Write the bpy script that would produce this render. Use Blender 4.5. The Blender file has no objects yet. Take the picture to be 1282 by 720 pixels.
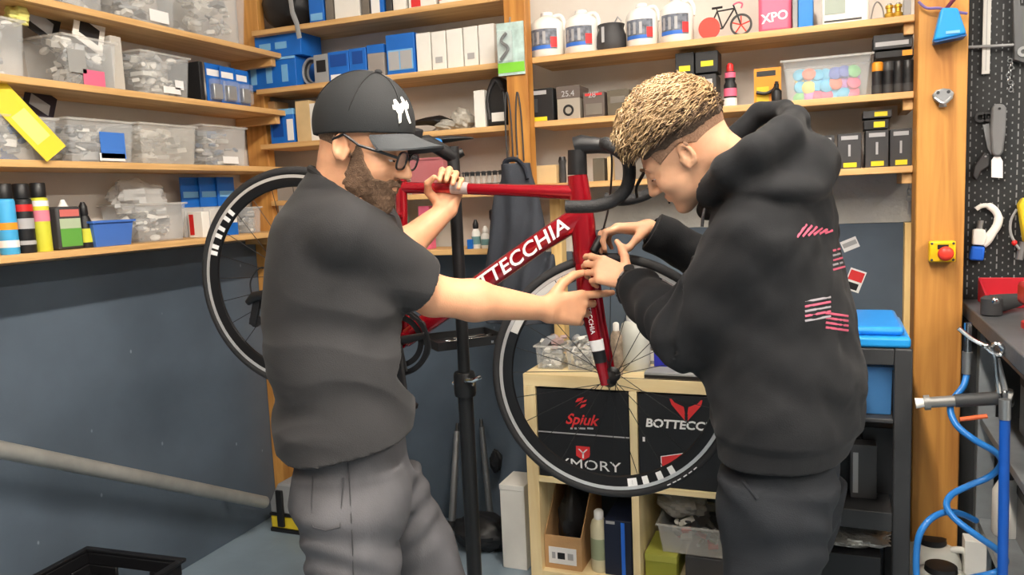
import bpy, bmesh, math, random
import numpy as np
from mathutils import Vector, Matrix, Quaternion
random.seed(7); RNG = np.random.default_rng(7)
PI = math.pi
scene = bpy.context.scene
COL = scene.collection

# ------------------------------------------------------------------ camera
F_PX = 988.2                                   # focal length in pixels of the 1282 x 720 frame
_yaw, _pitch, _roll = math.radians(-22.134), math.radians(-6.5915), math.radians(-2.504)
_cy, _sy, _cp, _sp = math.cos(_yaw), math.sin(_yaw), math.cos(_pitch), math.sin(_pitch)
CF = Vector((_sy*_cp, _cy*_cp, _sp)); _r = Vector((_cy, -_sy, 0)); _u = _r.cross(CF)
CR = _r*math.cos(_roll) + _u*math.sin(_roll); CU = -_r*math.sin(_roll) + _u*math.cos(_roll)
CP = Vector((0, 0, 1.45))
cd = bpy.data.cameras.new('camera'); cam = bpy.data.objects.new('camera', cd); COL.objects.link(cam)
cd.sensor_fit = 'HORIZONTAL'; cd.sensor_width = 36.0; cd.lens = F_PX/1282*36.0; cd.clip_start = .05
M = Matrix.Identity(4)
for i in range(3):
    M[i][0] = CR[i]; M[i][1] = CU[i]; M[i][2] = -CF[i]; M[i][3] = CP[i]
cam.matrix_world = M
scene.camera = cam

# ------------------------------------------------------------------ light
w = bpy.data.worlds.new('world'); scene.world = w; w.use_nodes = True
w.node_tree.nodes['Background'].inputs[0].default_value = (1.0, .965, .92, 1)
w.node_tree.nodes['Background'].inputs[1].default_value = .22
scene.view_settings.view_transform = 'Standard'
scene.view_settings.look = 'None'
scene.view_settings.exposure = -0.28
scene.view_settings.gamma = 1.0
scene.view_settings.use_curve_mapping = False
LAMPS = [(-.22, 1.15, 185), (-.22, -.75, 175), (2.0, 1.15, 120), (2.0, -.75, 120)]   # ceiling tube lamps: x, y, radiance
CEIL = 2.95

# ------------------------------------------------------------------ measuring helpers
def ray(u, v): return CF + CR*((u-641)/F_PX) - CU*((v-360)/F_PX)
def at(u, v, x=None, y=None, z=None):
    d = ray(u, v)
    t = (x-CP.x)/d.x if x is not None else (y-CP.y)/d.y if y is not None else (z-CP.z)/d.z
    return CP + d*t
def P(u, v, wd): return CP + ray(u, v)*wd      # point seen at u, v at depth wd

# ------------------------------------------------------------------ materials
def lin(c):
    return tuple(((x/255)/12.92 if x/255 <= .04045 else ((x/255+.055)/1.055)**2.4) for x in c)
MATS = {}
def mat(name, rgb, rough=.6, metal=0., var=.0, vscale=8., bump=0., bscale=60., alpha=1., trans=0., emit=0., coat=0., spec=.5, stretch=(1, 1, 1), rgb2=None, sss=0., sheen=0., ior=1.45):
    if name in MATS: return MATS[name]
    m = bpy.data.materials.new(name); m.use_nodes = True; nt = m.node_tree; b = nt.nodes['Principled BSDF']
    c = lin(rgb)
    b.inputs['Base Color'].default_value = (*c, 1); b.inputs['Roughness'].default_value = rough
    b.inputs['Metallic'].default_value = metal; b.inputs['Alpha'].default_value = alpha
    b.inputs['Transmission Weight'].default_value = trans; b.inputs['Coat Weight'].default_value = coat
    b.inputs['Specular IOR Level'].default_value = spec; b.inputs['IOR'].default_value = ior
    if sss: b.inputs['Subsurface Weight'].default_value = sss; b.inputs['Subsurface Radius'].default_value = (.012, .005, .003); b.inputs['Subsurface Scale'].default_value = 1
    if sheen: b.inputs['Sheen Weight'].default_value = sheen; b.inputs['Sheen Roughness'].default_value = .5
    if emit:
        b.inputs['Emission Color'].default_value = (*c, 1); b.inputs['Emission Strength'].default_value = emit
    if var or bump:
        tc = nt.nodes.new('ShaderNodeTexCoord'); mp = nt.nodes.new('ShaderNodeMapping'); mp.inputs['Scale'].default_value = stretch
        nt.links.new(tc.outputs['Object'], mp.inputs[0])
    if var:
        n = nt.nodes.new('ShaderNodeTexNoise'); n.inputs['Scale'].default_value = vscale; n.inputs['Detail'].default_value = 5
        nt.links.new(mp.outputs[0], n.inputs['Vector'])
        r = nt.nodes.new('ShaderNodeValToRGB'); c2 = lin(rgb2) if rgb2 else tuple(min(1, x*(1+var)) for x in c)
        r.color_ramp.elements[0].color = (*(c if rgb2 else tuple(x*(1-var) for x in c)), 1); r.color_ramp.elements[1].color = (*c2, 1)
        r.color_ramp.elements[0].position = .32; r.color_ramp.elements[1].position = .68
        nt.links.new(n.outputs['Fac'], r.inputs[0]); nt.links.new(r.outputs[0], b.inputs['Base Color'])
    if bump:
        n2 = nt.nodes.new('ShaderNodeTexNoise'); n2.inputs['Scale'].default_value = bscale; n2.inputs['Detail'].default_value = 3
        nt.links.new(mp.outputs[0], n2.inputs['Vector'])
        bp = nt.nodes.new('ShaderNodeBump'); bp.inputs['Strength'].default_value = bump; bp.inputs['Distance'].default_value = .01
        nt.links.new(n2.outputs['Fac'], bp.inputs['Height']); nt.links.new(bp.outputs[0], b.inputs['Normal'])
    MATS[name] = m
    return m
def wood(name, light, dark, axis, scale=1., rough=.55, knots=False):
    if name in MATS: return MATS[name]
    m = bpy.data.materials.new(name); m.use_nodes = True; nt = m.node_tree; b = nt.nodes['Principled BSDF']; b.inputs['Roughness'].default_value = rough
    tc = nt.nodes.new('ShaderNodeTexCoord'); mp = nt.nodes.new('ShaderNodeMapping'); nt.links.new(tc.outputs['Object'], mp.inputs[0])
    s = [14*scale]*3; s['xyz'.index(axis)] = .9*scale; mp.inputs['Scale'].default_value = s
    n = nt.nodes.new('ShaderNodeTexNoise'); n.inputs['Scale'].default_value = 2.2; n.inputs['Detail'].default_value = 6; n.inputs['Distortion'].default_value = .8
    nt.links.new(mp.outputs[0], n.inputs['Vector'])
    r = nt.nodes.new('ShaderNodeValToRGB'); r.color_ramp.elements[0].color = (*lin(dark), 1); r.color_ramp.elements[1].color = (*lin(light), 1)
    r.color_ramp.elements[0].position = .3; r.color_ramp.elements[1].position = .62
    nt.links.new(n.outputs['Fac'], r.inputs[0])
    out = r.outputs[0]
    if knots:
        v = nt.nodes.new('ShaderNodeTexVoronoi'); v.inputs['Scale'].default_value = 2.4
        mp2 = nt.nodes.new('ShaderNodeMapping'); s2 = [1.6]*3; s2['xyz'.index(axis)] = .75; mp2.inputs['Scale'].default_value = s2
        nt.links.new(tc.outputs['Object'], mp2.inputs[0]); nt.links.new(mp2.outputs[0], v.inputs['Vector'])
        r2 = nt.nodes.new('ShaderNodeValToRGB'); r2.color_ramp.elements[0].color = (.16, .08, .03, 1); r2.color_ramp.elements[1].color = (1, 1, 1, 1)
        r2.color_ramp.elements[0].position = .03; r2.color_ramp.elements[1].position = .085
        nt.links.new(v.outputs['Distance'], r2.inputs[0])
        mx = nt.nodes.new('ShaderNodeMixRGB'); mx.blend_type = 'MULTIPLY'; mx.inputs[0].default_value = .7
        nt.links.new(out, mx.inputs[1]); nt.links.new(r2.outputs[0], mx.inputs[2]); out = mx.outputs[0]
    nt.links.new(out, b.inputs['Base Color'])
    bp = nt.nodes.new('ShaderNodeBump'); bp.inputs['Strength'].default_value = .15; bp.inputs['Distance'].default_value = .005
    nt.links.new(n.outputs['Fac'], bp.inputs['Height']); nt.links.new(bp.outputs[0], b.inputs['Normal'])
    MATS[name] = m
    return m

# ------------------------------------------------------------------ objects
def tag(o, label=None, cat=None, group=None, kind=None):
    if label: o['label'] = label
    if cat: o['category'] = cat
    if group: o['group'] = group
    if kind: o['kind'] = kind
    return o
def thing(name, label, cat, loc=(0, 0, 0), rotz=0., group=None):
    o = bpy.data.objects.new(name, None); COL.objects.link(o); o.empty_display_size = .05
    o.location = loc; o.rotation_euler = (0, 0, rotz)
    return tag(o, label, cat, group)
def mesh_obj(name, me, material, parent=None):
    o = bpy.data.objects.new(name, me); COL.objects.link(o)
    if material is not None:
        for mm in (material if isinstance(material, (list, tuple)) else [material]): me.materials.append(mm)
    if parent is not None: o.parent = parent
    return o
def frame_of(d, up=Vector((0, 0, 1))):
    d = Vector(d).normalized(); up = Vector(up)
    if abs(d.dot(up)) > .98: up = Vector((1, 0, 0))
    a = up.cross(d).normalized(); return a, d.cross(a)
class MB:
    def __init__(s): s.v = []; s.f = []; s.mi = []; s.cur = 0
    def add(s, vs, fs):
        n = len(s.v); s.v += [tuple(x) for x in vs]
        for q in fs: s.f.append(tuple(i+n for i in q)); s.mi.append(s.cur)
        return s
    def box(s, x0, y0, z0, x1, y1, z1):
        vs = [(x0, y0, z0), (x1, y0, z0), (x1, y1, z0), (x0, y1, z0), (x0, y0, z1), (x1, y0, z1), (x1, y1, z1), (x0, y1, z1)]
        return s.add(vs, [(0, 3, 2, 1), (4, 5, 6, 7), (0, 1, 5, 4), (1, 2, 6, 5), (2, 3, 7, 6), (3, 0, 4, 7)])
    def obox(s, c, h, ax, ay, az):
        c = Vector(c); vs = []
        for k in (-1, 1):
            for i, j in ((-1, -1), (1, -1), (1, 1), (-1, 1)): vs.append(c + Vector(ax)*h[0]*i + Vector(ay)*h[1]*j + Vector(az)*h[2]*k)
        return s.add(vs, [(0, 3, 2, 1), (4, 5, 6, 7), (0, 1, 5, 4), (1, 2, 6, 5), (2, 3, 7, 6), (3, 0, 4, 7)])
    def tube(s, path, r, n=10, caps=True, closed=False, flat=1., up=(0, 0, 1)):
        path = [Vector(p) for p in path]; m = len(path); rs = r if isinstance(r, (list, tuple)) else [r]*m
        vs = []; a = None
        for i, p in enumerate(path):
            if closed: t = path[(i+1) % m]-path[i-1]
            else: t = path[min(i+1, m-1)]-path[max(i-1, 0)]
            t.normalize()
            if a is None: a, b = frame_of(t, up)
            else:
                a = (a - t*a.dot(t)).normalized(); b = t.cross(a)
            for k in range(n):
                th = 2*PI*k/n; vs.append(p + a*math.cos(th)*rs[i] + b*math.sin(th)*rs[i]*flat)
        fs = []
        for i in range(m if closed else m-1):
            j = (i+1) % m
            for k in range(n):
                l = (k+1) % n; fs.append((i*n+k, i*n+l, j*n+l, j*n+k))
        if caps and not closed:
            fs.append(tuple(reversed(range(n)))); fs.append(tuple((m-1)*n+k for k in range(n)))
        return s.add(vs, fs)
    def cyl(s, p0, p1, r0, r1=None, n=16, caps=True): return s.tube([p0, p1], [r0, r0 if r1 is None else r1], n, caps)
    def lathe(s, prof, n=24, c=(0, 0, 0), ax=(0, 0, 1), caps=True):
        c = Vector(c); ax = Vector(ax).normalized(); a, b = frame_of(ax, (1, 0, 0) if abs(ax.z) > .9 else (0, 0, 1)); vs = []
        for r, h in prof:
            for k in range(n):
                th = 2*PI*k/n; vs.append(c + ax*h + (a*math.cos(th) + b*math.sin(th))*r)
        fs = []; m = len(prof)
        for i in range(m-1):
            for k in range(n):
                l = (k+1) % n; fs.append((i*n+k, i*n+l, (i+1)*n+l, (i+1)*n+k))
        if caps: fs.append(tuple(reversed(range(n)))); fs.append(tuple((m-1)*n+k for k in range(n)))
        return s.add(vs, fs)
    def prism(s, poly, o, ax, ay, az, h):
        """poly in the (ax, ay) plane at o, extruded by h along az (both sides when h is a pair)"""
        o, ax, ay, az = Vector(o), Vector(ax), Vector(ay), Vector(az); h0, h1 = h if isinstance(h, tuple) else (0, h); n = len(poly)
        vs = [o+ax*p[0]+ay*p[1]+az*h0 for p in poly] + [o+ax*p[0]+ay*p[1]+az*h1 for p in poly]
        fs = [tuple(reversed(range(n))), tuple(range(n, 2*n))] + [(i, (i+1) % n, n+(i+1) % n, n+i) for i in range(n)]
        return s.add(vs, fs)
    def ell(s, c, r, nu=14, nv=9, R=None):
        c = Vector(c); vs = []; fs = []
        for j in range(nv+1):
            ph = PI*j/nv
            for k in range(nu):
                th = 2*PI*k/nu; q = Vector((r[0]*math.sin(ph)*math.cos(th), r[1]*math.sin(ph)*math.sin(th), r[2]*math.cos(ph)))
                if R is not None: q = R @ q
                vs.append(c+q)
        for j in range(nv):
            for k in range(nu):
                l = (k+1) % nu; fs.append((j*nu+k, (j+1)*nu+k, (j+1)*nu+l, j*nu+l))
        return s.add(vs, fs)
    def ring(s, c, ax, R, prof, n=64):
        """revolve prof [(radial offset, axial offset)...] (closed) around ax at radius R"""
        c = Vector(c); ax = Vector(ax).normalized(); a, b = frame_of(ax); vs = []; fs = []; m = len(prof)
        for k in range(n):
            th = 2*PI*k/n; d = a*math.cos(th)+b*math.sin(th)
            for dr, da in prof: vs.append(c + d*(R+dr) + ax*da)
        for k in range(n):
            l = (k+1) % n
            for i in range(m):
                j = (i+1) % m; fs.append((k*m+i, k*m+j, l*m+j, l*m+i))
        return s.add(vs, fs)
    def mesh(s, name, smooth=True, angle=40, off=None):
        me = bpy.data.meshes.new(name); vs = s.v
        if off is not None: vs = [(x-off[0], y-off[1], z-off[2]) for x, y, z in vs]
        me.from_pydata(vs, [], s.f)
        if any(s.mi): me.polygons.foreach_set('material_index', s.mi)
        bm = bmesh.new(); bm.from_mesh(me); bmesh.ops.remove_doubles(bm, verts=bm.verts, dist=1e-6); bmesh.ops.recalc_face_normals(bm, faces=bm.faces); bm.to_mesh(me); bm.free()
        if smooth:
            me.shade_smooth(); me.set_sharp_from_angle(angle=math.radians(angle))
        return me
    def build(s, name, material, parent=None, bevel=0., smooth=True, off=None, angle=40, seg=2):
        o = mesh_obj(name, s.mesh(name, smooth, angle, off), material, parent)
        if bevel:
            bv = o.modifiers.new('bevel', 'BEVEL'); bv.width = bevel; bv.segments = seg; bv.limit_method = 'ANGLE'; bv.angle_limit = math.radians(50)
        return o
def struct(name, mb, m, parent=None, **k):
    o = mb.build(name, m, parent, **k)
    if parent is None: o['kind'] = 'structure'
    return o
def text_mesh(s, size, depth=.0006, shear=0., spacing=1., xscale=1., bold=0.):
    cu = bpy.data.curves.new('lettering', 'FONT'); cu.body = s; cu.size = size; cu.extrude = depth; cu.shear = shear; cu.space_character = spacing; cu.align_x = 'CENTER'; cu.align_y = 'CENTER'; cu.resolution_u = 3; cu.offset = bold
    o = bpy.data.objects.new('lettering', cu); COL.objects.link(o)
    dg = bpy.context.evaluated_depsgraph_get(); me = bpy.data.meshes.new_from_object(o.evaluated_get(dg))
    bpy.data.objects.remove(o); bpy.data.curves.remove(cu)
    if xscale != 1: me.transform(Matrix.Diagonal((xscale, 1, 1, 1)))
    me.materials.clear()
    return me
def lettering(s, size, o, ax, ay, m, parent, name='lettering', off=(0, 0, 0), **k):
    """flat text centred at o, running along ax, up along ay"""
    me = text_mesh(s, size, **k); ax = Vector(ax).normalized(); ay = Vector(ay); ay = (ay-ax*ay.dot(ax)).normalized(); az = ax.cross(ay)
    T = Matrix.Identity(4); o = Vector(o)-Vector(off)
    for i in range(3): T[i][0] = ax[i]; T[i][1] = ay[i]; T[i][2] = az[i]; T[i][3] = o[i]
    me.transform(T); return mesh_obj(name, me, m, parent)
# ================================================================== the room
XL, YB = -2.45, 3.10                            # left wall, back wall
M_slate = mat('slate_paint', (86, 98, 111), .42, var=.16, vscale=3., bump=.08, bscale=25)
def add_flecks(m, scale, size, rgb):            # chipped specks in the paint
    nt = m.node_tree; b = nt.nodes['Principled BSDF']; src = b.inputs['Base Color'].links[0].from_socket
    tc = nt.nodes.new('ShaderNodeTexCoord'); v = nt.nodes.new('ShaderNodeTexVoronoi'); v.inputs['Scale'].default_value = scale; v.inputs['Randomness'].default_value = 1
    mp = nt.nodes.new('ShaderNodeMapping'); mp.inputs['Scale'].default_value = (1, 1, .6); nt.links.new(tc.outputs['Object'], mp.inputs[0]); nt.links.new(mp.outputs[0], v.inputs['Vector'])
    r = nt.nodes.new('ShaderNodeValToRGB'); r.color_ramp.elements[0].color = (1, 1, 1, 1); r.color_ramp.elements[1].color = (0, 0, 0, 1); r.color_ramp.elements[0].position = size*.5; r.color_ramp.elements[1].position = size
    nt.links.new(v.outputs['Distance'], r.inputs[0]); mx = nt.nodes.new('ShaderNodeMixRGB'); mx.inputs[2].default_value = (*lin(rgb), 1)
    nt.links.new(r.outputs[0], mx.inputs[0]); nt.links.new(src, mx.inputs[1]); nt.links.new(mx.outputs[0], b.inputs['Base Color'])
add_flecks(M_slate, 9, .05, (138, 148, 158))
M_floor = mat('floor_paint', (136, 154, 168), .38, var=.12, vscale=3.5, bump=.06, bscale=30)
M_white = mat('white_wall_paint', (216, 210, 202), .75, var=.07, vscale=4, bump=.12, bscale=40)
M_block = mat('pale_blockwork', (186, 184, 178), .85, var=.12, vscale=9, bump=.3, bscale=70)
M_dark = mat('dark_wall', (70, 72, 74), .7, var=.1)
M_ceil = mat('ceiling_paint', (225, 222, 215), .8)
M_pine_y = wood('pine_along_y', (220, 178, 120), (190, 142, 84), 'y')
M_pine_x = wood('pine_along_x', (220, 178, 120), (190, 142, 84), 'x')
M_pine_z = wood('pine_along_z', (206, 152, 80), (170, 114, 52), 'z')
M_pale_z = wood('pale_batten', (236, 204, 140), (214, 172, 104), 'z')
M_beam = wood('post_timber', (200, 142, 66), (158, 100, 38), 'z', .7, knots=True)
struct('floor', MB().box(XL-.2, -3, -.1, 3.4, YB+.2, 0), M_floor)
struct('ceiling', MB().box(XL-.2, -3, CEIL, 3.4, YB+.2, CEIL+.1), M_ceil)
struct('wall_left', MB().box(XL-.15, -3, 0, XL, YB, CEIL), M_white)
struct('wall_back', MB().box(XL-.15, YB, 0, 3.4, YB+.15, CEIL), M_white)
struct('wall_right', MB().box(3.3, -3, 0, 3.4, YB, CEIL), M_white)
# dark painted lower cladding
struct('trim_1', MB().box(XL, -3, 0, XL+.012, YB, 1.30), M_slate, bevel=.002)
struct('trim_2', MB().box(XL+.013, YB-.014, 0, -.92, YB, 1.215), M_slate, bevel=.002)
struct('trim_3', MB().box(-.90, YB-.014, 0, .245, YB, 1.30), M_slate, bevel=.002)
struct('trim_4', MB().box(-.92, YB-.016, 1.30, .26, YB, 1.475), M_block, bevel=.002)
# timber posts and battens carrying the shelves
o = struct('trim_5', MB().box(XL+.013, 2.905, 0, XL+.125, 2.95, CEIL), M_pine_z, bevel=.003)
o = struct('trim_6', MB().box(-1.125, 2.80, 1.20, -1.04, 2.86, CEIL), M_beam, bevel=.003)
o = struct('trim_7', MB().box(-1.05, 3.02, 0, -1.005, 3.082, 1.45), M_pale_z, bevel=.002)
o = struct('trim_8', MB().box(.236, 3.02, 0, .262, 3.084, 1.30), M_pale_z, bevel=.002)
o = struct('trim_9', MB().box(.244, 2.75, 0, .378, 2.89, CEIL), M_beam, bevel=.004)
tag(o, 'broad orange-stained timber post beside the black pegboard')

# ceiling lamps
M_lamp = mat('lamp_frame', (230, 230, 230), .4)
for i, (x, y, s) in enumerate(LAMPS):
    t = thing('ceiling_light', ['long ceiling tube lamp above the two workers', 'long ceiling tube lamp behind the camera on the shelf side', 'long ceiling tube lamp above the workbench side', 'long ceiling tube lamp behind the camera on the bench side'][i], 'lamp', (x, y, CEIL), group='ceiling tube lamps')
    MB().box(-.07, -.82, -.05, .07, .82, 0).build('housing', M_lamp, t, bevel=.004)
    MB().box(-.05, -.80, -.075, .05, .80, -.0505).build('diffuser', mat('lamp_diffuser_%d' % i, (255, 244, 230), .5, emit=s), t)

# ------------------------------------------------------------------ wall shelves
SL = {1: 2.105, 2: 1.862, 3: 1.619, 4: 1.343}   # left wall shelf tops
SBL = {1: 2.205, 2: 1.958, 3: 1.722, 4: 1.475, 5: 1.245}   # back wall, left bay
SBR = {1: 1.962, 2: 1.726, 3: 1.492}             # back wall, right bay
LF, BF = -2.20, 2.85                             # shelf front edges
nm = {1: 'top', 2: 'second', 3: 'third', 4: 'lowest'}
lab = {1: 'topmost pine shelf along the left wall, holding parts tubs near the ceiling', 2: 'pine shelf on the left wall under the crammed tub with a pink bag', 3: 'pine shelf on the left wall carrying four tubs in a row', 4: 'lowest pine shelf on the left wall carrying spray cans and bottles'}
def shelf(label, x0, y0, x1, y1, ztop, m, th=.022, group=None):
    t = thing('wall_shelf', label, 'shelf', ((x0+x1)/2, (y0+y1)/2, ztop-th), group=group)
    hx, hy = (x1-x0)/2, (y1-y0)/2
    MB().box(-hx, -hy, 0, hx, hy, th).build('board', m, t, bevel=.002)
    return t, hx, hy
for k, z in SL.items():
    t, hx, hy = shelf(lab[k], XL+.013, -.6, LF, 2.90, z, M_pine_y)
    MB().box(-hx, hy-.06, -.035, hx-.02, hy-.03, 0).build('cleat', M_pine_x, t, bevel=.002)
lb = {1: 'high pine shelf in the back corner carrying a black bag and white boxes', 2: 'pine shelf in the back corner carrying blue boxes and a row of white boxes', 3: 'pine shelf behind the cap wearer carrying cardboard and a small blue box', 4: 'pine shelf behind the raised hand carrying a red box and tube rack', 5: 'low pine shelf in the back corner carrying small spray bottles'}
for k, z in SBL.items():
    t, hx, hy = shelf(lb[k], XL+.13 if k < 4 else XL+.14, BF if k < 4 else 2.88, -1.126, YB-.015, z, M_pine_x)
    MB().box(hx-.03, -hy+.03, -.03, hx, hy, 0).build('cleat', M_pine_y, t, bevel=.002)
lr = {1: 'pine shelf on the right carrying the white jugs and toy bicycle', 2: 'pine shelf on the right carrying the tub of coloured rolls', 3: 'pine shelf on the right carrying a row of black cartons'}
for k, z in SBR.items():
    t, hx, hy = shelf(lr[k], -1.039, BF, .243, YB-.017, z, M_pine_x)
    MB().box(hx-.03, -hy+.02, -.035, hx, hy, 0).build('cleat', M_pine_y, t, bevel=.002)
# ================================================================== implicit surfaces for bodies and cloth
def V3(p): return np.array(p, dtype=np.float32)
def smin(a, b, k):
    h = np.clip(.5+.5*(b-a)/k, 0, 1); return b*(1-h)+a*h-k*h*(1-h)
def smax(a, b, k): return -smin(-a, -b, k)
def s_cone(p, a, b, r1, r2):
    a = V3(a); ba = V3(b)-a; t = np.clip(((p-a)@ba)/max(1e-9, float(ba@ba)), 0, 1)
    return np.linalg.norm(p-a-t[:, None]*ba, axis=1)-(r1+(r2-r1)*t)
def s_ell(p, c, r, R=None):
    q = p-V3(c)
    if R is not None: q = q@R
    r = V3(r); k0 = np.linalg.norm(q/r, axis=1); k1 = np.linalg.norm(q/(r*r), axis=1)+1e-9
    return k0*(k0-1)/k1
def s_box(p, c, h, R, rad):
    q = np.abs((p-V3(c))@R)-(V3(h)-rad)
    return np.linalg.norm(np.maximum(q, 0), axis=1)+np.minimum(q.max(axis=1), 0)-rad
def frame_R(x, z):
    x = np.array(x, float); x /= np.linalg.norm(x); z = np.array(z, float); z -= x*(z@x); z /= np.linalg.norm(z); y = np.cross(z, x)
    return np.stack([x, y, z], 1).astype(np.float32)
def densify(rows, n=60):
    rows = np.array(rows, float); o = np.argsort(rows[:, 0]); rows = rows[o]; m = len(rows)
    t = np.linspace(0, m-1, n); out = np.zeros((n, rows.shape[1]))
    for j, tt in enumerate(t):
        i = min(int(tt), m-2); f = tt-i; p0, p1, p2, p3 = rows[max(i-1, 0)], rows[i], rows[i+1], rows[min(i+2, m-1)]
        out[j] = .5*(2*p1+(p2-p0)*f+(2*p0-5*p1+4*p2-p3)*f*f+(3*p1-p0-3*p2+p3)*f**3)
    out[:, 0] = np.interp(t, np.arange(m), rows[:, 0]) if np.any(np.diff(out[:, 0]) <= 0) else out[:, 0]
    return out
def s_slices(p, D, cap=.02, grow=0.):
    """D rows: z, cx, cy, half depth, half width, forward angle"""
    z = p[:, 2]; g = [np.interp(z, D[:, 0], D[:, i]) for i in range(1, 6)]
    c, s = np.cos(g[4]), np.sin(g[4]); dx, dy = p[:, 0]-g[0], p[:, 1]-g[1]
    q = np.stack([dx*c+dy*s, -dx*s+dy*c], 1); r = np.stack([g[2]+grow, g[3]+grow], 1)
    n = 2.3; aq = np.abs(q)/r; k0 = (aq[:, 0]**n+aq[:, 1]**n)**(1/n)+1e-9
    k1 = np.linalg.norm(q/(r*r), axis=1)+1e-9
    d = np.clip((k0-1)*k0/k1, -.2, .6)
    return smax(d, np.maximum(D[0, 0]-z, z-D[-1, 0]), cap)
def polygonize(f, lo, hi, h, B=8, newton=2):
    lo = np.array(lo, float); hi = np.array(hi, float); nb = np.ceil((hi-lo)/(h*B)).astype(int); N = nb*B
    ax = [(lo[i]+h*np.arange(N[i])).astype(np.float32) for i in range(3)]
    bc = [lo[i]+h*(B*np.arange(nb[i])+(B-1)/2) for i in range(3)]
    g = np.stack(np.meshgrid(*bc, indexing='ij'), -1).reshape(-1, 3).astype(np.float32)
    dc = np.concatenate([f(g[i:i+200000]) for i in range(0, len(g), 200000)])
    act = np.abs(dc) < B*h*.87*1.5+2*h
    A = np.repeat(np.repeat(np.repeat(dc.reshape(nb), B, 0), B, 1), B, 2).astype(np.float32)
    loc = np.stack(np.meshgrid(*[np.arange(B)]*3, indexing='ij'), -1).reshape(-1, 3)
    ids = np.argwhere(act.reshape(nb))
    for i in range(0, len(ids), 400):
        nd = (ids[i:i+400, None, :]*B+loc[None]).reshape(-1, 3)
        A[nd[:, 0], nd[:, 1], nd[:, 2]] = f((lo+nd*h).astype(np.float32))
    S = (A < 0); c = np.zeros(tuple(N-1), np.uint8)
    for i in (0, 1):
        for j in (0, 1):
            for k in (0, 1): c += S[i:N[0]-1+i, j:N[1]-1+j, k:N[2]-1+k]
    cells = np.argwhere((c > 0) & (c < 8)); idx = np.full(tuple(N-1), -1, np.int32); idx[tuple(cells.T)] = np.arange(len(cells))
    corner = np.array([(i, j, k) for i in (0, 1) for j in (0, 1) for k in (0, 1)])
    val = np.stack([A[tuple((cells+q).T)] for q in corner], 1)
    acc = np.zeros((len(cells), 3)); cnt = np.zeros(len(cells))
    for a in range(8):
        for b in range(a+1, 8):
            if np.abs(corner[a]-corner[b]).sum() != 1: continue
            m = (val[:, a] < 0) != (val[:, b] < 0); t = np.where(m, val[:, a]/(val[:, a]-val[:, b]+1e-12), 0)
            acc += m[:, None]*(corner[a]+t[:, None]*(corner[b]-corner[a])); cnt += m
    v = (lo+(cells+acc/cnt[:, None])*h).astype(np.float32)
    for _ in range(newton):
        e = h*.4; d0 = f(v); gr = np.stack([f(v+V3(np.eye(3)[i]*e))-d0 for i in range(3)], 1)/e
        v = v-np.clip(d0/np.maximum((gr**2).sum(1), .15), -h*.7, h*.7)[:, None]*gr
    Q = []
    for a in range(3):
        s0 = [slice(0, N[0]), slice(0, N[1]), slice(0, N[2])]; s1 = list(s0); s0[a] = slice(0, N[a]-1); s1[a] = slice(1, N[a])
        e = np.argwhere(S[tuple(s0)] != S[tuple(s1)]); b, cc = (a+1) % 3, (a+2) % 3
        e = e[(e[:, b] > 0) & (e[:, cc] > 0) & (e[:, b] < N[b]-1) & (e[:, cc] < N[cc]-1)]
        ins = S[tuple(e.T)]; q = []
        for db, dc_ in ((-1, -1), (0, -1), (0, 0), (-1, 0)):
            x = e.copy(); x[:, b] += db; x[:, cc] += dc_; q.append(idx[tuple(x.T)])
        q = np.stack(q, 1); q[~ins] = q[~ins][:, ::-1]; Q.append(q)
    Q = np.concatenate(Q); Q = Q[(Q >= 0).all(1)]
    return v, Q
def np_mesh(name, v, q, off=(0, 0, 0)):
    me = bpy.data.meshes.new(name); v = v-V3(off)
    me.vertices.add(len(v)); me.vertices.foreach_set('co', v.astype(np.float32).ravel())
    me.loops.add(q.size); me.loops.foreach_set('vertex_index', q.astype(np.int32).ravel())
    me.polygons.add(len(q)); me.polygons.foreach_set('loop_start', np.arange(0, q.size, q.shape[1], dtype=np.int32))
    me.update(calc_edges=True); me.validate(); me.shade_smooth()
    return me
def sdf_obj(name, f, lo, hi, h, material, parent, off, newton=2):
    v, q = polygonize(f, lo, hi, h, newton=newton)
    return mesh_obj(name, np_mesh(name, v, q, off), material, parent)
def vnoise(p, s, seed=0.):
    x, y, z = p[:, 0]*s+seed, p[:, 1]*s+seed*1.7, p[:, 2]*s-seed
    return (np.sin(x*1.3+1.7*np.sin(y*1.1+z*.7))+np.sin(y*1.7+1.3*np.sin(z*1.3-x*.9))+np.sin(z*1.5+1.5*np.sin(x*.8+y*1.2)))/3

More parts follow.
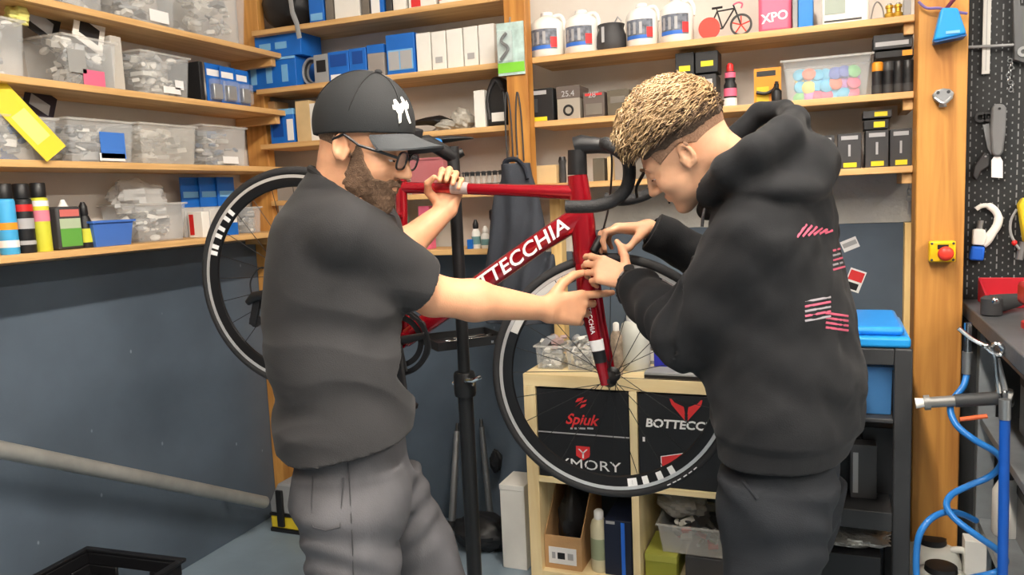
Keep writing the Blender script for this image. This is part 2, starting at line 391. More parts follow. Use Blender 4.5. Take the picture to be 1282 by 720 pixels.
# ------------------------------------------------------------------ body pieces
H_R = Vector((_cy, -_sy, 0)); H_D = Vector((_sy, _cy, 0)); UPZ = Vector((0, 0, 1))
def head_axes(right, depth, tilt, roll=0.):
    fh = (H_R*right+H_D*depth).normalized(); left = UPZ.cross(fh); fw = fh*math.cos(tilt)-UPZ*math.sin(tilt); up = fw.cross(left)
    if roll: left, up = left*math.cos(roll)+up*math.sin(roll), up*math.cos(roll)-left*math.sin(roll)
    return fw, left, up
def head_sdf(q):
    """q in head space: x to the face, y to the left ear, z up, origin between the ears"""
    a = np.stack([q[:, 0], np.abs(q[:, 1]), q[:, 2]], 1)
    d = s_ell(q, (-.012, 0, .052), (.1, .077, .088))
    d = smin(d, s_ell(q, (.042, 0, -.012), (.056, .062, .085)), .03)
    d = smin(d, s_ell(q, (.034, 0, -.066), (.058, .055, .042)), .03)
    d = smin(d, s_ell(q, (.08, 0, -.098), (.022, .026, .02)), .025)
    d = smin(d, s_ell(a, (.062, .046, -.018), (.024, .018, .022)), .025)
    d = smin(d, s_cone(a, (.088, 0, .036), (.078, .045, .034), .011, .009), .014)
    d = smax(d, -s_ell(a, (.102, .032, .013), (.017, .017, .012)), .014)
    lid = np.maximum(s_ell(a, (.082, .031, .0135), (.0150, .0155, .0145)), .0075-a[:, 2]); d = smin(d, lid, .003)
    d = smin(d, s_cone(q, (.096, 0, .026), (.119, 0, -.016), .008, .0115), .012)
    d = smin(d, s_ell(a, (.107, .012, -.021), (.011, .007, .008)), .008)
    d = smin(d, s_cone(a, (.101, 0, -.046), (.091, .021, -.05), .0065, .004), .007)
    d = smin(d, s_cone(a, (.099, 0, -.058), (.09, .019, -.056), .0075, .004), .007)
    d = smax(d, -s_cone(a, (.111, 0, -.052), (.096, .024, -.053), .0022, .0015), .003)
    e = s_ell(a, (-.012, .079, .002), (.018, .0072, .029), frame_R((.96, -.28, .12), (-.12, .1, 1)))
    e = smax(e, -s_ell(a, (-.011, .0885, .006), (.0105, .011, .019)), .003)
    e = smin(e, s_cone(a, (.006, .075, .0), (.0, .077, -.02), .0045, .006), .005)
    return smin(d, e, .006)
def hand_parts(wrist, d, n, s, curls, spread=(.1, .03, -.04, -.12), thumb=None, sc=1.):
    """cones of one hand: d along the palm, n out of the palm, s to the thumb; curls = three bends for each of four fingers"""
    w, d, n, s = Vector(wrist), Vector(d).normalized(), Vector(n), Vector(s)
    n = (n-d*n.dot(d)).normalized(); s = (s-d*s.dot(d)-n*s.dot(n)).normalized()
    C = []; K = []
    kn = [(.088, .029), (.092, .009), (.087, -.011), (.077, -.029)]
    L = [(.044, .026, .021), (.048, .03, .022), (.044, .028, .021), (.034, .021, .019)]
    rad = [(.0098, .0088, .0078, .0068), (.01, .009, .008, .0068), (.0096, .0086, .0076, .0066), (.0086, .0076, .0068, .006)]
    for i, (a, b) in enumerate(kn):
        k = w+d*a*sc+s*b*sc; C.append((w+d*.008*sc+s*b*.55*sc, k, .0175*sc, .0125*sc))
        fd = (d+s*spread[i]).normalized(); ang = 0; p = k
        for j in range(3):
            ang += curls[i][j]; q = p+(fd*math.cos(ang)+n*math.sin(ang))*L[i][j]*sc
            K.append((p, q, rad[i][j]*sc, rad[i][j+1]*sc)); p = q
    t0 = w+d*.018*sc+s*.022*sc+n*.006*sc; p = t0
    for (vd, vs, vn), l, r0, r1 in zip(thumb or [(.75, .6, .3), (.9, .35, .3), (.95, .2, .25)], (.046, .034, .028), (.0165, .0115, .0098), (.0118, .0098, .0078)):
        q = p+(d*vd+s*vs+n*vn).normalized()*l*sc; K.append((p, q, r0*sc, r1*sc)); p = q
    return C, K
def hand_sdf(p, CK):
    C, K = CK; d = None
    for c in C: e = s_cone(p, *c); d = e if d is None else smin(d, e, .014)
    for i in range(0, len(K), 3):
        e = s_cone(p, *K[i]); e = smin(e, s_cone(p, *K[i+1]), .004); e = smin(e, s_cone(p, *K[i+2]), .004); d = smin(d, e, .007)
    return d
def near(p, c, r): return ((p-V3(c))**2).sum(1) < r*r
def guard(p, c, r, f, base):
    """evaluate f only within r of c"""
    m = near(p, c, r)
    if m.any(): base[m] = f(p[m], base[m])
    return base
def pixel_rows(rows, ang_fwd):
    """rows: v, left edge u, right edge u, depth, half width -> slice table with the half depth solved from the outline"""
    out = []
    a = math.atan2(ang_fwd.y, ang_fwd.x); ca = abs(ang_fwd.dot(H_R)); sa = math.sqrt(max(0, 1-ca*ca))
    for v, ul, ur, wd, B in rows:
        c = P((ul+ur)/2, v, wd); hw = (ur-ul)/2/F_PX*wd; A = math.sqrt(max(.0025, hw*hw-(B*sa)**2))/ca
        out.append((c.z, c.x, c.y, A, B, a))
    return densify(out)
# ================================================================== the two people
M_skin = mat('skin', (216, 160, 124), .5, var=.07, vscale=22, bump=.05, bscale=240, sss=.12)
M_skin2 = mat('skin_pale', (220, 168, 134), .5, var=.07, vscale=22, bump=.05, bscale=240, sss=.12)
M_tee = mat('charcoal_jersey', (36, 36, 38), .85, var=.10, vscale=10, bump=.12, bscale=420, sheen=.05)
M_rib = mat('charcoal_rib', (34, 34, 36), .85, bump=.2, bscale=500)
M_jean = mat('grey_denim', (78, 78, 82), .85, var=.2, vscale=9, bump=.08, bscale=420, stretch=(1, 1, .35))
M_capc = mat('black_cap_cloth', (32, 34, 36), .8, bump=.1, bscale=500)
M_capb = mat('grey_brim_cloth', (62, 65, 68), .8, bump=.1, bscale=500)
M_beard = mat('beard_hair', (108, 84, 66), .85, var=.3, vscale=260, bump=.5, bscale=420)
M_stub = mat('cropped_hair', (120, 96, 78), .8, var=.25, vscale=200, bump=.4, bscale=400)
M_blackp = mat('black_plastic', (24, 24, 26), .35)
M_glass = mat('clear_lens', (240, 245, 250), .05, alpha=.12)
M_eye = mat('eye_white', (232, 226, 220), .2)
M_iris = mat('iris_brown', (60, 40, 28), .2)
M_lip = mat('print_white', (228, 226, 222), .7)
M_nail = mat('nail', (238, 190, 170), .35)
M_hood = mat('black_fleece', (15, 17, 21), .9, var=.1, vscale=8, bump=.12, bscale=420, sheen=.03)
M_hood2 = mat('black_fleece_rib', (22, 24, 27), .9, bump=.2, bscale=420)
M_work = mat('dark_work_trousers', (24, 28, 34), .85, var=.1, vscale=7, bump=.12, bscale=420)
M_shoe = mat('dark_shoe', (30, 30, 32), .6)
M_sole = mat('shoe_sole', (200, 198, 192), .7)

def shoe(name, toe, heel, parent, off):
    toe, heel = Vector(toe), Vector(heel); d = (toe-heel).normalized(); n = UPZ.cross(d)
    pol = [(-.03, -.035), (.1, -.04), (.2, -.052), (.255, -.04), (.275, 0), (.255, .042), (.2, .05), (.1, .04), (-.03, .036), (-.045, 0)]
    MB().prism(pol, heel, d, n, UPZ, (0, .03)).build('sole', M_sole, parent, bevel=.006, off=off)
    v = []; f = []; m = 12
    for i, (x, wd, h) in enumerate([(-.035, .03, .1), (.0, .038, .115), (.06, .042, .11), (.12, .045, .085), (.19, .048, .062), (.245, .04, .045), (.268, .02, .034)]):
        for k in range(m+1):
            th = PI*k/m; v.append(heel+d*x+n*math.cos(th)*wd+UPZ*(.03+(h-.03)*math.sin(th)**.7))
    for i in range(6):
        for k in range(m): f.append((i*(m+1)+k, i*(m+1)+k+1, (i+1)*(m+1)+k+1, (i+1)*(m+1)+k))
    MB().add(v, f).build(name, M_shoe, parent, off=off)

# ------------------------------------------------------------------ worker with the cap
F1 = (H_R*math.cos(math.radians(6))+H_D*math.sin(math.radians(6))); L1 = UPZ.cross(F1)
hf, hl, hu = head_axes(math.cos(math.radians(-14)), math.sin(math.radians(-14)), math.radians(21))
HO1 = P(432, 187, 1.67)+hl*.078
HR1 = np.stack([V3(hf), V3(hl), V3(hu)], 1); HS1 = 1.0
def h1(x, y, z): return HO1+hf*x+hl*y+hu*z
base1 = Vector((HO1.x-.08, HO1.y, 0))
man1 = thing('person', 'bearded worker in a black cap and charcoal T-shirt gripping the red frame', 'person', base1)
SH1 = P(430, 296, 1.685); EL1 = P(541, 370, 1.86); WR1 = P(684, 387, 2.01)
SH1L = SH1+L1*.39+F1*.03; EL1L = P(478, 335, 2.10)
_RHUB, _FHUB = P(373, 350, 2.40), P(765, 472, 2.16); _bx = (_FHUB-_RHUB).normalized(); _bz = _bx.cross(UPZ.cross(_bx).normalized())
GRIP1 = _RHUB+_bx*.425+_bz*.388               # where the left hand holds the top tube
WR1L = GRIP1-UPZ*.062-H_R*.026+H_D*.012
torso1 = pixel_rows([(236, 380, 470, 1.80, .09), (255, 366, 480, 1.80, .15), (280, 350, 488, 1.81, .165), (320, 340, 497, 1.82, .175), (370, 336, 503, 1.82, .175), (420, 336, 508, 1.82, .175), (470, 341, 513, 1.81, .18), (520, 351, 517, 1.80, .18), (560, 358, 518, 1.80, .185), (600, 362, 518, 1.80, .185), (650, 364, 518, 1.80, .185)], F1)
d1 = Vector(WR1-EL1).normalized()
# right hand: index straight at the fork, thumb up, the rest curled
RH = hand_parts(WR1, (H_R*.92+H_D*.36-UPZ*.06), (H_D*.9-H_R*.42), UPZ, [(.08, .12, .08), (.6, .8, .45), (.75, .85, .45), (.8, .8, .4)], thumb=[(.6, .75, .15), (.85, .5, .1), (.97, .2, .1)], spread=(.03, -.08, -.22, -.38), sc=1.12)
# left hand: palm behind and under the top tube, fingers over the top
LH = hand_parts(WR1L, (UPZ*.92+H_R*.24+H_D*.22), (-H_D*1.0+UPZ*.1), -H_R, [(1.15, 1.1, .6), (1.15, 1.1, .6), (1.15, 1.1, .6), (1.1, 1.1, .6)], spread=(.06, .02, -.02, -.06), thumb=[(.4, .7, .5), (.5, .1, .8), (.55, -.5, .45)], sc=.98)
def body1(p):
    q = ((p-V3(HO1))@HR1)/HS1
    d = np.full(len(p), 1., np.float32)
    d = s_cone(p, h1(-.03, 0, -.03), P(430, 264, 1.80), .060, .074)
    d = guard(p, HO1, .24, lambda pp, b: smin(b, head_sdf(((pp-V3(HO1))@HR1)), .025), d)
    d = smin(d, s_slices(p, torso1, grow=-.038), .05)
    for sh, el, wr in ((SH1, EL1, WR1), (SH1L, EL1L, WR1L)):
        e = s_cone(p, sh, el, .056, .047); dirf = (wr-el)
        fore = smin(s_cone(p, el, el+dirf*.35, .047, .049), s_cone(p, el+dirf*.35, wr, .048, .0285), .02)
        d = smin(d, smin(e, fore, .02), .02)
    for CK, wr in ((RH, WR1), (LH, WR1L)):
        d = guard(p, wr, .26, lambda pp, b: smin(b, hand_sdf(pp, CK), .014), d)
    return d
sdf_obj('body', body1, (-1.38, .95, .78), (-.42, 2.38, 1.83), .0042, M_skin, man1, base1)
sleeveR = SH1+(EL1-SH1)*.80; sleeveL = SH1L+(EL1L-SH1L)*.82
def tee1(p, inner=0.):
    d = s_slices(p, torso1, grow=-inner)
    for sh, el, k, r in ((SH1, EL1, 1.05, .078), (SH1L, EL1L, 1.05, .078)):
        d = smin(d, s_cone(p, sh-L1*.0, sh+(el-sh)*k, .080-inner, r-inner), .022)
    d = smin(d, s_cone(p, P(424, 285, 1.80), P(430, 246, 1.80), .13-inner, .092-inner), .04)
    return d
def tee_f(p):
    z = p[:, 2]; along = (p-V3(base1))@V3(F1)
    w1 = np.sin(z*33+along*17+3.2*vnoise(p, 8, 1.)); w2 = np.sin(z*58-along*9+3.6*vnoise(p, 11, 4.))
    g1 = np.clip(.6+.9*vnoise(p, 6, 7.), 0, 1); g2 = np.clip(.5+.9*vnoise(p, 7, 9.), 0, 1)
    fold = (.0115*np.maximum(w1, -.3)*g1+.008*np.maximum(w2, -.4)*g2)*np.clip((1.36-z)*4, .15, 1)+.004*vnoise(p, 17)
    d = tee1(p)+fold-.004
    d = np.maximum(d, -(tee1(p, .014)+fold))
    for end, sh, el in ((sleeveR, SH1, EL1), (sleeveL, SH1L, EL1L)):
        ax = V3((el-sh).normalized()); m = near(p, el, .24); t = (p-V3(end))@ax
        d = np.where(m & (t > -.2), np.maximum(d, t), d)
    # hem: lower at the back, lifted at the front
    a = V3(P(362, 584, 1.665)); b = V3(P(516, 550, 1.69)); g = np.clip(((p-a)@V3(F1))/float((b-a)@V3(F1)), -.2, 1.2)
    d = np.maximum(d, (a[2]+(b[2]-a[2])*g)-z)
    # neck opening, a plane sloping down to the front
    nc = V3(P(434, 236, 1.80)); nn = V3((UPZ*.84+F1*.54).normalized()); t = (p-nc)@nn
    d = np.maximum(d, np.where(near(p, nc, .22), t, -1))
    return d
sdf_obj('t_shirt', tee_f, (-1.32, .98, .80), (-.62, 2.2, 1.62), .005, M_tee, man1, base1)
# ribbed collar
ring = []
nc = P(434, 237, 1.80); nn = (UPZ*.84+F1*.54).normalized(); ca = L1.cross(nn).normalized(); cb = nn.cross(ca)
for k in range(28):
    th = 2*PI*k/28; ring.append(nc+ca*math.cos(th)*.092+cb*math.sin(th)*.084)
# jeans
HIP1 = P(443, 590, 1.80)
nearleg = [(HIP1.z+.08, 0, 0)]
def leg_rows(rows, B, fwd): return pixel_rows([(v, ul, ur, wd, B_) for (v, ul, ur, wd, B_) in rows], fwd)
jn = pixel_rows([(505, 380, 502, 1.80, .140), (562, 376, 506, 1.80, .150), (580, 372, 510, 1.80, .158), (610, 368, 518, 1.80, .175), (650, 376, 512, 1.79, .15)], F1)
legn = pixel_rows([(592, 374, 498, 1.74, .085), (620, 372, 503, 1.715, .102), (660, 378, 500, 1.71, .1), (720, 384, 500, 1.71, .095), (800, 386, 500, 1.70, .088), (900, 392, 496, 1.69, .084), (1085, 400, 500, 1.68, .09)], F1)
legf = pixel_rows([(590, 440, 528, 1.92, .1), (630, 448, 545, 1.93, .1), (670, 462, 564, 1.94, .098), (720, 478, 583, 1.95, .095), (800, 500, 602, 1.96, .088), (870, 515, 610, 1.97, .084), (985, 522, 622, 1.98, .09)], F1)
def jeans_f(p):
    d = smin(s_slices(p, jn, .01), smin(s_slices(p, legn, .01), s_slices(p, legf, .01), .012), .03)
    return d+.006*vnoise(p*V3((1, 1, .8)), 24, 1.)+.0035*np.sin(p[:, 2]*75+6*vnoise(p, 9, 2.))*np.clip(1.1-np.abs(p[:, 2]-.72)*5, 0, 1)
for pts_ in ([(436, 578), (438, 610), (440, 650), (442, 690), (443, 740)], [(392, 596), (390, 630), (392, 660), (408, 664), (426, 660), (428, 630), (430, 598)]):
    sp_ = []
    for u_, v_ in pts_:
        for k_ in range(400):
            q_ = P(u_, v_, 1.5+.001*k_)
            if jeans_f(V3(q_)[None])[0] < 0: break
        sp_.append(q_-CF*.002)
    MB().tube(sp_, .0016, 5).build('stitched_seam', mat('denim_seam', (52, 52, 56), .8), man1, off=base1)
sdf_obj('jeans', jeans_f, (-1.35, 1.0, 0.015), (-.55, 2.2, 1.0), .0065, M_jean, man1, base1)
shoe('shoe', P(500, 1120, 1.66)*1, Vector((P(425, 1100, 1.68).x, P(425, 1100, 1.68).y, 0)), man1, base1)
shoe('shoe', P(640, 985, 1.96), Vector((P(560, 990, 1.975).x, P(560, 990, 1.975).y, 0)), man1, base1)
# cap: six panel crown, curved brim, button, logo
def cap_f(q):
    d = s_ell(q, (-.01, 0, .058), (.116, .092, .114)); d = np.maximum(d, -s_ell(q, (-.01, 0, .058), (.108, .084, .106)))
    low = .036+q[:, 0]*.33
    return np.maximum(d, low-q[:, 2])
def cap_w(p): return cap_f((p-V3(HO1))@HR1)
lo1, hi1 = V3(HO1)-.2, V3(HO1)+.24
cap = thing('baseball_cap', 'black baseball cap with a grey brim and white emblem, worn by the bearded worker', 'cap', HO1)
sdf_obj('crown', cap_w, lo1, hi1, .0035, M_capc, cap, HO1)
bv, bf = [], []
nu, nv = 24, 10
for k in range(2):
    for i in range(nu+1):
        for j in range(nv+1):
            th = (-62+124*i/nu)*PI/180; r = j/nv
            x0, y0 = -.01+.115*math.cos(th*1.0), .09*math.sin(th)
            ext = .075*max(0, math.cos(th*1.25))**.6
            x = x0+ext*r; y = y0*(1+.08*r*math.cos(th)); z = .037+x0*.33-.014*r-3.7*y*y*(.25+.75*r)+.012*r*r-k*.004
            bv.append(h1(x, y, z))
for k in range(2):
    for i in range(nu):
        for j in range(nv):
            a = k*(nu+1)*(nv+1)+i*(nv+1)+j; bf.append((a, a+1, a+nv+2, a+nv+1))
n0 = (nu+1)*(nv+1)
for i in range(nu): a = i*(nv+1)+nv; bf.append((a, a+nv+1, a+nv+1+n0, a+n0))
MB().add(bv, bf).build('brim', M_capb, cap, off=HO1)
MB().ell(h1(-.01, 0, .174), (.009, .009, .006)).build('button', M_capc, cap, off=HO1)
for th0 in (-60, 0, 60, 120, 180, 240):   # panel seams
    pts = []
    for k in range(13):
        ph = .02+1.36*k/12*1.0; th = math.radians(th0+30)
        x, y, z = -.01+.1165*math.sin(ph)*math.cos(th), .0925*math.sin(ph)*math.sin(th), .058+.1145*math.cos(ph)
        if z > .042+x*.33: pts.append(h1(x, y, z))
    MB().tube(pts, .0014, 6).build('seam', M_blackp, cap, off=HO1)
# emblem: a small white figure on the front panel, right of centre
def cap_pt(th, ph, e=.0008): return h1(-.01+(.116+e)*math.sin(ph)*math.cos(th), (.092+e)*math.sin(ph)*math.sin(th), .058+(.114+e)*math.cos(ph))
em = MB()
def em_poly(pts):
    c = (sum(p[0] for p in pts)/len(pts), sum(p[1] for p in pts)/len(pts)); vs = [cap_pt(math.radians(c[0]), math.radians(c[1]), .002)]+[cap_pt(math.radians(a), math.radians(b), .0016) for a, b in pts]
    em.add(vs, [(0, i+1, (i+1) % len(pts)+1) for i in range(len(pts))])
em_poly([(-40, 52), (-36, 50), (-30, 55), (-25, 52), (-22, 58), (-26, 64), (-30, 62), (-34, 66), (-39, 60)])
em_poly([(-33, 60), (-27, 62), (-28, 74), (-31, 76), (-33, 70)])
em_poly([(-25, 46), (-20, 44), (-15, 50), (-10, 47), (-8, 52), (-12, 57), (-18, 58), (-23, 56)])
em_poly([(-22, 55), (-17, 56), (-13, 66), (-9, 72), (-13, 73), (-18, 68)])
em_poly([(-42, 58), (-38, 58), (-38, 63), (-41, 63)])
em.build('emblem', M_lip, cap, off=HO1)
# beard, hair at the nape, eyes, spectacles
def beard_f(p):
    q = (p-V3(HO1))@HR1; a = np.abs(q[:, 1])
    d = head_sdf(q)-.0045-.0012*vnoise(p, 300)-.0012*vnoise(p, 130, 4.)
    d = np.maximum(d, -(head_sdf(q)+.004))
    up = np.where(q[:, 0] < .03, .02-.2*np.clip(q[:, 0], 0, 1), .012-1.25*(q[:, 0]-.03))      # upper line falls to the mouth
    up = np.where(q[:, 0] > .074, np.maximum(up, -.043+.25*(q[:, 0]-.074)), up)+.005*vnoise(p, 110, 3.)
    d = np.maximum(d, q[:, 2]-up); d = np.maximum(d, .004-q[:, 0]+.22*np.clip(q[:, 2]+.05, -.2, .2)+.004*vnoise(p, 120, 8.))
    d = np.maximum(d, -.128-q[:, 2]); m = s_ell(q, (.108, 0, -.053), (.012, .02, .0055))
    return np.maximum(d, -m)
sdf_obj('beard', beard_f, V3(HO1)-.18, V3(HO1)+.18, .0032, M_beard, man1, base1, newton=1)
def nape_f(p):
    q = (p-V3(HO1))@HR1
    d = head_sdf(q)-.0035; d = np.maximum(d, -(head_sdf(q)+.004)); d = np.maximum(d, q[:, 2]-.05); d = np.maximum(d, q[:, 0]+.032-.2*q[:, 2]); return np.maximum(d, -.028-q[:, 2])
sdf_obj('hair', nape_f, V3(HO1)-.16, V3(HO1)+.16, .004, M_stub, man1, base1)
for s in (-1, 1):
    e = MB().ell(h1(.082, .031*s, .0135), (.0125, .0125, .0125), 16, 12).build('eye', M_eye, man1, off=base1)
    MB().ell(h1(.093, .031*s, .009), (.0025, .0055, .0055), 12, 8).build('iris', M_iris, e, off=base1)
gl = thing('spectacles', 'dark thin-framed spectacles worn by the bearded worker', 'glasses', HO1)
for s in (-1, 1):
    ringp = [h1(.112-.35*abs(.0*k), s*(.033+.026*math.copysign(abs(math.cos(2*PI*k/28))**.7, math.cos(2*PI*k/28))), .012+.019*math.copysign(abs(math.sin(2*PI*k/28))**.7, math.sin(2*PI*k/28))) for k in range(28)]
    MB().tube(ringp, .0024, 6, closed=True).build('rim', M_blackp, gl, off=HO1)
    MB().add([tuple(x) for x in ringp], [tuple(range(28))]).build('lens', M_glass, gl, off=HO1)
    MB().tube([h1(.112, s*.06, .018), h1(.085, s*.075, .019), h1(.03, s*.083, .018), h1(-.008, s*.086, .03), h1(-.03, s*.085, .012)], .0034, 6).build('temple', M_blackp, gl, off=HO1)
MB().tube([h1(.112, -.008, .016), h1(.119, 0, .019), h1(.112, .008, .016)], .0016, 6).build('bridge', M_blackp, gl, off=HO1)
MB().tube(ring, .0085, 8, closed=True, flat=1.).build('collar', M_rib, man1, off=base1)
# small tattoo on the left forearm
tp = WR1L+(EL1L-WR1L)*.28
MB().ell(tp-H_D*.0345+H_R*-.012, (.011, .0025, .005), 10, 6, R=Matrix.Rotation(_yaw*-1, 3, 'Z')).build('tattoo', mat('tattoo_ink', (92, 84, 86), .6), man1, off=base1)

# ------------------------------------------------------------------ worker in the hoodie
F2 = (-H_R*math.cos(math.radians(32))+H_D*math.sin(math.radians(32))); L2 = UPZ.cross(F2)
gf, gl2, gu = head_axes(-math.cos(math.radians(30)), math.sin(math.radians(30)), math.radians(36), -.22)
HO2 = P(856, 199, 1.69)-gl2*.078
HR2 = np.stack([V3(gf), V3(gl2), V3(gu)], 1)
def head2(p):                                  # slighter jaw than the bearded worker's
    q = (p-V3(HO2))@HR2; return head_sdf(np.stack([q[:, 0], q[:, 1], np.where(q[:, 2] < -.02, q[:, 2]*1.2+.004, q[:, 2])], 1))
def h2(x, y, z): return HO2+gf*x+gl2*y+gu*z
base2 = Vector((P(975, 500, 1.75).x, P(975, 500, 1.75).y, 0))
man2 = thing('person', 'fair-haired worker in a black hooded top bending over the front brake', 'person', base2)
SH2 = P(950, 300, 1.64); EL2 = P(857, 418, 1.78); WR2 = P(788, 350, 2.0)
SH2R = SH2-L2*.37; EL2R = P(915, 345, 2.12); WR2R = P(812, 287, 2.12)
torso2 = pixel_rows([(222, 930, 1020, 1.78, .09), (245, 905, 1036, 1.77, .15), (275, 890, 1048, 1.77, .19), (320, 884, 1058, 1.77, .205), (370, 886, 1066, 1.77, .2), (420, 889, 1072, 1.77, .195), (470, 891, 1077, 1.76, .195), (515, 893, 1078, 1.76, .195), (550, 895, 1070, 1.76, .19), (596, 898, 1052, 1.76, .18), (630, 900, 1048, 1.76, .18)], F2)
LH2 = hand_parts(WR2, (-H_R*.74+UPZ*.28+H_D*.3), (H_D*.8-H_R*.45-UPZ*.1), UPZ*.8-H_R*.2, [(.35, .5, .3), (.5, .7, .4), (.65, .8, .4), (.8, .9, .4)], thumb=[(.45, .85, .1), (.62, .75, .2), (.75, .6, .35)], sc=.93)
RH2 = hand_parts(WR2R, (-H_R*.95+UPZ*.08-H_D*.05), (-UPZ*.9-H_R*.2-H_D*.1), (-H_D*.85-UPZ*.35), [(.35, 1.0, .5), (.4, 1.0, .5), (.5, 1.0, .5), (.55, 1.0, .5)], thumb=[(.55, .62, .55), (.68, .25, .75), (.75, .0, .65)], sc=.95)
NB2 = P(938, 232, 1.79)
def body2(p):
    d = s_cone(p, h2(-.035, 0, -.02), NB2, .061, .072)
    d = guard(p, HO2, .24, lambda pp, b: smin(b, head2(pp), .025), d)
    d = smin(d, s_slices(p, torso2, grow=-.04), .05)
    for sh, el, wr in ((SH2, EL2, WR2), (SH2R, EL2R, WR2R)):
        dirf = (wr-el); fore = smin(s_cone(p, el, el+dirf*.35, .042, .043), s_cone(p, el+dirf*.35, wr, .042, .026), .02)
        d = smin(d, smin(s_cone(p, sh, el, .05, .042), fore, .02), .02)
    for CK, wr in ((LH2, WR2), (RH2, WR2R)):
        d = guard(p, wr, .26, lambda pp, b: smin(b, hand_sdf(pp, CK), .014), d)
    return d
sdf_obj('body', body2, (-.72, 1.1, .80), (.35, 2.35, 1.80), .0042, M_skin2, man2, base2)
cuff2 = EL2+(WR2-EL2)*.93; cuff2r = EL2R+(WR2R-EL2R)*.96
hoodring = [P(886, 262, 1.86), P(890, 240, 1.72), P(912, 213, 1.635), P(945, 190, 1.60), P(980, 168, 1.64), P(996, 150, 1.74), P(982, 138, 1.85), P(950, 142, 1.92), P(915, 175, 1.95), P(893, 225, 1.94)]
hoodrad = [.022, .03, .036, .036, .036, .03, .024, .024, .024, .022]
def hoodie(p, inner=0.):
    d = s_slices(p, torso2, grow=-inner)
    for sh, el, wr in ((SH2, EL2, WR2), (SH2R, EL2R, WR2R)):
        e = smin(s_cone(p, sh, el, .088-inner, .07-inner), s_cone(p, el, el+(wr-el)*1.02, .068-inner, .045-inner), .03)
        d = smin(d, e, .05)
    return smin(d, s_cone(p, P(965, 262, 1.77), P(948, 225, 1.78), .11-inner, .085-inner), .05)
def hood_sdf(p):
    d = None; n = len(hoodring)
    for i in range(n):
        e = s_cone(p, hoodring[i], hoodring[(i+1) % n], hoodrad[i], hoodrad[(i+1) % n]); d = e if d is None else smin(d, e, .012)
    bag = s_ell(p, P(1000, 208, 1.74), (.085, .13, .075), frame_R(V3(-F2), (0, 0, 1)))
    bag = smin(bag, s_ell(p, P(975, 238, 1.68), (.1, .13, .05), frame_R(V3(-F2), (0, 0, 1))), .04)
    return smin(d, bag, .03)
def hoodie_f(p):
    z = p[:, 2]; al = (p-V3(base2))@V3(F2)
    fold = .007*np.sin(z*38-al*30+2.*np.sin(al*12+z*6))*np.clip((1.25-z)*4, 0, 1)*np.clip((z-.93)*12, 0, 1)+.006*vnoise(p, 16, 2.)+.004*vnoise(p, 40, 5.)
    # creases bunched along the near forearm
    t = (p-V3(EL2))@V3((WR2-EL2).normalized()); m = near(p, EL2+(WR2-EL2)*.5, .2)
    fold = fold+np.where(m, .006*np.sin(t*95+4*vnoise(p, 14, 1.)), 0)
    hem2 = P(975, 586, 1.63); band = np.clip((hem2.z+.052-z)*60, 0, 1)
    d = hoodie(p)+fold*(1-.7*band)+.006*band-.004
    d = np.maximum(d, -(hoodie(p, .016)+fold*(1-.7*band)))
    h = hood_sdf(p)+.004*vnoise(p, 26, 3.)
    d = smin(d, h, .014)
    for end, el, wr in ((cuff2, EL2, WR2), (cuff2r, EL2R, WR2R)):
        ax = V3((wr-el).normalized()); t = (p-V3(end))@ax; rad = np.linalg.norm(p-V3(end)-t[:, None]*ax, axis=1); d = np.where((rad < .075) & (t > -.05) & (t < .2), np.maximum(d, t), d)
    a = hem2; d = np.maximum(d, a.z-.004+.10*((p-V3(a))@V3(F2))*-1*.3-z)
    # keep the neck and head clear
    neck = s_cone(p, h2(-.035, 0, -.02), NB2, .066, .074); hd = guard(p, HO2, .2, lambda pp, b: head2(pp)-.006, np.full(len(p), 1., np.float32))
    return np.maximum(d, -np.minimum(neck, hd))
sdf_obj('hooded_top', hoodie_f, (-.62, 1.12, .82), (.36, 2.3, 1.72), .005, M_hood, man2, base2)
for end, el, wr, r in ((cuff2, EL2, WR2, .040), (cuff2r, EL2R, WR2R, .040)):
    ax = (wr-el).normalized(); c = end-ax*.05
    MB().lathe([(r+.003, 0), (r+.005, .012), (r+.003, .03), (r+.001, .05), (r-.004, .056), (r-.008, .05), (r-.008, .0)], 28, c, ax, caps=False).build('cuff', M_hood2, man2, off=base2)
jn2 = pixel_rows([(515, 922, 1040, 1.76, .140), (560, 908, 1052, 1.76, .155), (590, 902, 1052, 1.76, .172), (630, 903, 1046, 1.76, .175), (660, 905, 1038, 1.76, .15)], F2)
legn2 = pixel_rows([(600, 905, 1040, 1.70, .1), (650, 905, 1036, 1.70, .1), (720, 907, 1020, 1.70, .096), (800, 905, 1005, 1.70, .09), (900, 900, 990, 1.70, .084), (1098, 893, 990, 1.70, .09)], F2)
legf2 = pixel_rows([(600, 925, 1052, 1.87, .1), (650, 925, 1042, 1.88, .1), (720, 926, 1022, 1.89, .096), (800, 925, 1015, 1.9, .09), (880, 925, 1005, 1.9, .084), (1005, 918, 1005, 1.9, .09)], F2)
def trous_f(p):
    d = smin(s_slices(p, jn2, .01), smin(s_slices(p, legn2, .01), s_slices(p, legf2, .01), .012), .03)
    return d+.006*vnoise(p, 22, 6.)+.003*np.sin(p[:, 2]*70+6*vnoise(p, 9, 7.))
sdf_obj('trousers', trous_f, (-.5, 1.15, .015), (.4, 2.1, 1.0), .0065, M_work, man2, base2)
for u_, v_, wd in ((945, 1098, 1.70), (962, 1005, 1.90)):
    q = P(u_, v_, wd); hl_ = Vector((q.x, q.y, 0))-F2*.02; shoe('shoe', hl_+F2*.25, hl_, man2, base2)
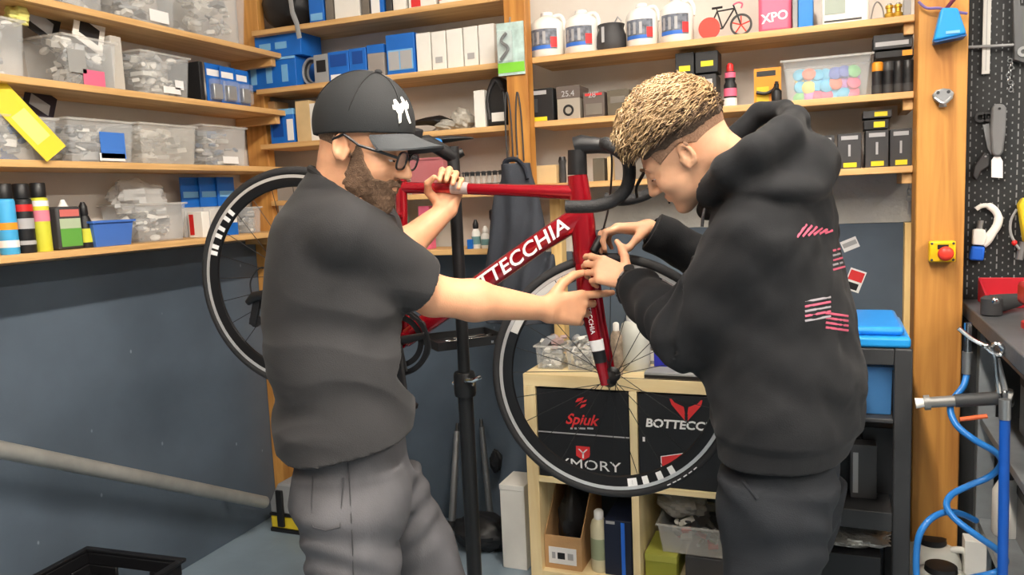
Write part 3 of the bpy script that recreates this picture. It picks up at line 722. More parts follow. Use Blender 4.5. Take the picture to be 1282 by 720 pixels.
# slanted pocket opening
pk = [P(930, 596, 1.60), P(936, 604, 1.60), P(944, 614, 1.603), P(948, 618, 1.605)]
for i_, (u_, v_) in enumerate(((929, 602), (935, 609), (942, 617), (948, 625))):
    for k_ in range(400):
        q_ = P(u_, v_, 1.4+.001*k_)
        if trous_f(V3(q_)[None])[0] < 0: break
    pk[i_] = q_
MB().tube([p_ for p_ in pk], .0045, 8).build('pocket_welt', M_work, man2, off=base2)
# eyes, brows, drawstring
for s in (-1, 1):
    e = MB().ell(h2(.082, .031*s, .0135), (.0125, .0125, .0125), 16, 12).build('eye', M_eye, man2, off=base2)
    MB().ell(h2(.093, .031*s, .009), (.0025, .0055, .0055), 12, 8).build('iris', M_iris, e, off=base2)
    MB().tube([h2(.102, s*.012, .036), h2(.1, s*.03, .041), h2(.088, s*.047, .036)], [.003, .004, .002], 6).build('eyebrow', mat('brow_hair', (110, 82, 58), .8), man2, off=base2)
MB().tube([P(882, 262, 1.68), P(880, 272, 1.66), P(879, 284, 1.66)], .0035, 6).build('drawstring', M_blackp, man2, off=base2)
# hair: faded dark sides under a mop of blond strands
M_fade = mat('faded_hair', (80, 64, 52), .8, var=.3, vscale=220, bump=.5, bscale=420)
M_blond = mat('blond_hair', (132, 104, 72), .5, var=.5, vscale=26, rgb2=(186, 157, 116))
M_under = mat('dark_blond_hair', (84, 64, 46), .7, var=.3, vscale=120, bump=.5, bscale=300)
def hairline(q): return .052-.25*q[:, 0]*0+np.where(q[:, 0] > .03, .02*(q[:, 0]-.03)/.07, 0)+np.where(q[:, 0] < -.03, (q[:, 0]+.03)*.5, 0)
def fade_f(p):
    q = (p-V3(HO2))@HR2; e = head_sdf(q)
    d = np.maximum(e-.0045-.001*vnoise(p, 300), -(e+.004)); d = np.maximum(d, q[:, 2]-.1); d = np.maximum(d, q[:, 0]-.066-.2*q[:, 2])
    return np.maximum(d, .043+.005*vnoise(p, 90)-q[:, 2]+.15*np.clip(q[:, 0], -.2, .1))
def stubble_f(p):
    q = (p-V3(HO2))@HR2; e = head_sdf(q)
    d = np.maximum(e-.0022, -(e+.004)); d = np.maximum(d, q[:, 2]-.07); d = np.maximum(d, q[:, 0]-.046-.2*q[:, 2])
    lo = np.where(q[:, 0] > -.02, .03-.3*np.clip(q[:, 0]-.02, 0, 1), .02+.5*(q[:, 0]+.02)); return np.maximum(d, lo+.003*vnoise(p, 90)-q[:, 2])
sdf_obj('stubble', stubble_f, V3(HO2)-.17, V3(HO2)+.19, .004, mat('hair_stubble', (158, 122, 98), .8, var=.2, vscale=260, bump=.4, bscale=420), man2, base2)
sdf_obj('faded_hair', fade_f, V3(HO2)-.17, V3(HO2)+.19, .004, M_fade, man2, base2)
def mop_f(p):
    q = (p-V3(HO2))@HR2; e = s_ell(q, (-.008, 0, .058), (.108, .083, .104))
    lim = .066+.17*np.clip(q[:, 0], -.15, .08); d = e+.004-.013*np.clip((q[:, 2]-lim)/.035, 0, 1)-.003*vnoise(p, 90, 1.); d = np.maximum(d, -(head_sdf(q)+.004))
    return np.maximum(d, .066+.006*vnoise(p, 70, 2.)+.17*np.clip(q[:, 0], -.15, .08)-q[:, 2])
sdf_obj('hair_cap', mop_f, V3(HO2)-.17, V3(HO2)+.2, .004, M_under, man2, base2)
hb = MB(); hb2 = MB(); rr = random.Random(4)
for i in range(7500):
    z = rr.uniform(-.12, 1); th = rr.uniform(0, 2*PI); s_ = math.sqrt(1-z*z)
    x, y, zz = -.008+.113*s_*math.cos(th), .088*s_*math.sin(th), .058+.111*z
    lim = .064+.17*max(-.15, min(.08, x))
    if zz < lim: continue
    f_ = .925+.075*min(1, (zz-lim)/.045); x = -.008+(x+.008)*f_; y *= f_
    nrm = Vector((s_*math.cos(th)/.108, s_*math.sin(th)/.083, z/.1)).normalized()
    fl = Vector((.9+rr.uniform(-.5, .4), (.55 if y > 0 else -.55)*rr.uniform(0, 1.3)+rr.uniform(-.4, .4), rr.uniform(-.25, .35)))
    fl = (fl-nrm*fl.dot(nrm)*.75).normalized(); L = rr.uniform(.026, .05)*(1.0 if x > .02 else .85)*(.55 if x > .07 else 1)
    pts = []; p0 = Vector((x, y, zz))-nrm*.002
    for k in range(4):
        t = k/3; q = p0+fl*L*t+nrm*(.014*math.sin(t*2.4)*rr.uniform(.7, 1.3)+.003); pts.append(h2(q.x, q.y, q.z))
    (hb if rr.random() < min(.93, .15+(zz-lim)*22) else hb2).tube(pts, [.001, .0016, .0013, .0003], 4, caps=False)
o = hb.build('hair_strands', M_blond, man2, off=base2, angle=80); o['kind'] = 'stuff'
o = hb2.build('hair_strands', M_under, man2, off=base2, angle=80); o['kind'] = 'stuff'
# wrist watch on the near arm
wa = thing('wrist_watch', 'grey wrist watch at the cuff of the hooded worker', 'watch', WR2)
ax = (WR2-EL2).normalized(); wc = EL2+(WR2-EL2)*.955; wr_, wu_ = frame_of(ax)
MB().lathe([(.0335, 0), (.0345, .01), (.0335, .02), (.030, .02), (.030, 0), (.0335, 0)], 28, wc-ax*.006, ax, caps=False).build('strap', mat('watch_strap', (150, 152, 156), .35, metal=.6), wa, off=WR2)
side = (-H_D*.7+UPZ*.5); side = (side-ax*side.dot(ax)).normalized()
MB().cyl(wc+ax*.004+side*.028, wc+ax*.004+side*.042, .015, .0135, 20).build('case', mat('watch_case', (60, 62, 66), .3, metal=.7), wa, off=WR2)
# printed stripes on the back of the hooded top are added once its surface exists
def project_to(f, p, d, tmax=.5, n=160):
    """walk from p along d until the surface f is met"""
    ts = np.linspace(0, tmax, n); pts = V3(p)[None]+ts[:, None]*V3(d)[None]; v = f(pts.astype(np.float32)); i = np.argmax(v < 0)
    return Vector([float(x) for x in pts[i]]) if v[i] < 0 else None
def stripes(rows, m):
    s = MB()
    for (u0, v0), (u1, v1), th in rows:
        pts = []
        for k in range(7):
            u_, v_ = u0+(u1-u0)*k/6, v0+(v1-v0)*k/6; q = project_to(hoodie_f, P(u_, v_, 1.3), ray(u_, v_).normalized())
            if q is not None: pts.append(q-ray(u_, v_).normalized()*.002)
        if len(pts) > 2: s.tube(pts, th, 5, flat=.35, up=tuple(-CF))
    return s
pinks = []; greys = []
for k in range(6):
    pinks.append(((998+7*k, 297-1*k), (1010+6.5*k, 281+1.5*k), .0028))
for k in range(5): (greys if k % 2 else pinks).append(((1043, 314+6*k), (1061, 309+6*k), .0024))
for k in range(5): (pinks if k % 2 else greys).append(((1008, 402-6*k), (1040, 396-6*k), .0024))
for k in range(4): pinks.append(((1034, 392+6*k), (1062, 396+6*k), .0026))
for rows_, m_ in ((pinks, mat('print_pink', (188, 84, 108), .7)), (greys, mat('print_grey', (146, 142, 148), .7))):
    for r_ in rows_:
        s_ = stripes([r_], None)
        if s_.v: s_.build('printed_stripe', m_, man2, off=base2)
# ================================================================== the red road bicycle on the repair stand
RHUB = P(373, 350, 2.40); FHUB = P(765, 472, 2.16)
bx = (FHUB-RHUB).normalized(); by = UPZ.cross(bx).normalized(); bz = bx.cross(by); WB = (FHUB-RHUB).length
def B(x, z, y=0.): return RHUB+bx*x+bz*z+by*y
def BP(u, v, y):                                # point seen at u, v on the plane y beside the bicycle's mid plane
    d = ray(u, v); return CP+d*(((RHUB+by*y-CP).dot(by))/d.dot(by))
M_red = mat('candy_red', (164, 14, 32), .26, metal=.5, coat=.8, var=.05, vscale=3)
M_rubber = mat('tyre_rubber', (40, 40, 42), .75, bump=.1, bscale=200)
M_rim = mat('rim_black', (20, 20, 22), .3)
M_alu = mat('brushed_alu', (196, 198, 200), .3, metal=.85)
M_track = mat('brake_track', (206, 206, 206), .35, metal=.5)
M_chrome = mat('chrome', (210, 212, 214), .18, metal=1.)
M_satin = mat('satin_black', (26, 26, 28), .42)
M_tape = mat('bar_tape', (34, 34, 36), .65, bump=.25, bscale=160)
M_wht = mat('white_print', (236, 236, 236), .5)
boff = Vector((B(.5, 0).x, B(.5, 0).y, B(.5, -.34).z))
bike = thing('road_bicycle', 'glossy red road bicycle with drop bars held up on the repair stand', 'bicycle', boff)
def bb(mb, name, m, parent=bike, **k): return mb.build(name, m, parent, off=boff, **k)
bb(MB().tube([B(.27, .352), B(.40, .383), B(.62, .43), B(.77, .462)], [.0165, .0155, .0165, .021], 16, flat=.85, up=by), 'top_tube', M_red)
dt = bb(MB().tube([B(.377, -.075), B(.45, .01), B(.7, .299), B(.80, .405)], [.028, .029, .0285, .032], 18, flat=.8, up=by), 'down_tube', M_red)
bb(MB().tube([B(.258, .40), B(.30, .235), B(.377, -.075)], [.019, .0175, .021], 14, flat=.8, up=by), 'seat_tube', M_red)
bb(MB().tube([B(.762, .508), B(.785, .45), B(.81, .385), B(.838, .305)], [.027, .031, .034, .033], 18, flat=.75, up=by), 'head_tube', M_red)
bb(MB().cyl(B(.377, -.075, -.043), B(.377, -.075, .043), .026, n=20), 'bottom_bracket', M_red)
for s in (-1, 1):
    bb(MB().tube([B(.36, -.072, s*.03), B(.2, -.045, s*.045), B(0, 0, s*.062)], [.014, .0105, .008], 10), 'chain_stay', M_red)
    bb(MB().tube([B(.295, .28, s*.014), B(.16, .165, s*.038), B(0, .004, s*.062)], [.0095, .0075, .0065], 10), 'seat_stay', M_red)
    bb(MB().tube([B(.848, .285, s*.036), B(.868, .225, s*.052), B(.915, .125, s*.053), B(.965, .03, s*.052), B(.986, -.012, s*.051)], [.026, .0235, .0185, .0145, .012], 14, flat=.5, up=by), 'fork_blade', M_red)
bb(MB().tube([B(.833, .318), B(.843, .292), B(.852, .268)], [.035, .036, .028], 16, flat=1.35, up=by), 'fork_crown', M_red)
# flashes on the near fork blade
bb(MB().tube([B(.931, .1, -.0535), B(.944, .074, -.0535)], [.0192, .0178], 14, flat=.55, up=by), 'white_flash', M_wht)
bb(MB().tube([B(.9445, .073, -.0535), B(.9585, .044, -.053)], [.0179, .016], 14, flat=.55, up=by), 'black_flash', M_satin)
fd = (B(.915, .125)-B(.868, .225)).normalized()
lettering('BOTTECCHIA', .017, B(.898, .165, -.0665), fd, bz*.9+bx*.6, M_wht, bike, off=boff, spacing=1.05)
dd = (B(.7, .299)-B(.45, .01)).normalized()
lettering('BOTTECCHIA', .054, B(.640, .2265, -.0245), dd, by.cross(dd)*-1 if by.cross(dd).z < 0 else by.cross(dd), M_wht, bike, off=boff, shear=.18, spacing=1.02, xscale=1.18, bold=.0008)
bb(MB().tube([B(.42, .3885), B(.47, .399)], .0172, 16, flat=.86, up=by), 'silver_band', mat('silver_decal', (178, 170, 170), .4, metal=.3))
bb(MB().cyl(B(.2565, .405), B(.2615, .388), .0215, n=18), 'seat_clamp', M_satin)
bb(MB().tube([B(.262, .39), B(.225, .53)], .0145, 14), 'seat_post', M_satin)
# cockpit
bb(MB().tube([B(.7625, .509), B(.745, .572)], [.027, .0255], 18, flat=.8, up=by), 'spacer', M_satin)
bb(MB().tube([B(.738, .58), B(.752, .588), B(.80, .597), B(.838, .602)], [.026, .0255, .021, .019], 16, flat=.85, up=by), 'stem', M_satin)
near_d = [B(.838, .602, -.03), B(.842, .604, -.12), B(.848, .604, -.185), B(.862, .602, -.205), BP(783, 196, -.21), BP(788, 214, -.21), BP(784, 236, -.212), BP(768, 251, -.214), BP(745, 258, -.216), BP(709, 259, -.217)]
far_d = [B(.838, .602, .03), B(.842, .604, .12), B(.85, .604, .18), BP(812, 195, .205), BP(826, 212, .21), BP(824, 232, .212), BP(806, 245, .214), BP(780, 251, .215), BP(757, 248, .216)]
def smooth_path(p, n=6):
    out = []
    for i in range(len(p)-1):
        p0, p1, p2, p3 = p[max(i-1, 0)], p[i], p[i+1], p[min(i+2, len(p)-1)]
        for k in range(n):
            f = k/n; out.append(.5*(2*p1+(p2-p0)*f+(2*p0-5*p1+4*p2-p3)*f*f+(3*p1-p0-3*p2+p3)*f**3))
    return out+[p[-1]]
for path in (near_d, far_d):
    h = bb(MB().tube(smooth_path(path), .0158, 12), 'handlebar_drop', M_tape)
    s = -1 if path is near_d else 1; c = path[4] if s < 0 else path[4]
    lv = MB().tube(smooth_path([c+bx*.012+bz*.03, c+bx*.04+bz*.02, c+bx*.052-bz*.02, c+bx*.044-bz*.062, c+bx*.052-bz*.088], 4), [.009]*4+[.008]*4+[.007]*4+[.006]*4+[.004], 8, flat=.6)
    bb(lv, 'brake_lever', M_satin)
bb(MB().cyl(B(.838, .602, -.04), B(.838, .602, .04), .0175, n=16), 'bar_clamp', M_satin)
# front brake: calliper, cable
cal = bb(MB().tube([B(.862, .325, -.035), B(.868, .355, -.028), B(.872, .378, 0), B(.868, .355, .028), B(.862, .325, .035)], [.011, .012, .013, .012, .011], 10), 'brake_calliper', M_satin)
for s in (-1, 1): bb(MB().tube([B(.862, .33, s*.034), B(.872, .308, s*.03)], [.009, .007], 8), 'brake_pad', M_satin, cal)
bb(MB().tube(smooth_path([B(.87, .38, -.02), B(.872, .44, -.035), B(.868, .50, -.06), B(.862, .56, -.10), B(.856, .596, -.14)], 6), .0028, 6), 'brake_cable', M_blackp)
# wheels
def wheel(c, name):
    t = bb(MB().ring(c, by, 0, [(.3065, -.0105), (.3165, -.0112), (.318, -.004), (.318, .004), (.3165, .0112), (.3065, .0105), (.282, .0055), (.2795, 0), (.282, -.0055)], 96), name, M_rim)
    bb(MB().ring(c, by, .3275, [(.0128*math.cos(a*PI/6), .0128*math.sin(a*PI/6)) for a in range(12)], 96), 'tyre', M_rubber, t)
    for s in (-1, 1): bb(MB().ring(c, by, .3115, [(-.0045, s*.0106), (.0048, s*.0112), (.0048, s*.0122), (-.0045, s*.0118)], 96), 'brake_track', M_track, t)
    bb(MB().lathe([(.006, -.056), (.009, -.05), (.02, -.036), (.022, -.03), (.012, -.024), (.011, .024), (.022, .03), (.02, .036), (.009, .05), (.006, .056)], 24, c, by), 'hub', M_satin, t)
    sp = MB().cyl((0, 0, 0), (0, 0, 1), .0011, n=5).mesh('spoke')
    for k in range(24):
        s = 1 if k % 2 else -1; th = 2*PI*k/24; th2 = th+(.42 if (k//2) % 2 else -.42)
        p0 = c+(bx*math.cos(th2)+bz*math.sin(th2))*.02+by*s*.03; p1 = c+(bx*math.cos(th)+bz*math.sin(th))*.281
        o = bpy.data.objects.new('spoke', sp); COL.objects.link(o); o.parent = t
        d = p1-p0; o.location = p0-boff; o.rotation_mode = 'QUATERNION'; o.rotation_quaternion = d.to_track_quat('Z', 'Y'); o.scale = (1, 1, d.length)
    sp.materials.append(M_satin)
    return t
def decal_arc(c, par, th0, th1, r0, r1, m, name='rim_decal'):
    d = MB(); n = max(2, int((th1-th0)/4)); vs = []
    for k in range(n+1):
        a = math.radians(th0+(th1-th0)*k/n)
        for r in (r0, r1):
            f = (r-.282)/(.3065-.282); vs.append(c+(bx*math.cos(a)+bz*math.sin(a))*r-by*(.0055+.005*min(f, 1.5)+.0009))
    d.add(vs, [(2*k, 2*k+1, 2*k+3, 2*k+2) for k in range(n)]); return bb(d, name, m, par, smooth=False)
rw = wheel(RHUB, 'wheel'); fw = wheel(FHUB, 'wheel')
M_rimw = mat('rim_panel_pale', (208, 206, 202), .4)
decal_arc(FHUB, fw, 110, 172, .285, .3062, M_rimw); decal_arc(FHUB, fw, 24, 78, .285, .3062, mat('rim_panel_pink', (196, 178, 176), .4))
for a in (120, 127, 133): decal_arc(FHUB, fw, a, a+4.5, .290, .3055, M_satin)
for a in (176, 160): decal_arc(FHUB, fw, a, a+3, .288, .306, M_satin)
for a in (-66, -58, -50, -43): decal_arc(FHUB, fw, a, a+(5 if a == -66 else 3.2), .286, .309, M_wht)
decal_arc(FHUB, fw, -63.8, -62.4, .291, .304, M_satin)
for a in (150, 155, 162, 167, 174, 178): decal_arc(RHUB, rw, a, a+2.6, .286, .308, M_wht)
for a in (-47, -44, -41.5, -38, -35, -32): decal_arc(FHUB, fw, a, a+1.9, .3262, .3292, M_wht, 'tyre_marking')
# drivetrain on the near side
for r, y in ((.101, -.048), (.078, -.041)):
    ch = bb(MB().ring(B(.377, -.075, y), by, 0, [(r, -.0015), (r, .0015), (r-.016, .002), (r-.016, -.002)], 64), 'chain_ring', M_satin)
sp_ = MB()
for k in range(4):
    a = k*PI/2+.5; sp_.tube([B(.377, -.075, -.05), B(.377+.09*math.cos(a), -.075+.09*math.sin(a), -.05)], [.014, .009], 8, flat=.4, up=by)
bb(sp_, 'spider', M_satin)
ca_, sa_ = math.cos(-1.15), math.sin(-1.15)
for s in (-1, 1):
    c_ = bb(MB().tube([B(.377, -.075, s*.058), B(.377+s*-.17*ca_*-1*-1, -.075+s*-.17*sa_*-1*-1, s*.07)], [.016, .012], 10, flat=.6, up=by), 'crank_arm', M_satin)
    q = B(.377-s*.17*ca_, -.075-s*.17*sa_, s*.11)
    bb(MB().obox(q, (.045, .035, .008), bx, by, bz), 'pedal', M_satin, c_, bevel=.003)
cs = bb(MB().lathe([(.026, -.055), (.03, -.05), (.034, -.046), (.038, -.042), (.042, -.038), (.046, -.034), (.05, -.03), (.05, -.026)], 32, RHUB, by), 'cassette', M_alu)
chn = smooth_path([B(.377, .026, -.046), B(.2, .03, -.046), B(0, .045, -.046), B(-.04, .02, -.046), B(-.04, -.04, -.046), B(-.075, -.075, -.048), B(-.09, -.12, -.048), B(-.05, -.15, -.048), B(.1, -.15, -.047), B(.33, -.168, -.046), B(.42, -.165, -.046), B(.478, -.08, -.046), B(.445, -.0, -.046)], 5)
bb(MB().tube(chn, .0042, 6, closed=True, flat=.8), 'chain', M_blackp)
dr = bb(MB().tube([B(.0, -.01, -.062), B(-.06, -.055, -.064), B(-.1, -.075, -.064), B(-.118, -.1, -.06)], [.012, .014, .015, .01], 10, flat=.7, up=by), 'rear_derailleur', M_satin)
bb(MB().obox(B(-.092, -.115, -.052), (.012, .006, .05), bx, by, bz), 'derailleur_cage', M_satin, dr, bevel=.002)
for x, z in ((-.085, -.09), (-.088, -.15)): bb(MB().cyl(B(x, z, -.046), B(x, z, -.052), .02, n=16), 'jockey_wheel', M_satin, dr)
bb(MB().tube(smooth_path([B(-.1, -.08, -.066), B(-.118, -.03, -.064), B(-.09, .02, -.062), B(-.02, .015, -.064)], 5), .0024, 6), 'gear_cable', M_blackp)

# ------------------------------------------------------------------ repair stand
SC = P(584, 520, 2.44); SX, SY = SC.x, SC.y
M_stand = mat('stand_black', (27, 28, 30), .45)
M_blue = mat('knob_blue', (40, 120, 200), .4)
st = thing('repair_stand', 'black upright bicycle repair stand behind the red frame', 'stand', (SX, SY, 0))
ZC = P(580, 470, 2.44).z; ZT = P(566, 186, 2.44).z
MB().lathe([(.0235, .06), (.0235, ZC)], 24).build('column', M_stand, st)
MB().lathe([(.0185, ZC-.02), (.0185, ZT)], 24).build('column_extension', M_stand, st)
col_ = MB().lathe([(.032, ZC-.06), (.034, ZC-.05), (.034, ZC+.005), (.03, ZC+.014)], 24).build('collar', M_stand, st)
MB().tube([(.02, -.03, ZC-.005), (.05, -.045, ZC), (.075, -.04, ZC+.012)], [.008, .007, .006], 8).build('quick_release_lever', M_chrome, col_)
MB().tube([(-.035, -.01, ZC-.02), (.035, -.01, ZC-.02)], .007, 8).build('clamp_bolt', M_chrome, col_)
MB().lathe([(.05, 0), (.05, .012), (.03, .05), (.0255, .12)], 24).build('foot_hub', M_stand, st)
for a in (20, 140, 260):
    d = Vector((math.cos(math.radians(a)), math.sin(math.radians(a)), 0))
    MB().tube([d*.02+UPZ*.07, d*.32+UPZ*.02], .016, 10).build('leg', M_stand, st)
SP = B(.24, .475); lp = SP-Vector((SX, SY, 0)); top = Vector((0, 0, ZT))
jaw = MB().tube([top+Vector((0, 0, -.03)), top+(lp-top)*.5+UPZ*.01, lp+(top-lp)*.18], [.021, .02, .018], 14).build('clamp_arm', M_stand, st)
MB().obox(lp+(top-lp).normalized()*.028, (.03, .018, .045), (top-lp).normalized(), bz.cross((top-lp).normalized()), bz).build('clamp_jaw', M_stand, jaw, bevel=.006)
hd = [P(530, 178, 2.40), P(545, 176, 2.40), P(565, 174, 2.41), P(580, 173, 2.42), P(592, 173, 2.43)]
MB().tube([p_-Vector((SX, SY, 0)) for p_ in hd], [.02, .024, .022, .014, .006], 12, flat=.45).build('clamp_handle', M_stand, st)
MB().tube([p_-Vector((SX, SY, 0)) for p_ in (P(552, 190, 2.42), P(566, 196, 2.43), P(580, 190, 2.43))], [.012, .022, .012], 12).build('clamp_head', M_stand, st)
MB().ell(P(546, 178, 2.36)-Vector((SX, SY, 0)), (.02, .014, .012)).build('blue_cap', M_blue, st)
# tool tray clipped to the column
tr = thing('tool_tray', 'black tray of steel tools clamped to the repair stand column', 'tray', (SX, SY, 0))
q0 = P(552, 440, 2.46); q1 = P(640, 432, 2.56); zt = q0.z
tv = Vector((SX, SY, 0))
tx = (Vector((q1.x-q0.x, q1.y-q0.y, 0))).normalized(); ty = UPZ.cross(tx); tl = (Vector((q1.x, q1.y, 0))-Vector((q0.x, q0.y, 0))).length
oc = Vector((q0.x, q0.y, zt))-tv
def tray_box(mb, a0, a1, b0, b1, z0, z1): return mb.obox(oc+tx*(a0+a1)/2+ty*(b0+b1)/2+UPZ*(z0+z1)/2, ((a1-a0)/2, (b1-b0)/2, (z1-z0)/2), tx, ty, UPZ)
tray_box(MB(), 0, tl, .03, .22, -.006, 0).build('base', M_stand, tr)
for a0, a1, b0, b1 in ((0, tl, .03, .034), (0, tl, .216, .22), (0, .004, .03, .22), (tl-.004, tl, .03, .22)): tray_box(MB(), a0, a1, b0, b1, 0, .022).build('rim', M_stand, tr)
def spanner(p, d, L, label, w=.011):
    d = Vector(d).normalized(); n = UPZ.cross(d); t = thing('spanner', label, 'spanner', p, group='steel spanners')
    MB().prism([(0, -w*.5), (L, -w*.5), (L, w*.5), (0, w*.5)], (0, 0, 0), d, n, UPZ, .005).build('shaft', M_chrome, t, bevel=.0015)
    MB().lathe([(w*.62, 0), (w*1.1, 0), (w*1.1, .008), (w*.62, .008), (w*.62, 0)], 20, d*(L+w*.9), caps=False).build('ring_end', M_chrome, t)
    MB().prism([(0, -w*.5), (-.012, -w*1.1), (-.028, -w*.9), (-.026, -w*.45), (-.014, -w*.35), (-.014, w*.35), (-.026, w*.45), (-.028, w*.9), (-.012, w*1.1), (0, w*.5)], (0, 0, 0), d, n, UPZ, .007).build('open_end', M_chrome, t, bevel=.001)
    return t
for i, (a, b, L) in enumerate(((.03, .06, .15), (.05, .1, .16), (.09, .13, .13), (.13, .16, .12))):
    spanner(tv+oc+tx*a+ty*b+UPZ*.0005, tx*1+ty*(.12*(i-1)), L, ['steel spanner nearest the front edge of the stand tray', 'second steel spanner from the front edge of the stand tray', 'third steel spanner from the front edge of the stand tray', 'rearmost steel spanner on the stand tray'][i])
# ================================================================== shared builders for boxes, tubs and bottles
M_card = mat('cardboard', (190, 150, 104), .85, var=.08, vscale=14, bump=.1, bscale=90)
M_kraft = mat('pale_kraft', (206, 178, 132), .85, var=.06, vscale=14)
M_clear = mat('clear_plastic', (226, 230, 232), .2, alpha=.17, spec=.6)
M_clear2 = mat('cloudy_plastic', (218, 216, 210), .3, alpha=.3, spec=.6)
M_bag = mat('polythene', (232, 234, 234), .25, alpha=.45, bump=.5, bscale=40)
M_boxw = mat('white_card', (232, 230, 224), .6, var=.04, vscale=10)
M_boxblue = mat('blue_card', (24, 104, 196), .45, var=.08, vscale=10)
M_boxlb = mat('light_blue_card', (120, 178, 224), .5)
M_boxk = mat('black_card', (26, 27, 30), .5, var=.12, vscale=10)
M_boxg = mat('grey_card', (112, 106, 98), .6, var=.1, vscale=12)
M_boxdg = mat('dark_grey_card', (58, 58, 60), .6, var=.1, vscale=12)
M_yel = mat('yellow_print', (226, 206, 40), .5)
M_grey = mat('grey_plastic', (150, 152, 154), .5)
M_dgrey = mat('dark_plastic', (56, 58, 60), .5)
M_steel = mat('steel', (168, 170, 172), .35, metal=.8, var=.08, vscale=20)
M_redp = mat('red_plastic', (200, 40, 40), .4)
M_pink = mat('pink_plastic', (226, 104, 136), .45)
M_orange = mat('orange_card', (236, 150, 40), .5)
M_green = mat('green_plastic', (96, 160, 70), .45)
M_yelp = mat('yellow_plastic', (222, 196, 46), .45)
M_foil = mat('foil', (190, 190, 186), .3, metal=.6, bump=.8, bscale=60)
M_bluep = mat('blue_plastic', (64, 118, 200), .45)
JUNK = [M_grey, M_boxw, M_boxw, M_clear2, M_bluep, M_steel]
def carton(name, label, cat, c, size, m, rotz=0., panels=(), lid=None, bevel=.002, group=None, fold=True):
    """c = centre of the base; size = width x, depth y, height z; panels = (u0, v0, u1, v1, material) on the front (-y), as fractions"""
    t = thing(name, label, cat, c, rotz, group); w_, d_, h_ = size
    MB().box(-w_/2, -d_/2, 0, w_/2, d_/2, h_).build('body', m, t, bevel=bevel)
    if lid: MB().box(-w_/2-.0015, -d_/2-.0015, h_*(1-lid[0]), w_/2+.0015, d_/2+.0015, h_+.0015).build('lid', lid[1], t, bevel=.0015)
    for k_, (u0, v0, u1, v1, pm) in enumerate(panels):
        MB().box(-w_/2+u0*w_, -d_/2-.0016-.0006*k_, v0*h_, -w_/2+u1*w_, -d_/2-.0004, v1*h_).build('printed_panel', pm, t)
    if fold and not lid:
        MB().box(-w_/2, -d_/2+d_*.46, h_, w_/2, -d_/2+d_*.54, h_+.0012).build('tape', M_kraft if m in (M_card, M_kraft) else m, t)
    return t
def tub(name, label, c, size, rotz=0., m=None, taper=.88, contents=None, lab=None, group=None, rim=.006, n_junk=60, junk=None, fill=.8, seed=1, cont_label=None):
    t = thing(name, label, 'tub', c, rotz, group); w_, d_, h_ = size; m = m or M_clear; th = .0022
    mb = MB(); bw, bd = w_*taper/2, d_*taper/2; W, D = w_/2, d_/2
    def rect(a, b, z): return [(-a, -b, z), (a, -b, z), (a, b, z), (-a, b, z)]
    vs = rect(bw, bd, 0)+rect(W, D, h_)+rect(W-th, D-th, h_)+rect(bw-th, bd-th, th)
    fs = [(3, 2, 1, 0)]+[(i, (i+1) % 4, 4+(i+1) % 4, 4+i) for i in range(4)]+[(4+i, 4+(i+1) % 4, 8+(i+1) % 4, 8+i) for i in range(4)]+[(8+i, 8+(i+1) % 4, 12+(i+1) % 4, 12+i) for i in range(4)]+[(12, 13, 14, 15)]
    mb.add(vs, fs).build('shell', m, t, bevel=.004)
    rm = MB(); e = rim
    for x0, y0, x1, y1 in ((-W-e, -D-e, W+e, -D), (-W-e, D, W+e, D+e), (-W-e, -D, -W, D), (W, -D, W+e, D)): rm.box(x0, y0, h_-.006, x1, y1, h_+.001)
    rm.build('rim', M_clear2 if m is M_clear else m, t)
    if lab:
        for (f0, z0, f1, z1, lm, face) in lab:
            if face == 'y': MB().box(-W*taper+f0*w_*taper, -D-.0015+(D-bd)*.2, z0*h_, -W*taper+f1*w_*taper, -D-.0005+(D-bd)*.2, z1*h_).build('sticker', lm, t)
            else: MB().box(W+.0005-(W-bw)*.2, -D*taper+f0*d_*taper, z0*h_, W+.0015-(W-bw)*.2, -D*taper+f1*d_*taper, z1*h_).build('sticker', lm, t)
    if cont_label:
        r = random.Random(seed); q = MB(); js = junk or JUNK
        for i in range(n_junk):
            q.cur = r.randrange(len(js)); z = r.uniform(.03, fill)*h_; k = taper+(1-taper)*z/h_
            s = r.uniform(.012, .03); x = r.uniform(-1, 1)*(W*k-s-.006); y = r.uniform(-1, 1)*(D*k-s-.006)
            R = Matrix.Rotation(r.uniform(0, 6), 3, 'Z') @ Matrix.Rotation(r.uniform(-.9, .9), 3, 'X'); ax = [R @ Vector(v) for v in ((1, 0, 0), (0, 1, 0), (0, 0, 1))]
            if r.random() < .6: q.obox((x, y, z+.004), (s, s*r.uniform(.3, .9), s*r.uniform(.12, .5)), *ax)
            elif r.random() < .5: q.ell((x, y, z+.004), (s, s*.8, s*.5), 8, 5, R)
            else: q.cyl(Vector((x, y, z+.004))-ax[0]*s, Vector((x, y, z+.004))+ax[0]*s, s*.35, n=8)
        o = q.build('small_parts', js, None); o.location = c; o.rotation_euler = (0, 0, rotz); tag(o, cont_label, 'parts', kind='stuff')
    return t
def crumple(name, label, cat, c, r, m, seed=1, kind=None, amp=.25):
    rr = random.Random(seed); mb = MB().ell((0, 0, 0), (1, 1, 1), 28, 18); vs = []
    ph = [rr.uniform(0, 6) for _ in range(6)]
    for x, y, z in mb.v:
        f = 1+amp*(math.sin(5*x+ph[0]+2*y)*math.cos(4*z+ph[1])+.6*math.sin(9*y+ph[2]+3*x)+.5*math.sin(11*z+7*x+ph[3]))*.5
        vs.append((x*f*r[0], y*f*r[1], max(-1, z*f)*r[2]+r[2]))
    mb.v = vs; o = mb.build(name, m, None, angle=25); o.location = c
    return tag(o, label, cat, kind=kind)
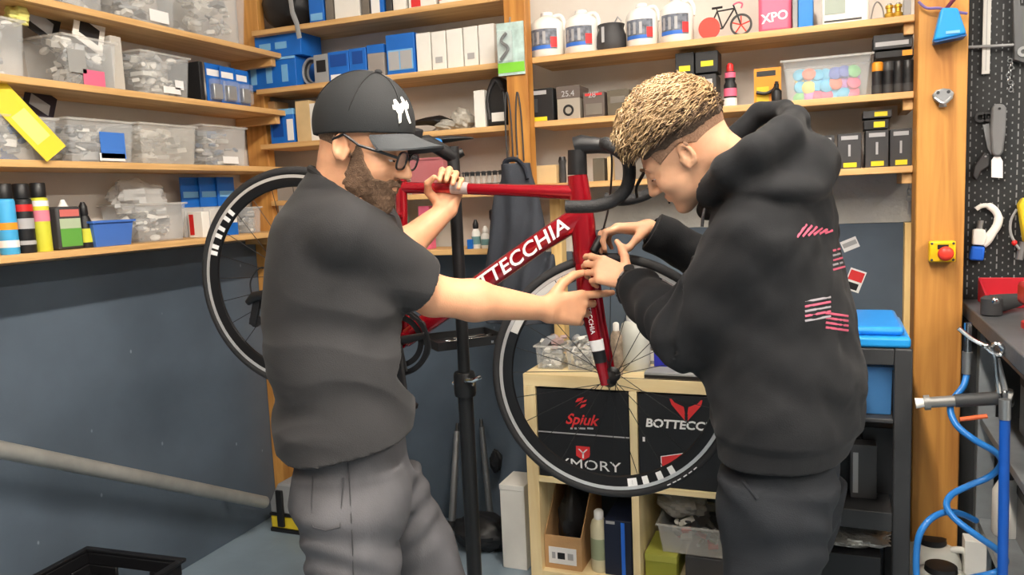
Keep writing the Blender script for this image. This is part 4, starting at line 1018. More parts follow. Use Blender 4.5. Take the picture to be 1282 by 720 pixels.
def bottle(name, label, cat, c, prof, m, bands=(), cap=None, group=None, n=24):
    t = thing(name, label, cat, c, 0, group); MB().lathe(prof, n).build('body', m, t, angle=50)
    for r, z0, z1, bm in bands: MB().lathe([(r, z0), (r, z1)], n, caps=False).build('printed_band', bm, t)
    if cap: MB().lathe(cap[0], n).build('cap', cap[1], t, angle=50)
    return t

# ================================================================== cube shelf unit and what it holds
KX0, KX1, KY0, KY1, KZ = -1.05, -.255, 2.65, 3.03, .80
M_birch = wood('birch_x', (240, 222, 176), (226, 200, 148), 'x', .8); M_birchz = wood('birch_z', (240, 222, 176), (226, 200, 148), 'z', .8)
ks = thing('shelf_unit', 'pale birch cube shelf unit with black boxes standing by the back wall', 'shelf unit', ((KX0+KX1)/2, (KY0+KY1)/2, 0))
ko = ((KX0+KX1)/2, (KY0+KY1)/2, 0)
def kb(name, x0, z0, x1, z1, m, y0=KY0): MB().box(x0, y0, z0, x1, KY1, z1).build(name, m, ks, bevel=.0015, off=ko)
KM0, KM1 = -.655, -.628
kb('top_panel', KX0, .755, KX1, KZ, M_birch); kb('bottom_panel', KX0+.045, 0, KX1-.045, .045, M_birch)
kb('side_panel', KX0, 0, KX0+.045, .7549, M_birchz); kb('side_panel', KX1-.045, 0, KX1, .7549, M_birchz)
kb('divider', KM0, .0455, KM1, .7545, M_birchz); kb('shelf', KX0+.0455, .392, KM0-.0005, .414, M_birch); kb('shelf', KM1+.0005, .392, KX1-.0455, .414, M_birch)
M_redprint = mat('red_print', (214, 52, 54), .5); M_greyprint = mat('grey_print', (170, 170, 172), .5)
def kbox(label, x0, x1, z0, z1):
    return carton('storage_box', label, 'box', ((x0+x1)/2, KY0+.006+.17, z0), (x1-x0, .34, z1-z0), M_boxk, fold=False, bevel=.003, group='black boxes in the shelf unit')
xa, xb = KX0+.048, KM0-.003; zs = at(730, 545, y=KY0).z
b1 = kbox('black box with a red script logo in the shelf unit', xa, xb, zs+.002, .748)
b2 = kbox('black box with a red square badge under the script-logo box', xa, xb, .4145, zs-.003)
b3 = kbox('large black box with a red winged emblem and sticker in the shelf unit', KM1+.003, KX1-.048, .4145, .748)
MB().box(-(xb-xa)/2, -.172, -.003, (xb-xa)/2, -.1705, .0015).build('pale_edge', M_greyprint, b1)
def on_front(root, u, v):                       # place on the front face of a cube-unit box, in that box's own space
    p = at(u, v, y=KY0+.0045); return p-root.location
X_, Z_ = Vector((1, 0, 0)), Vector((0, 0, 1))
lettering('Spiuk', .055, on_front(b1, 727, 526), X_, Z_, M_redprint, b1, shear=.35, bold=.001)
sw = MB()
c0 = on_front(b1, 727, 504)
for pts in ([(-.02, .0), (-.012, .014), (.012, .02), (.006, .01), (-.006, .004)], [(-.022, -.018), (-.004, -.004), (.02, .004), (.024, .012), (.004, .006)], [(-.004, -.022), (.004, -.008), (.022, -.004), (.014, -.014)]):
    sw.prism(pts, c0, X_, Z_, Vector((0, -1, 0)), (0, .001))
sw.build('logo', M_redprint, b1)['kind'] = 'stuff'
for k, (a, b_) in enumerate(((714, 717), (719, 722), (724, 733), (735, 743))):
    q = on_front(b1, (a+b_)/2, 536.5); MB().box(q.x-(b_-a)*.0014, -.1725, q.z-.003, q.x+(b_-a)*.0014, -.1705, q.z+.003).build('small_print', M_greyprint, b1)
c0 = on_front(b2, 730, 567)
MB().prism([(-.026, .024), (.026, .024), (.026, -.012), (.0, -.028), (-.026, -.012)], c0, X_, Z_, Vector((0, -1, 0)), (0, .001)).build('badge', M_redprint, b2)
for pts in ([(-.018, .014), (-.012, .014), (.002, .0), (.002, -.006)], [(.018, .014), (.012, .014), (-.002, .0), (-.002, -.006)], [(-.003, .0), (.003, .0), (.003, -.02), (-.003, -.02)]):
    MB().prism(pts, c0+Vector((0, -.0012, 0)), X_, Z_, Vector((0, -1, 0)), (0, .0008)).build('badge_stroke', M_wht, b2)
lettering('YMORY', .052, on_front(b2, 738, 583), X_, Z_, M_wht, b2, xscale=1.3, spacing=1.02)
c0 = on_front(b3, 859, 511)
for s in (-1, 1):
    for k in range(3):
        MB().prism([(s*.004, -.045+k*.012), (s*.008, -.02+k*.012), (s*(.05-.0*k), .03-k*.004), (s*(.056-.012*k), .03-.016*k), (s*(.05-.012*k), .01-.012*k)][::s], c0+Vector((0, -.0004*k, 0)), X_, Z_, Vector((0, -1, 0)), (0, .001)).build('emblem_feather', M_redprint, b3)
lettering('BOTTECCHIA', .041, on_front(b3, 858, 533), X_, Z_, M_wht, b3, shear=.12, xscale=1.1, bold=.0012)
q = on_front(b3, 806, 550); MB().box(q.x-.004, -.1725, q.z-.008, q.x+.004, -.1705, q.z+.008).build('tick_mark', M_wht, b3)
q = on_front(b3, 851, 577); stx, stz = Vector((math.cos(.3), 0, math.sin(.3))), Vector((-math.sin(.3), 0, math.cos(.3)))
MB().prism([(-.075, -.022), (.055, -.03), (.075, .02), (-.06, .03)], q, stx, stz, Vector((0, -1, 0)), (0, .001)).build('sticker', M_wht, b3)
MB().prism([(-.07, -.019), (.052, -.027), (.071, .018), (-.057, .027)], q+Vector((0, -.0011, 0)), stx, stz, Vector((0, -1, 0)), (0, .001)).build('sticker_print', M_redprint, b3)
MB().prism([(-.03, -.02), (.04, -.022), (.03, -.004), (-.02, -.006)], q+Vector((0, -.0022, 0)), stx, stz, Vector((0, -1, 0)), (0, .0008)).build('sticker_patch', mat('cream_print', (226, 196, 160), .5), b3)
# lower left cube: cardboard holder, bottle, navy box
def solid(name, label, cat, build, m, loc, **k):
    t = thing(name, label, cat, loc); build(t); return t
hx0, hx1 = at(681, 660, y=2.68).x, at(727, 660, y=2.68).x
hold = thing('file_holder', 'open kraft cardboard holder with a white label in the bottom of the shelf unit', 'holder', ((hx0+hx1)/2, 2.68, .0455))
hw = (hx1-hx0)/2
MB().box(-hw, 0, 0, hw, .003, .13).build('front', M_card, hold); MB().box(-hw, .003, 0, hw, .29, .003).build('base', M_card, hold)
for s in (-1, 1): MB().prism([(.0031, .0031), (.29, .0031), (.29, .29), (.17, .29), (.0031, .13)], (s*hw-(.003 if s > 0 else 0), 0, 0), (0, 1, 0), Z_, X_, .003).build('side', M_card, hold)
MB().box(-hw*.78, -.0015, .02, hw*.72, -.0003, .085).build('label_card', M_wht, hold)
for k, (a, b_) in enumerate(((-.6, -.42), (-.3, .1), (.25, .55))): MB().box(hw*a, -.0025, .04, hw*b_, -.0016, .065).build('label_print', M_satin if k == 1 else M_greyprint, hold)
crumple('black_pouch', 'crumpled black pouch stuffed into the cardboard holder', 'pouch', ((hx0+hx1)/2, 2.82, .06), (hw*.75, .09, .13), M_boxk, 3, amp=.18)
p = at(750, 660, y=2.72); bottle('drinks_bottle', 'cream bottle with a white cap between cardboard holder and navy box', 'bottle', (p.x, 2.72, .0455), [(.03, 0), (.033, .01), (.033, .17), (.028, .19), (.02, .2)], mat('cream_plastic', (206, 200, 170), .4), bands=((.0335, .05, .13, mat('sage_print', (150, 160, 130), .5)),), cap=([(.018, .2), (.018, .228), (.012, .234)], M_wht))
x0, x1 = at(757, 690, y=2.69).x, at(791, 690, y=2.69).x
nb_ = carton('upright_box', 'tall navy box with a bright blue stripe in the bottom of the shelf unit', 'box', ((x0+x1)/2, 2.69+.11, .0455), (x1-x0, .22, at(772, 652, y=2.69).z-.0455), mat('navy_card', (22, 30, 52), .5), panels=((.62, 0, .76, .97, mat('bright_blue_print', (40, 110, 220), .5)), (.08, .93, .4, .98, M_greyprint)), fold=False)
# lower right cube: plastic tub, green box, crumpled bag
x0, x1 = at(807, 700, y=2.68).x, at(846, 700, y=2.68).x
carton('carton', 'olive green carton at the bottom of the shelf unit under the grey tub', 'box', ((x0+x1)/2, 2.79, .0455), (x1-x0, .2, .10), mat('olive_card', (142, 146, 52), .6), lid=(.25, mat('olive_card_light', (166, 168, 74), .6)))
tub('parts_tub', 'cloudy grey tub with a red item in the bottom of the shelf unit', (-.455, 2.82, .150), (.24, .24, .11), m=M_clear2, cont_label='grey and red fittings heaped inside the cloudy tub of the shelf unit', n_junk=26, junk=[M_grey, M_boxw, M_dgrey, M_redp], seed=5)
carton('carton', 'dark low carton beneath the cloudy tub in the shelf unit', 'box', (-.40, 2.83, .0455), (.16, .24, .1), M_boxdg, fold=False)
crumple('plastic_bag', 'crumpled smoky plastic bag resting on the cloudy tub in the shelf unit', 'bag', (-.50, 2.80, .263), (.085, .07, .05), mat('smoky_polythene', (150, 146, 140), .3, alpha=.7), 8)
# on top of the unit
p0, p1 = at(671, 462, y=2.73), at(705, 462, y=2.73)
tub('parts_tub', 'small clear tub of foil sachets at the left end of the shelf unit top', ((p0.x+p1.x)/2, 2.79, KZ), (p1.x-p0.x, .12, .09), taper=.9, cont_label='silver sachets piled in the left small tub on the shelf unit', n_junk=70, junk=[M_foil, M_boxw, M_grey, mat('pinkish_foil', (196, 170, 168), .4, metal=.3)], seed=11, fill=1.15)
p0, p1 = at(708, 462, y=2.73), at(745, 462, y=2.73)
tub('parts_tub', 'small clear tub of silver wrappers standing next to the fork', ((p0.x+p1.x)/2, 2.79, KZ), (p1.x-p0.x-.006, .12, .09), taper=.9, cont_label='silver wrappers piled in the tub next to the fork', n_junk=70, junk=[M_foil, M_boxw, M_grey, M_foil], seed=12, fill=1.25)
p = at(793, 430, y=2.78); bottle('canister', 'pale translucent canister behind the front hub on the shelf unit', 'canister', (p.x, 2.80, KZ), [(.05, 0), (.055, .01), (.055, .13), (.045, .17), (.03, .18)], mat('milky_plastic', (214, 216, 208), .4, alpha=.85), bands=((.0555, .03, .1, mat('pale_label', (196, 198, 190), .6)),), cap=([(.028, .18), (.028, .2), (.02, .206)], M_wht))
p = at(772, 440, y=2.70); bottle('spray_bottle', 'brown speckled tube standing behind the fork on the shelf unit', 'bottle', (p.x, 2.70, KZ), [(.02, 0), (.022, .006), (.022, .14), (.012, .16)], mat('speckled_label', (150, 134, 116), .6, var=.5, vscale=40), cap=([(.011, .16), (.011, .185), (.006, .19)], M_boxw))
p0, p1 = at(811, 455, y=2.72), at(832, 455, y=2.72)
carton('carton', 'small royal blue box beside the pale canister', 'box', (p0.x+.05, 2.84, KZ), (.09, .08, .075), mat('royal_blue_card', (44, 50, 170), .45), fold=False)
x0, x1 = at(806, 470, y=2.66).x, KX1-.02
tray = thing('display_tray', 'long flat grey tray lying on the right of the shelf unit top', 'tray', ((x0+x1)/2, 2.665, KZ))
MB().box(-(x1-x0)/2, 0, 0, (x1-x0)/2, .1, .012).build('base', M_satin, tray); MB().box(-(x1-x0)/2, 0, .0121, (x1-x0)/2, .1, .022).build('top', M_grey, tray, bevel=.002)
for i, (lbl, z_, u_) in enumerate((('grey fold-up tray at the bottom of the stack behind the front wheel', KZ, 835), ('grey fold-up tray on top of the stack behind the front wheel', KZ+.06, 838))):
    p = at(u_, 400, y=2.95); t = thing('stacking_tray', lbl, 'tray', (p.x, 2.95, z_), group='stacking trays')
    MB().box(-.09, -.055, 0, .09, .055, .012).build('base', M_grey, t, bevel=.003)
    MB().box(-.09, -.055, .0121, .09, -.05, .05).build('front', M_boxw, t, bevel=.001); MB().box(-.09, .05, .0121, .09, .055, .05).build('back', M_boxw, t, bevel=.001)
p = at(800, 370, y=2.93); bottle('pump_bottle', 'white bottle with a round black cap seen through the front wheel', 'bottle', (p.x, 2.93, KZ), [(.04, 0), (.043, .01), (.043, .24), (.03, .28), (.015, .29)], M_boxw, cap=([(.014, .29), (.024, .30), (.026, .33), (.018, .345), (.006, .35)], M_satin))

# ------------------------------------------------------------------ floor level behind the stand
x0, x1 = at(632, 700, y=2.72).x, at(662, 700, y=2.72).x
wb_ = carton('tall_box', 'tall white carton standing on the floor beside the shelf unit', 'box', ((x0+x1)/2-.006, 2.79, 0), (x1-x0, .15, at(645, 608, y=2.72).z), M_boxw, lid=(.06, M_boxw))
def lean(name, label, p0, p1, r, m):
    t = thing(name, label, 'tube', p0); v = Vector(p1)-Vector(p0)
    MB().tube([(0, 0, 0), v], [r*1.25, r], 12).build('shaft', m, t); MB().tube([v, v+v.normalized()*.035], [r*.7, r*.5], 10).build('tip', M_dgrey, t); MB().tube([v*0, v.normalized()*.04], r*1.5, 10).build('ferrule', M_dgrey, t)
lean('steel_tube', 'grey steel tube leaning on the back wall left of the stand column', (at(567, 640, y=2.95).x, 2.93, .02), at(572, 540, y=3.06), .014, M_steel)
lean('steel_tube', 'dull steel tube with a tip leaning on the back wall right of the stand column', (at(617, 640, y=2.95).x, 2.93, .02), at(603, 535, y=3.06), .013, mat('dull_steel', (110, 114, 118), .4, metal=.6))
crumple('holdall', 'black soft holdall lying on the floor behind the stand', 'bag', (at(606, 640, y=2.88).x, 2.86, 0), (.13, .10, .07), M_boxk, 21, amp=.15)
crumple('rag', 'black rag hanging low against the back wall beside the shelf unit', 'rag', (at(622, 570, y=3.04).x, 3.03, at(622, 590, y=3.04).z), (.028, .025, .05), M_boxk, 22, amp=.2)
# yellow and grey tool case in the corner
q0, q1 = at(334, 668, z=0), at(384, 672, z=0)
tc = thing('tool_case', 'yellow and grey plastic tool case on the floor in the corner', 'tool case', ((q0.x+.155), 2.83, 0))
hy = .095; hx = .15; zz = at(340, 645, y=2.735).z; zt2 = at(352, 615, y=2.735).z
MB().box(-hx-.004, -hy-.004, 0, hx+.004, hy+.004, .018).build('black_skirt', M_satin, tc, bevel=.004)
MB().box(-hx, -hy, .0181, hx, hy, zz).build('yellow_body', M_yelp, tc, bevel=.006)
MB().box(-hx-.004, -hy-.004, zz+.0002, hx+.004, hy+.004, zz+.012).build('black_seam', M_satin, tc, bevel=.003)
MB().prism([(-hx, 0), (hx, 0), (hx, .05), (hx-.05, zt2-zz+.02), (-hx+.05, zt2-zz+.02), (-hx, .05)], (0, -hy, zz+.0122), X_, Z_, (0, 1, 0), 2*hy).build('grey_lid', M_grey, tc, bevel=.008)
MB().box(-.105, -hy-.014, .03, -.07, -hy-.0002, zt2+.005).build('latch', M_satin, tc, bevel=.004)
MB().tube(smooth_path([Vector((-.06, 0, zt2+.03)), Vector((-.05, 0, zt2+.075)), Vector((0, 0, zt2+.085)), Vector((.05, 0, zt2+.075)), Vector((.06, 0, zt2+.03))], 5), .011, 10).build('handle', M_satin, tc)
# steel handrail tube on the left wall
pa, pb = at(0, 563, x=-2.305), at(331, 629, x=-2.305); dv = (pb-pa).normalized()
hr_ = thing('handrail', 'pale grey steel tube sloping down along the dark left wall', 'rail', pb)
MB().tube([Vector((0, 0, 0)), -dv*2.35], .0265, 20).build('tube', mat('galvanised', (164, 164, 160), .45, metal=.35, var=.12, vscale=14), hr_)
for k in (.12, 1.9):
    c_ = -dv*k; MB().tube([c_, c_+Vector((-.131, 0, 0))], .009, 10).build('bracket', M_steel, hr_)
# black crate at the near left
cq = at(118, 700, z=.30)
cr = thing('crate', 'black open plastic crate standing on the floor by the left wall', 'crate', (-2.19, cq.y-.075, 0), rotz=math.radians(4))
M_crate = mat('crate_black', (22, 22, 25), .45)
cw, cdp, chh = .2, .15, .30
def cbx(n_, *a, **k): MB().box(*a).build(n_, M_crate, cr, bevel=.004, **k)
cbx('floor_panel', -cw+.0115, -cdp+.0115, 0, cw-.0115, cdp-.0115, .01)
for s in (-1, 1):
    a, b_ = sorted((s*cw, s*(cw-.011))); cbx('side', a, -cdp, 0, b_, cdp, chh-.09); cbx('side_top', a, -cdp, chh-.055, b_, cdp, chh-.012); cbx('side_web', a, -cdp, chh-.0898, b_, -cdp+.08, chh-.0552); cbx('side_web', a, cdp-.08, chh-.0898, b_, cdp, chh-.0552)
    a, b_ = sorted((s*cdp, s*(cdp-.011))); cbx('end', -cw+.0112, a, 0, cw-.0112, b_, chh-.09); cbx('end_top', -cw+.0112, a, chh-.055, cw-.0112, b_, chh-.012); cbx('end_web', -cw+.0112, a, chh-.0898, -.07, b_, chh-.0552); cbx('end_web', .07, a, chh-.0898, cw-.0112, b_, chh-.0552)
rmb = MB()
for x0, y0, x1, y1 in ((-cw-.012, -cdp-.012, cw+.012, -cdp+.011), (-cw-.012, cdp-.011, cw+.012, cdp+.012), (-cw-.012, -cdp+.0111, -cw+.011, cdp-.0111), (cw-.011, -cdp+.0111, cw+.012, cdp-.0111)): MB().box(x0, y0, chh-.0118, x1, y1, chh).build('rim', M_crate, cr, bevel=.003)

# jacket on the middle post
jp = at(648, 205, y=2.79)
jk = thing('work_jacket', 'dark grey work jacket hanging from a hook on the middle post', 'jacket', (jp.x, 2.76, jp.z))
def jack_f(p):
    w_ = .055+.05*np.clip((.0-p[:, 2])/.5, 0, 1)+.035*np.clip((-.05-p[:, 2])*5, 0, 1); d = s_ell(p*V3((1, 1, 0)), (0, 0, 0), (1, 1, 1))
    x = p[:, 0]/w_; y = p[:, 1]/(.035+.02*np.clip(-p[:, 2]*2, 0, 1)); r = np.sqrt(x*x+y*y)+1e-6
    d = (r-1)*.04+.006*np.sin(p[:, 0]*75+2*np.sin(p[:, 2]*9))+.005*vnoise(p, 20)
    return np.maximum(np.maximum(d, p[:, 2]), -.60-p[:, 2])
sdf_obj('cloth', jack_f, (-.2, -.12, -.65), (.2, .12, .05), .006, mat('jacket_cloth', (52, 56, 64), .85, var=.15, vscale=12, bump=.2, bscale=300), jk, (0, 0, 0))
MB().tube(smooth_path([Vector((-.03, -.02, -.02)), Vector((-.02, -.03, .01)), Vector((.02, -.03, .012)), Vector((.05, -.03, -.02)), Vector((.062, -.035, -.06))], 4), [.012]*17, 8, flat=.6).build('collar', mat('jacket_collar', (40, 44, 54), .8), jk)
MB().tube([(0, .01, -.004), (0, .03, .03)], .004, 6).build('hook', M_steel, jk)
for i, (u_, lb_) in enumerate(((637, 'left dark strap hanging on the middle post above the jacket'), (650, 'right dark strap hanging on the middle post above the jacket'))):
    p0, p1 = at(u_, 115, y=2.79), at(u_+2, 205, y=2.79); t = thing('strap', lb_, 'strap', (p1.x, 2.792, p1.z), group='straps on the post')
    L = p0.z-p1.z; MB().tube(smooth_path([Vector((-.012, 0, .01)), Vector((-.012, -.004, L*.6)), Vector((-.002, -.004, L)), Vector((.01, -.004, L*.7)), Vector((.012, 0, .01))], 6), .0045, 6, flat=.6).build('webbing', M_boxdg, t)
# ================================================================== left wall shelves
XF = -2.222                                     # front plane of what stands on the left shelves
def left_tub(u0, u1, vtop, row, label, clabel=None, depth=.185, seed=1, junk=None, lab=None, taper=.9, n=55, m=None, fill=.85):
    z0 = SL[row]; vb = 100
    y0, y1 = at(u0, (vtop+30), x=XF).y, at(u1, vtop+30, x=XF).y; zt = at((u0+u1)/2, vtop, x=XF).z
    return tub('parts_tub', label, (XF-depth/2, (y0+y1)/2, z0), (depth, y1-y0-.016, zt-z0), taper=taper, cont_label=clabel, seed=seed, junk=junk, lab=lab, n_junk=n, m=m, fill=fill)
BG = [M_boxw, M_grey, M_bag, M_clear2, M_boxw]
BG2 = [M_grey, M_boxw, M_clear2, mat('mid_grey_bits', (120, 122, 124), .5), M_bag]
left_tub(66, 130, -60, 1, 'clear parts tub cut by the top edge of the photo, leftmost on the topmost shelf', 'bagged bits filling the leftmost tub on the topmost shelf', seed=31, junk=BG2)
left_tub(146, 221, -38, 1, 'clear parts tub with a white label strip on the topmost left shelf', 'grey bagged bits inside the tub with a white label strip', seed=32, junk=BG2, lab=[(.5, .08, .88, .3, M_wht, 'x')])
left_tub(240, 309, -15, 1, 'low clear tub with pale bags at the corner end of the topmost left shelf', 'pale polythene bags inside the corner tub of the topmost shelf', seed=33, junk=BG)
left_tub(-60, 34, 18, 2, 'clear parts tub at the left photo edge on the second left shelf', 'white bags and a lemon item inside the tub at the left photo edge', seed=34, junk=BG, fill=1.0)
crumple('bundle', 'small lemon yellow bundle poking out of the tub at the left photo edge', 'bundle', at(22, 20, x=-2.29)-Vector((0, 0, .03)), (.03, .035, .03), mat('lemon', (226, 222, 130), .6), 4)
left_tub(78, 149, 48, 2, 'crammed clear tub with a pink bag and paper cards on the second left shelf', 'white bags crammed into the tub with paper cards', seed=35, junk=BG, n=80, fill=1.0, lab=[(.02, .25, .38, .72, mat('grey_card_label', (150, 150, 148), .6), 'x'), (.3, .02, .75, .34, M_pink, 'x')])
def card_in(u, v, w_, h_, tilt, label, m, m2=None, x=-2.30):
    p = at(u, v, x=x); t = thing('header_card', label, 'card', p)
    ay = Vector((0, math.cos(tilt), math.sin(tilt))); az = Vector((-.25, -math.sin(tilt), math.cos(tilt))).normalized(); ax = ay.cross(az)
    MB().obox((0, 0, 0), (w_/2, h_/2, .0012), ay, az, ax).build('card', m, t)
    if m2: MB().obox(ax*.0018-az*h_*.1, (w_*.32, h_*.2, .0005), ay, az, ax).build('print', m2, t)
card_in(52, 24, .13, .13, -.5, 'black printed card sticking up behind the crammed tub', M_boxk, M_greyprint, x=-2.34)
card_in(112, 35, .12, .15, -.45, 'white card with a black print leaning in the crammed tub', M_boxw, M_boxk, x=-2.29)
pb_ = at(165, 70, x=-2.26); carton('carton', 'pale grey box wedged between the two tubs of the second left shelf', 'box', (-2.33, at(160, 70, x=XF).y, SL[2]), (.12, .045, .19), mat('pale_grey_card', (190, 186, 178), .6), rotz=0)
left_tub(176, 240, 68, 2, 'clear tub with a white square tag on the second left shelf', 'clear blister packs inside the tub with a white square tag', seed=36, junk=BG, n=70, fill=1.0, lab=[(.4, .08, .8, .24, M_wht, 'x'), (.68, .2, .88, .42, M_wht, 'x')])
def blister(u, vtop, row, label, w_=.07, m=M_boxblue, x=-2.26, rz=0., hh=None):
    z0 = SL[row]; p = at(u, vtop, x=x); h_ = (p.z-z0) if hh is None else hh; t = thing('blister_pack', label, 'pack', (x, p.y, z0), rz, group='blister packs on the left wall')
    MB().box(-.003, -w_/2, 0, .0, w_/2, h_).build('backing', m, t)
    MB().box(.0002, -w_/2+.008, .012, .03, w_/2-.008, h_*.62).build('blister', M_clear, t, bevel=.006)
    MB().box(.003, -w_*.3, .02, .022, w_*.28, h_*.5).build('part', M_steel, t, bevel=.004)
    MB().box(.0002, -w_/2+.006, h_*.7, .0012, w_/2-.012, h_*.86).build('header_print', M_wht, t)
MB().box(0, 0, 0, .1, .012, .13).build('x', None); bpy.data.objects.remove(bpy.data.objects['x'])
p = at(247, 90, x=-2.25); carton('catalogue', 'dark upright catalogue standing beside the blue packs on the second left shelf', 'book', (-2.31, p.y, SL[2]), (.16, .02, .15), M_boxk, fold=False)
blister(266, 80, 2, 'blue carded blister pack next to the dark catalogue', .085)
blister(284, 84, 2, 'blue carded blister pack in the middle of three on the second left shelf', .085, x=-2.245)
blister(302, 88, 2, 'blue carded blister pack nearest the corner post', .08)
left_tub(-70, 76, 143, 3, 'clear tub with a yellow card bag on the third left shelf, at the photo edge', 'mixed blue and white bits inside the tub with the yellow bag', seed=37, junk=[M_boxw, M_bluep, M_grey, M_clear2], n=50)
card_in(30, 150, .085, .25, .62, 'bright yellow packet hanging over the front of the leftmost tub', M_yelp, mat('pale_yellow_print', (240, 226, 120), .5), x=-2.21)
card_in(50, 128, .11, .1, -.5, 'dark leaflet standing behind the yellow packet', mat('aubergine_card', (44, 38, 50), .6), M_greyprint, x=-2.34)
left_tub(84, 171, 150, 3, 'clear tub with a blue card showing through on the third left shelf', 'grey bits around a blue card inside the tub', seed=38, junk=BG2, lab=[(.45, .1, .88, .72, M_bluep, 'x'), (.42, .04, .86, .22, M_wht, 'x')])
left_tub(174, 249, 156, 3, 'cloudy tub of clear bags between two other tubs on the third left shelf', 'clear bags inside the cloudy middle tub', seed=39, junk=BG, m=M_clear2)
left_tub(254, 311, 158, 3, 'clear tub with a white strip label next to the corner post', 'blue-grey bits inside the tub next to the corner post', seed=40, junk=[M_grey, mat('slate_bits', (110, 126, 150), .5), M_boxw, M_clear2], lab=[(.4, .06, .8, .24, M_wht, 'x')])
# lowest shelf: cans and bottles
Z4 = SL[4]
def can(u, vtop, r, label, m, bands, capm, x=-2.262):
    p = at(u, vtop, x=x); h_ = p.z-Z4
    return bottle('spray_can', label, 'spray can', (x, p.y, Z4), [(r*.94, 0), (r, .004), (r, h_*.74), (r*.95, h_*.77), (r*.7, h_*.79)], m, bands=[(r+.0006, a*h_, b_*h_, bm) for a, b_, bm in bands], cap=([(r*.86, h_*.79), (r*.88, h_*.8), (r*.86, h_*.99), (r*.78, h_)], capm), group='spray cans')
M_lime = mat('lime_print', (206, 206, 64), .5); M_sky = mat('sky_print', (70, 168, 222), .5); M_rose = mat('rose_print', (224, 130, 150), .5)
can(3, 230, .026, 'blue spray can with an orange band at the left photo edge', M_sky, [(.35, .45, M_orange), (.1, .2, M_wht)], M_satin)
can(25, 230, .026, 'black spray can with a red band beside the yellow can', M_boxk, [(.6, .7, M_redp), (.35, .5, M_greyprint), (.12, .18, M_greyprint)], M_satin)
can(46, 229, .025, 'yellow spray can with a pink band beside the green bottle', M_lime, [(.44, .6, M_rose), (.66, .74, M_wht)], M_satin)
p = at(78, 250, x=-2.262); gb = thing('oil_bottle', 'flat white bottle with a green label and red strip among the cans', 'bottle', (-2.262, p.y, Z4)); hb_ = p.z-Z4
MB().box(-.024, -.044, 0, .024, .044, hb_*.86).build('body', M_boxdg, gb, bevel=.008); MB().lathe([(.016, hb_*.861), (.012, hb_*.9), (.009, hb_*.95), (.006, hb_)], 16).build('spout', M_boxw, gb)
MB().box(.0242, -.037, .01, .0252, .037, hb_*.42).build('label', M_green, gb); MB().box(.0242, -.037, hb_*.421, .0252, .037, hb_*.62).build('label', mat('pale_green_print', (176, 190, 160), .5), gb); MB().box(.0242, -.034, hb_*.66, .0252, .034, hb_*.8).build('label', mat('salmon_print', (206, 110, 104), .5), gb)
p = at(103, 253, x=-2.262); h_ = p.z-Z4
bottle('dropper_bottle', 'small black dropper bottle with a lime label', 'bottle', (-2.262, p.y, Z4), [(.022, 0), (.023, .006), (.023, h_*.55), (.014, h_*.7)], M_boxk, bands=[(.0236, h_*.12, h_*.42, M_lime)], cap=([(.012, h_*.7), (.014, h_*.74), (.013, h_*.9), (.006, h_)], M_satin))
y0, y1 = at(117, 290, x=XF).y, at(168, 290, x=XF).y
tub('small_tub', 'opaque blue plastic tub standing in front of the clear box', (XF-.05, (y0+y1)/2, Z4), (.10, y1-y0, at(142, 276, x=XF).z-Z4), m=mat('mid_blue_plastic', (70, 112, 190), .4), taper=.86)
y0, y1 = at(172, 290, x=-2.25).y, at(240, 290, x=-2.25).y
tub('parts_tub', 'long clear box with a white bag bulging out on the lowest left shelf', (-2.345, (y0+y1)/2, Z4), (.17, y1-y0-.02, at(206, 254, x=-2.25).z-Z4), cont_label='white bagged bits inside the long clear box', seed=44, junk=BG, n_junk=50)
p = at(178, 255, x=-2.33); crumple('plastic_bag', 'crinkled white plastic bag rising out of the long clear box', 'bag', (-2.35, p.y, Z4+.10), (.07, .12, .062), M_bag, 9, amp=.22)
p = at(250, 260, x=-2.29); carton('carton', 'small pale box with a red edge beside the long clear box', 'box', (-2.30, p.y, Z4), (.07, .04, .10), M_boxw, panels=((.1, .1, .4, .9, M_redp),), fold=False)
for i, (u, lb_) in enumerate(((238, 'leftmost blue header pack on the lowest left shelf'), (258, 'middle blue header pack on the lowest left shelf'), (277, 'rightmost blue header pack on the lowest left shelf'))):
    p = at(u, 222, x=-2.36); t = thing('header_pack', lb_, 'pack', (-2.37+.012*i, p.y, Z4), group='blue header packs'); h_ = p.z-Z4
    MB().box(0, -.05, h_*.5, .006, .05, h_).build('header', M_boxblue, t, bevel=.001); MB().box(-.006, -.046, 0, .014, .046, h_*.498).build('pouch', M_bag, t, bevel=.004); MB().box(.0062, -.04, h_*.66, .0072, .04, h_*.76).build('print', M_boxlb, t)
p = at(289, 270, x=-2.27); t = carton('carton', 'blue and white slanted leaflet box behind the rear tyre', 'box', (-2.32, p.y, Z4), (.1, .07, .11), M_boxw, panels=((.0, .0, 1, .4, M_boxblue),), fold=False)
MB().box(.0505, -.035, 0, .0515, .035, .05).build('printed_panel', M_boxblue, t)
p = at(312, 265, x=-2.29); tub('small_tub', 'small clear box nearest the corner on the lowest left shelf', (-2.31, p.y, Z4), (.1, .075, .11), cont_label='grey screws inside the small clear box nearest the corner', seed=47, n_junk=24, junk=BG2)
# ================================================================== back wall shelves
def bbox(u0, u1, vtop, z0, label, m, name='carton', cat='box', yf=2.885, depth=.16, panels=(), lid=None, group=None, fold=False, rotz=0., vref=None):
    v = vref if vref is not None else vtop+20
    x0, x1 = at(u0, v, y=yf).x, at(u1, v, y=yf).x; zt = at((u0+u1)/2, vtop, y=yf).z
    return carton(name, label, cat, ((x0+x1)/2, yf+depth/2, z0), (x1-x0-.002, depth, zt-z0), m, rotz, panels, lid, group=group, fold=fold)
Z = SBL
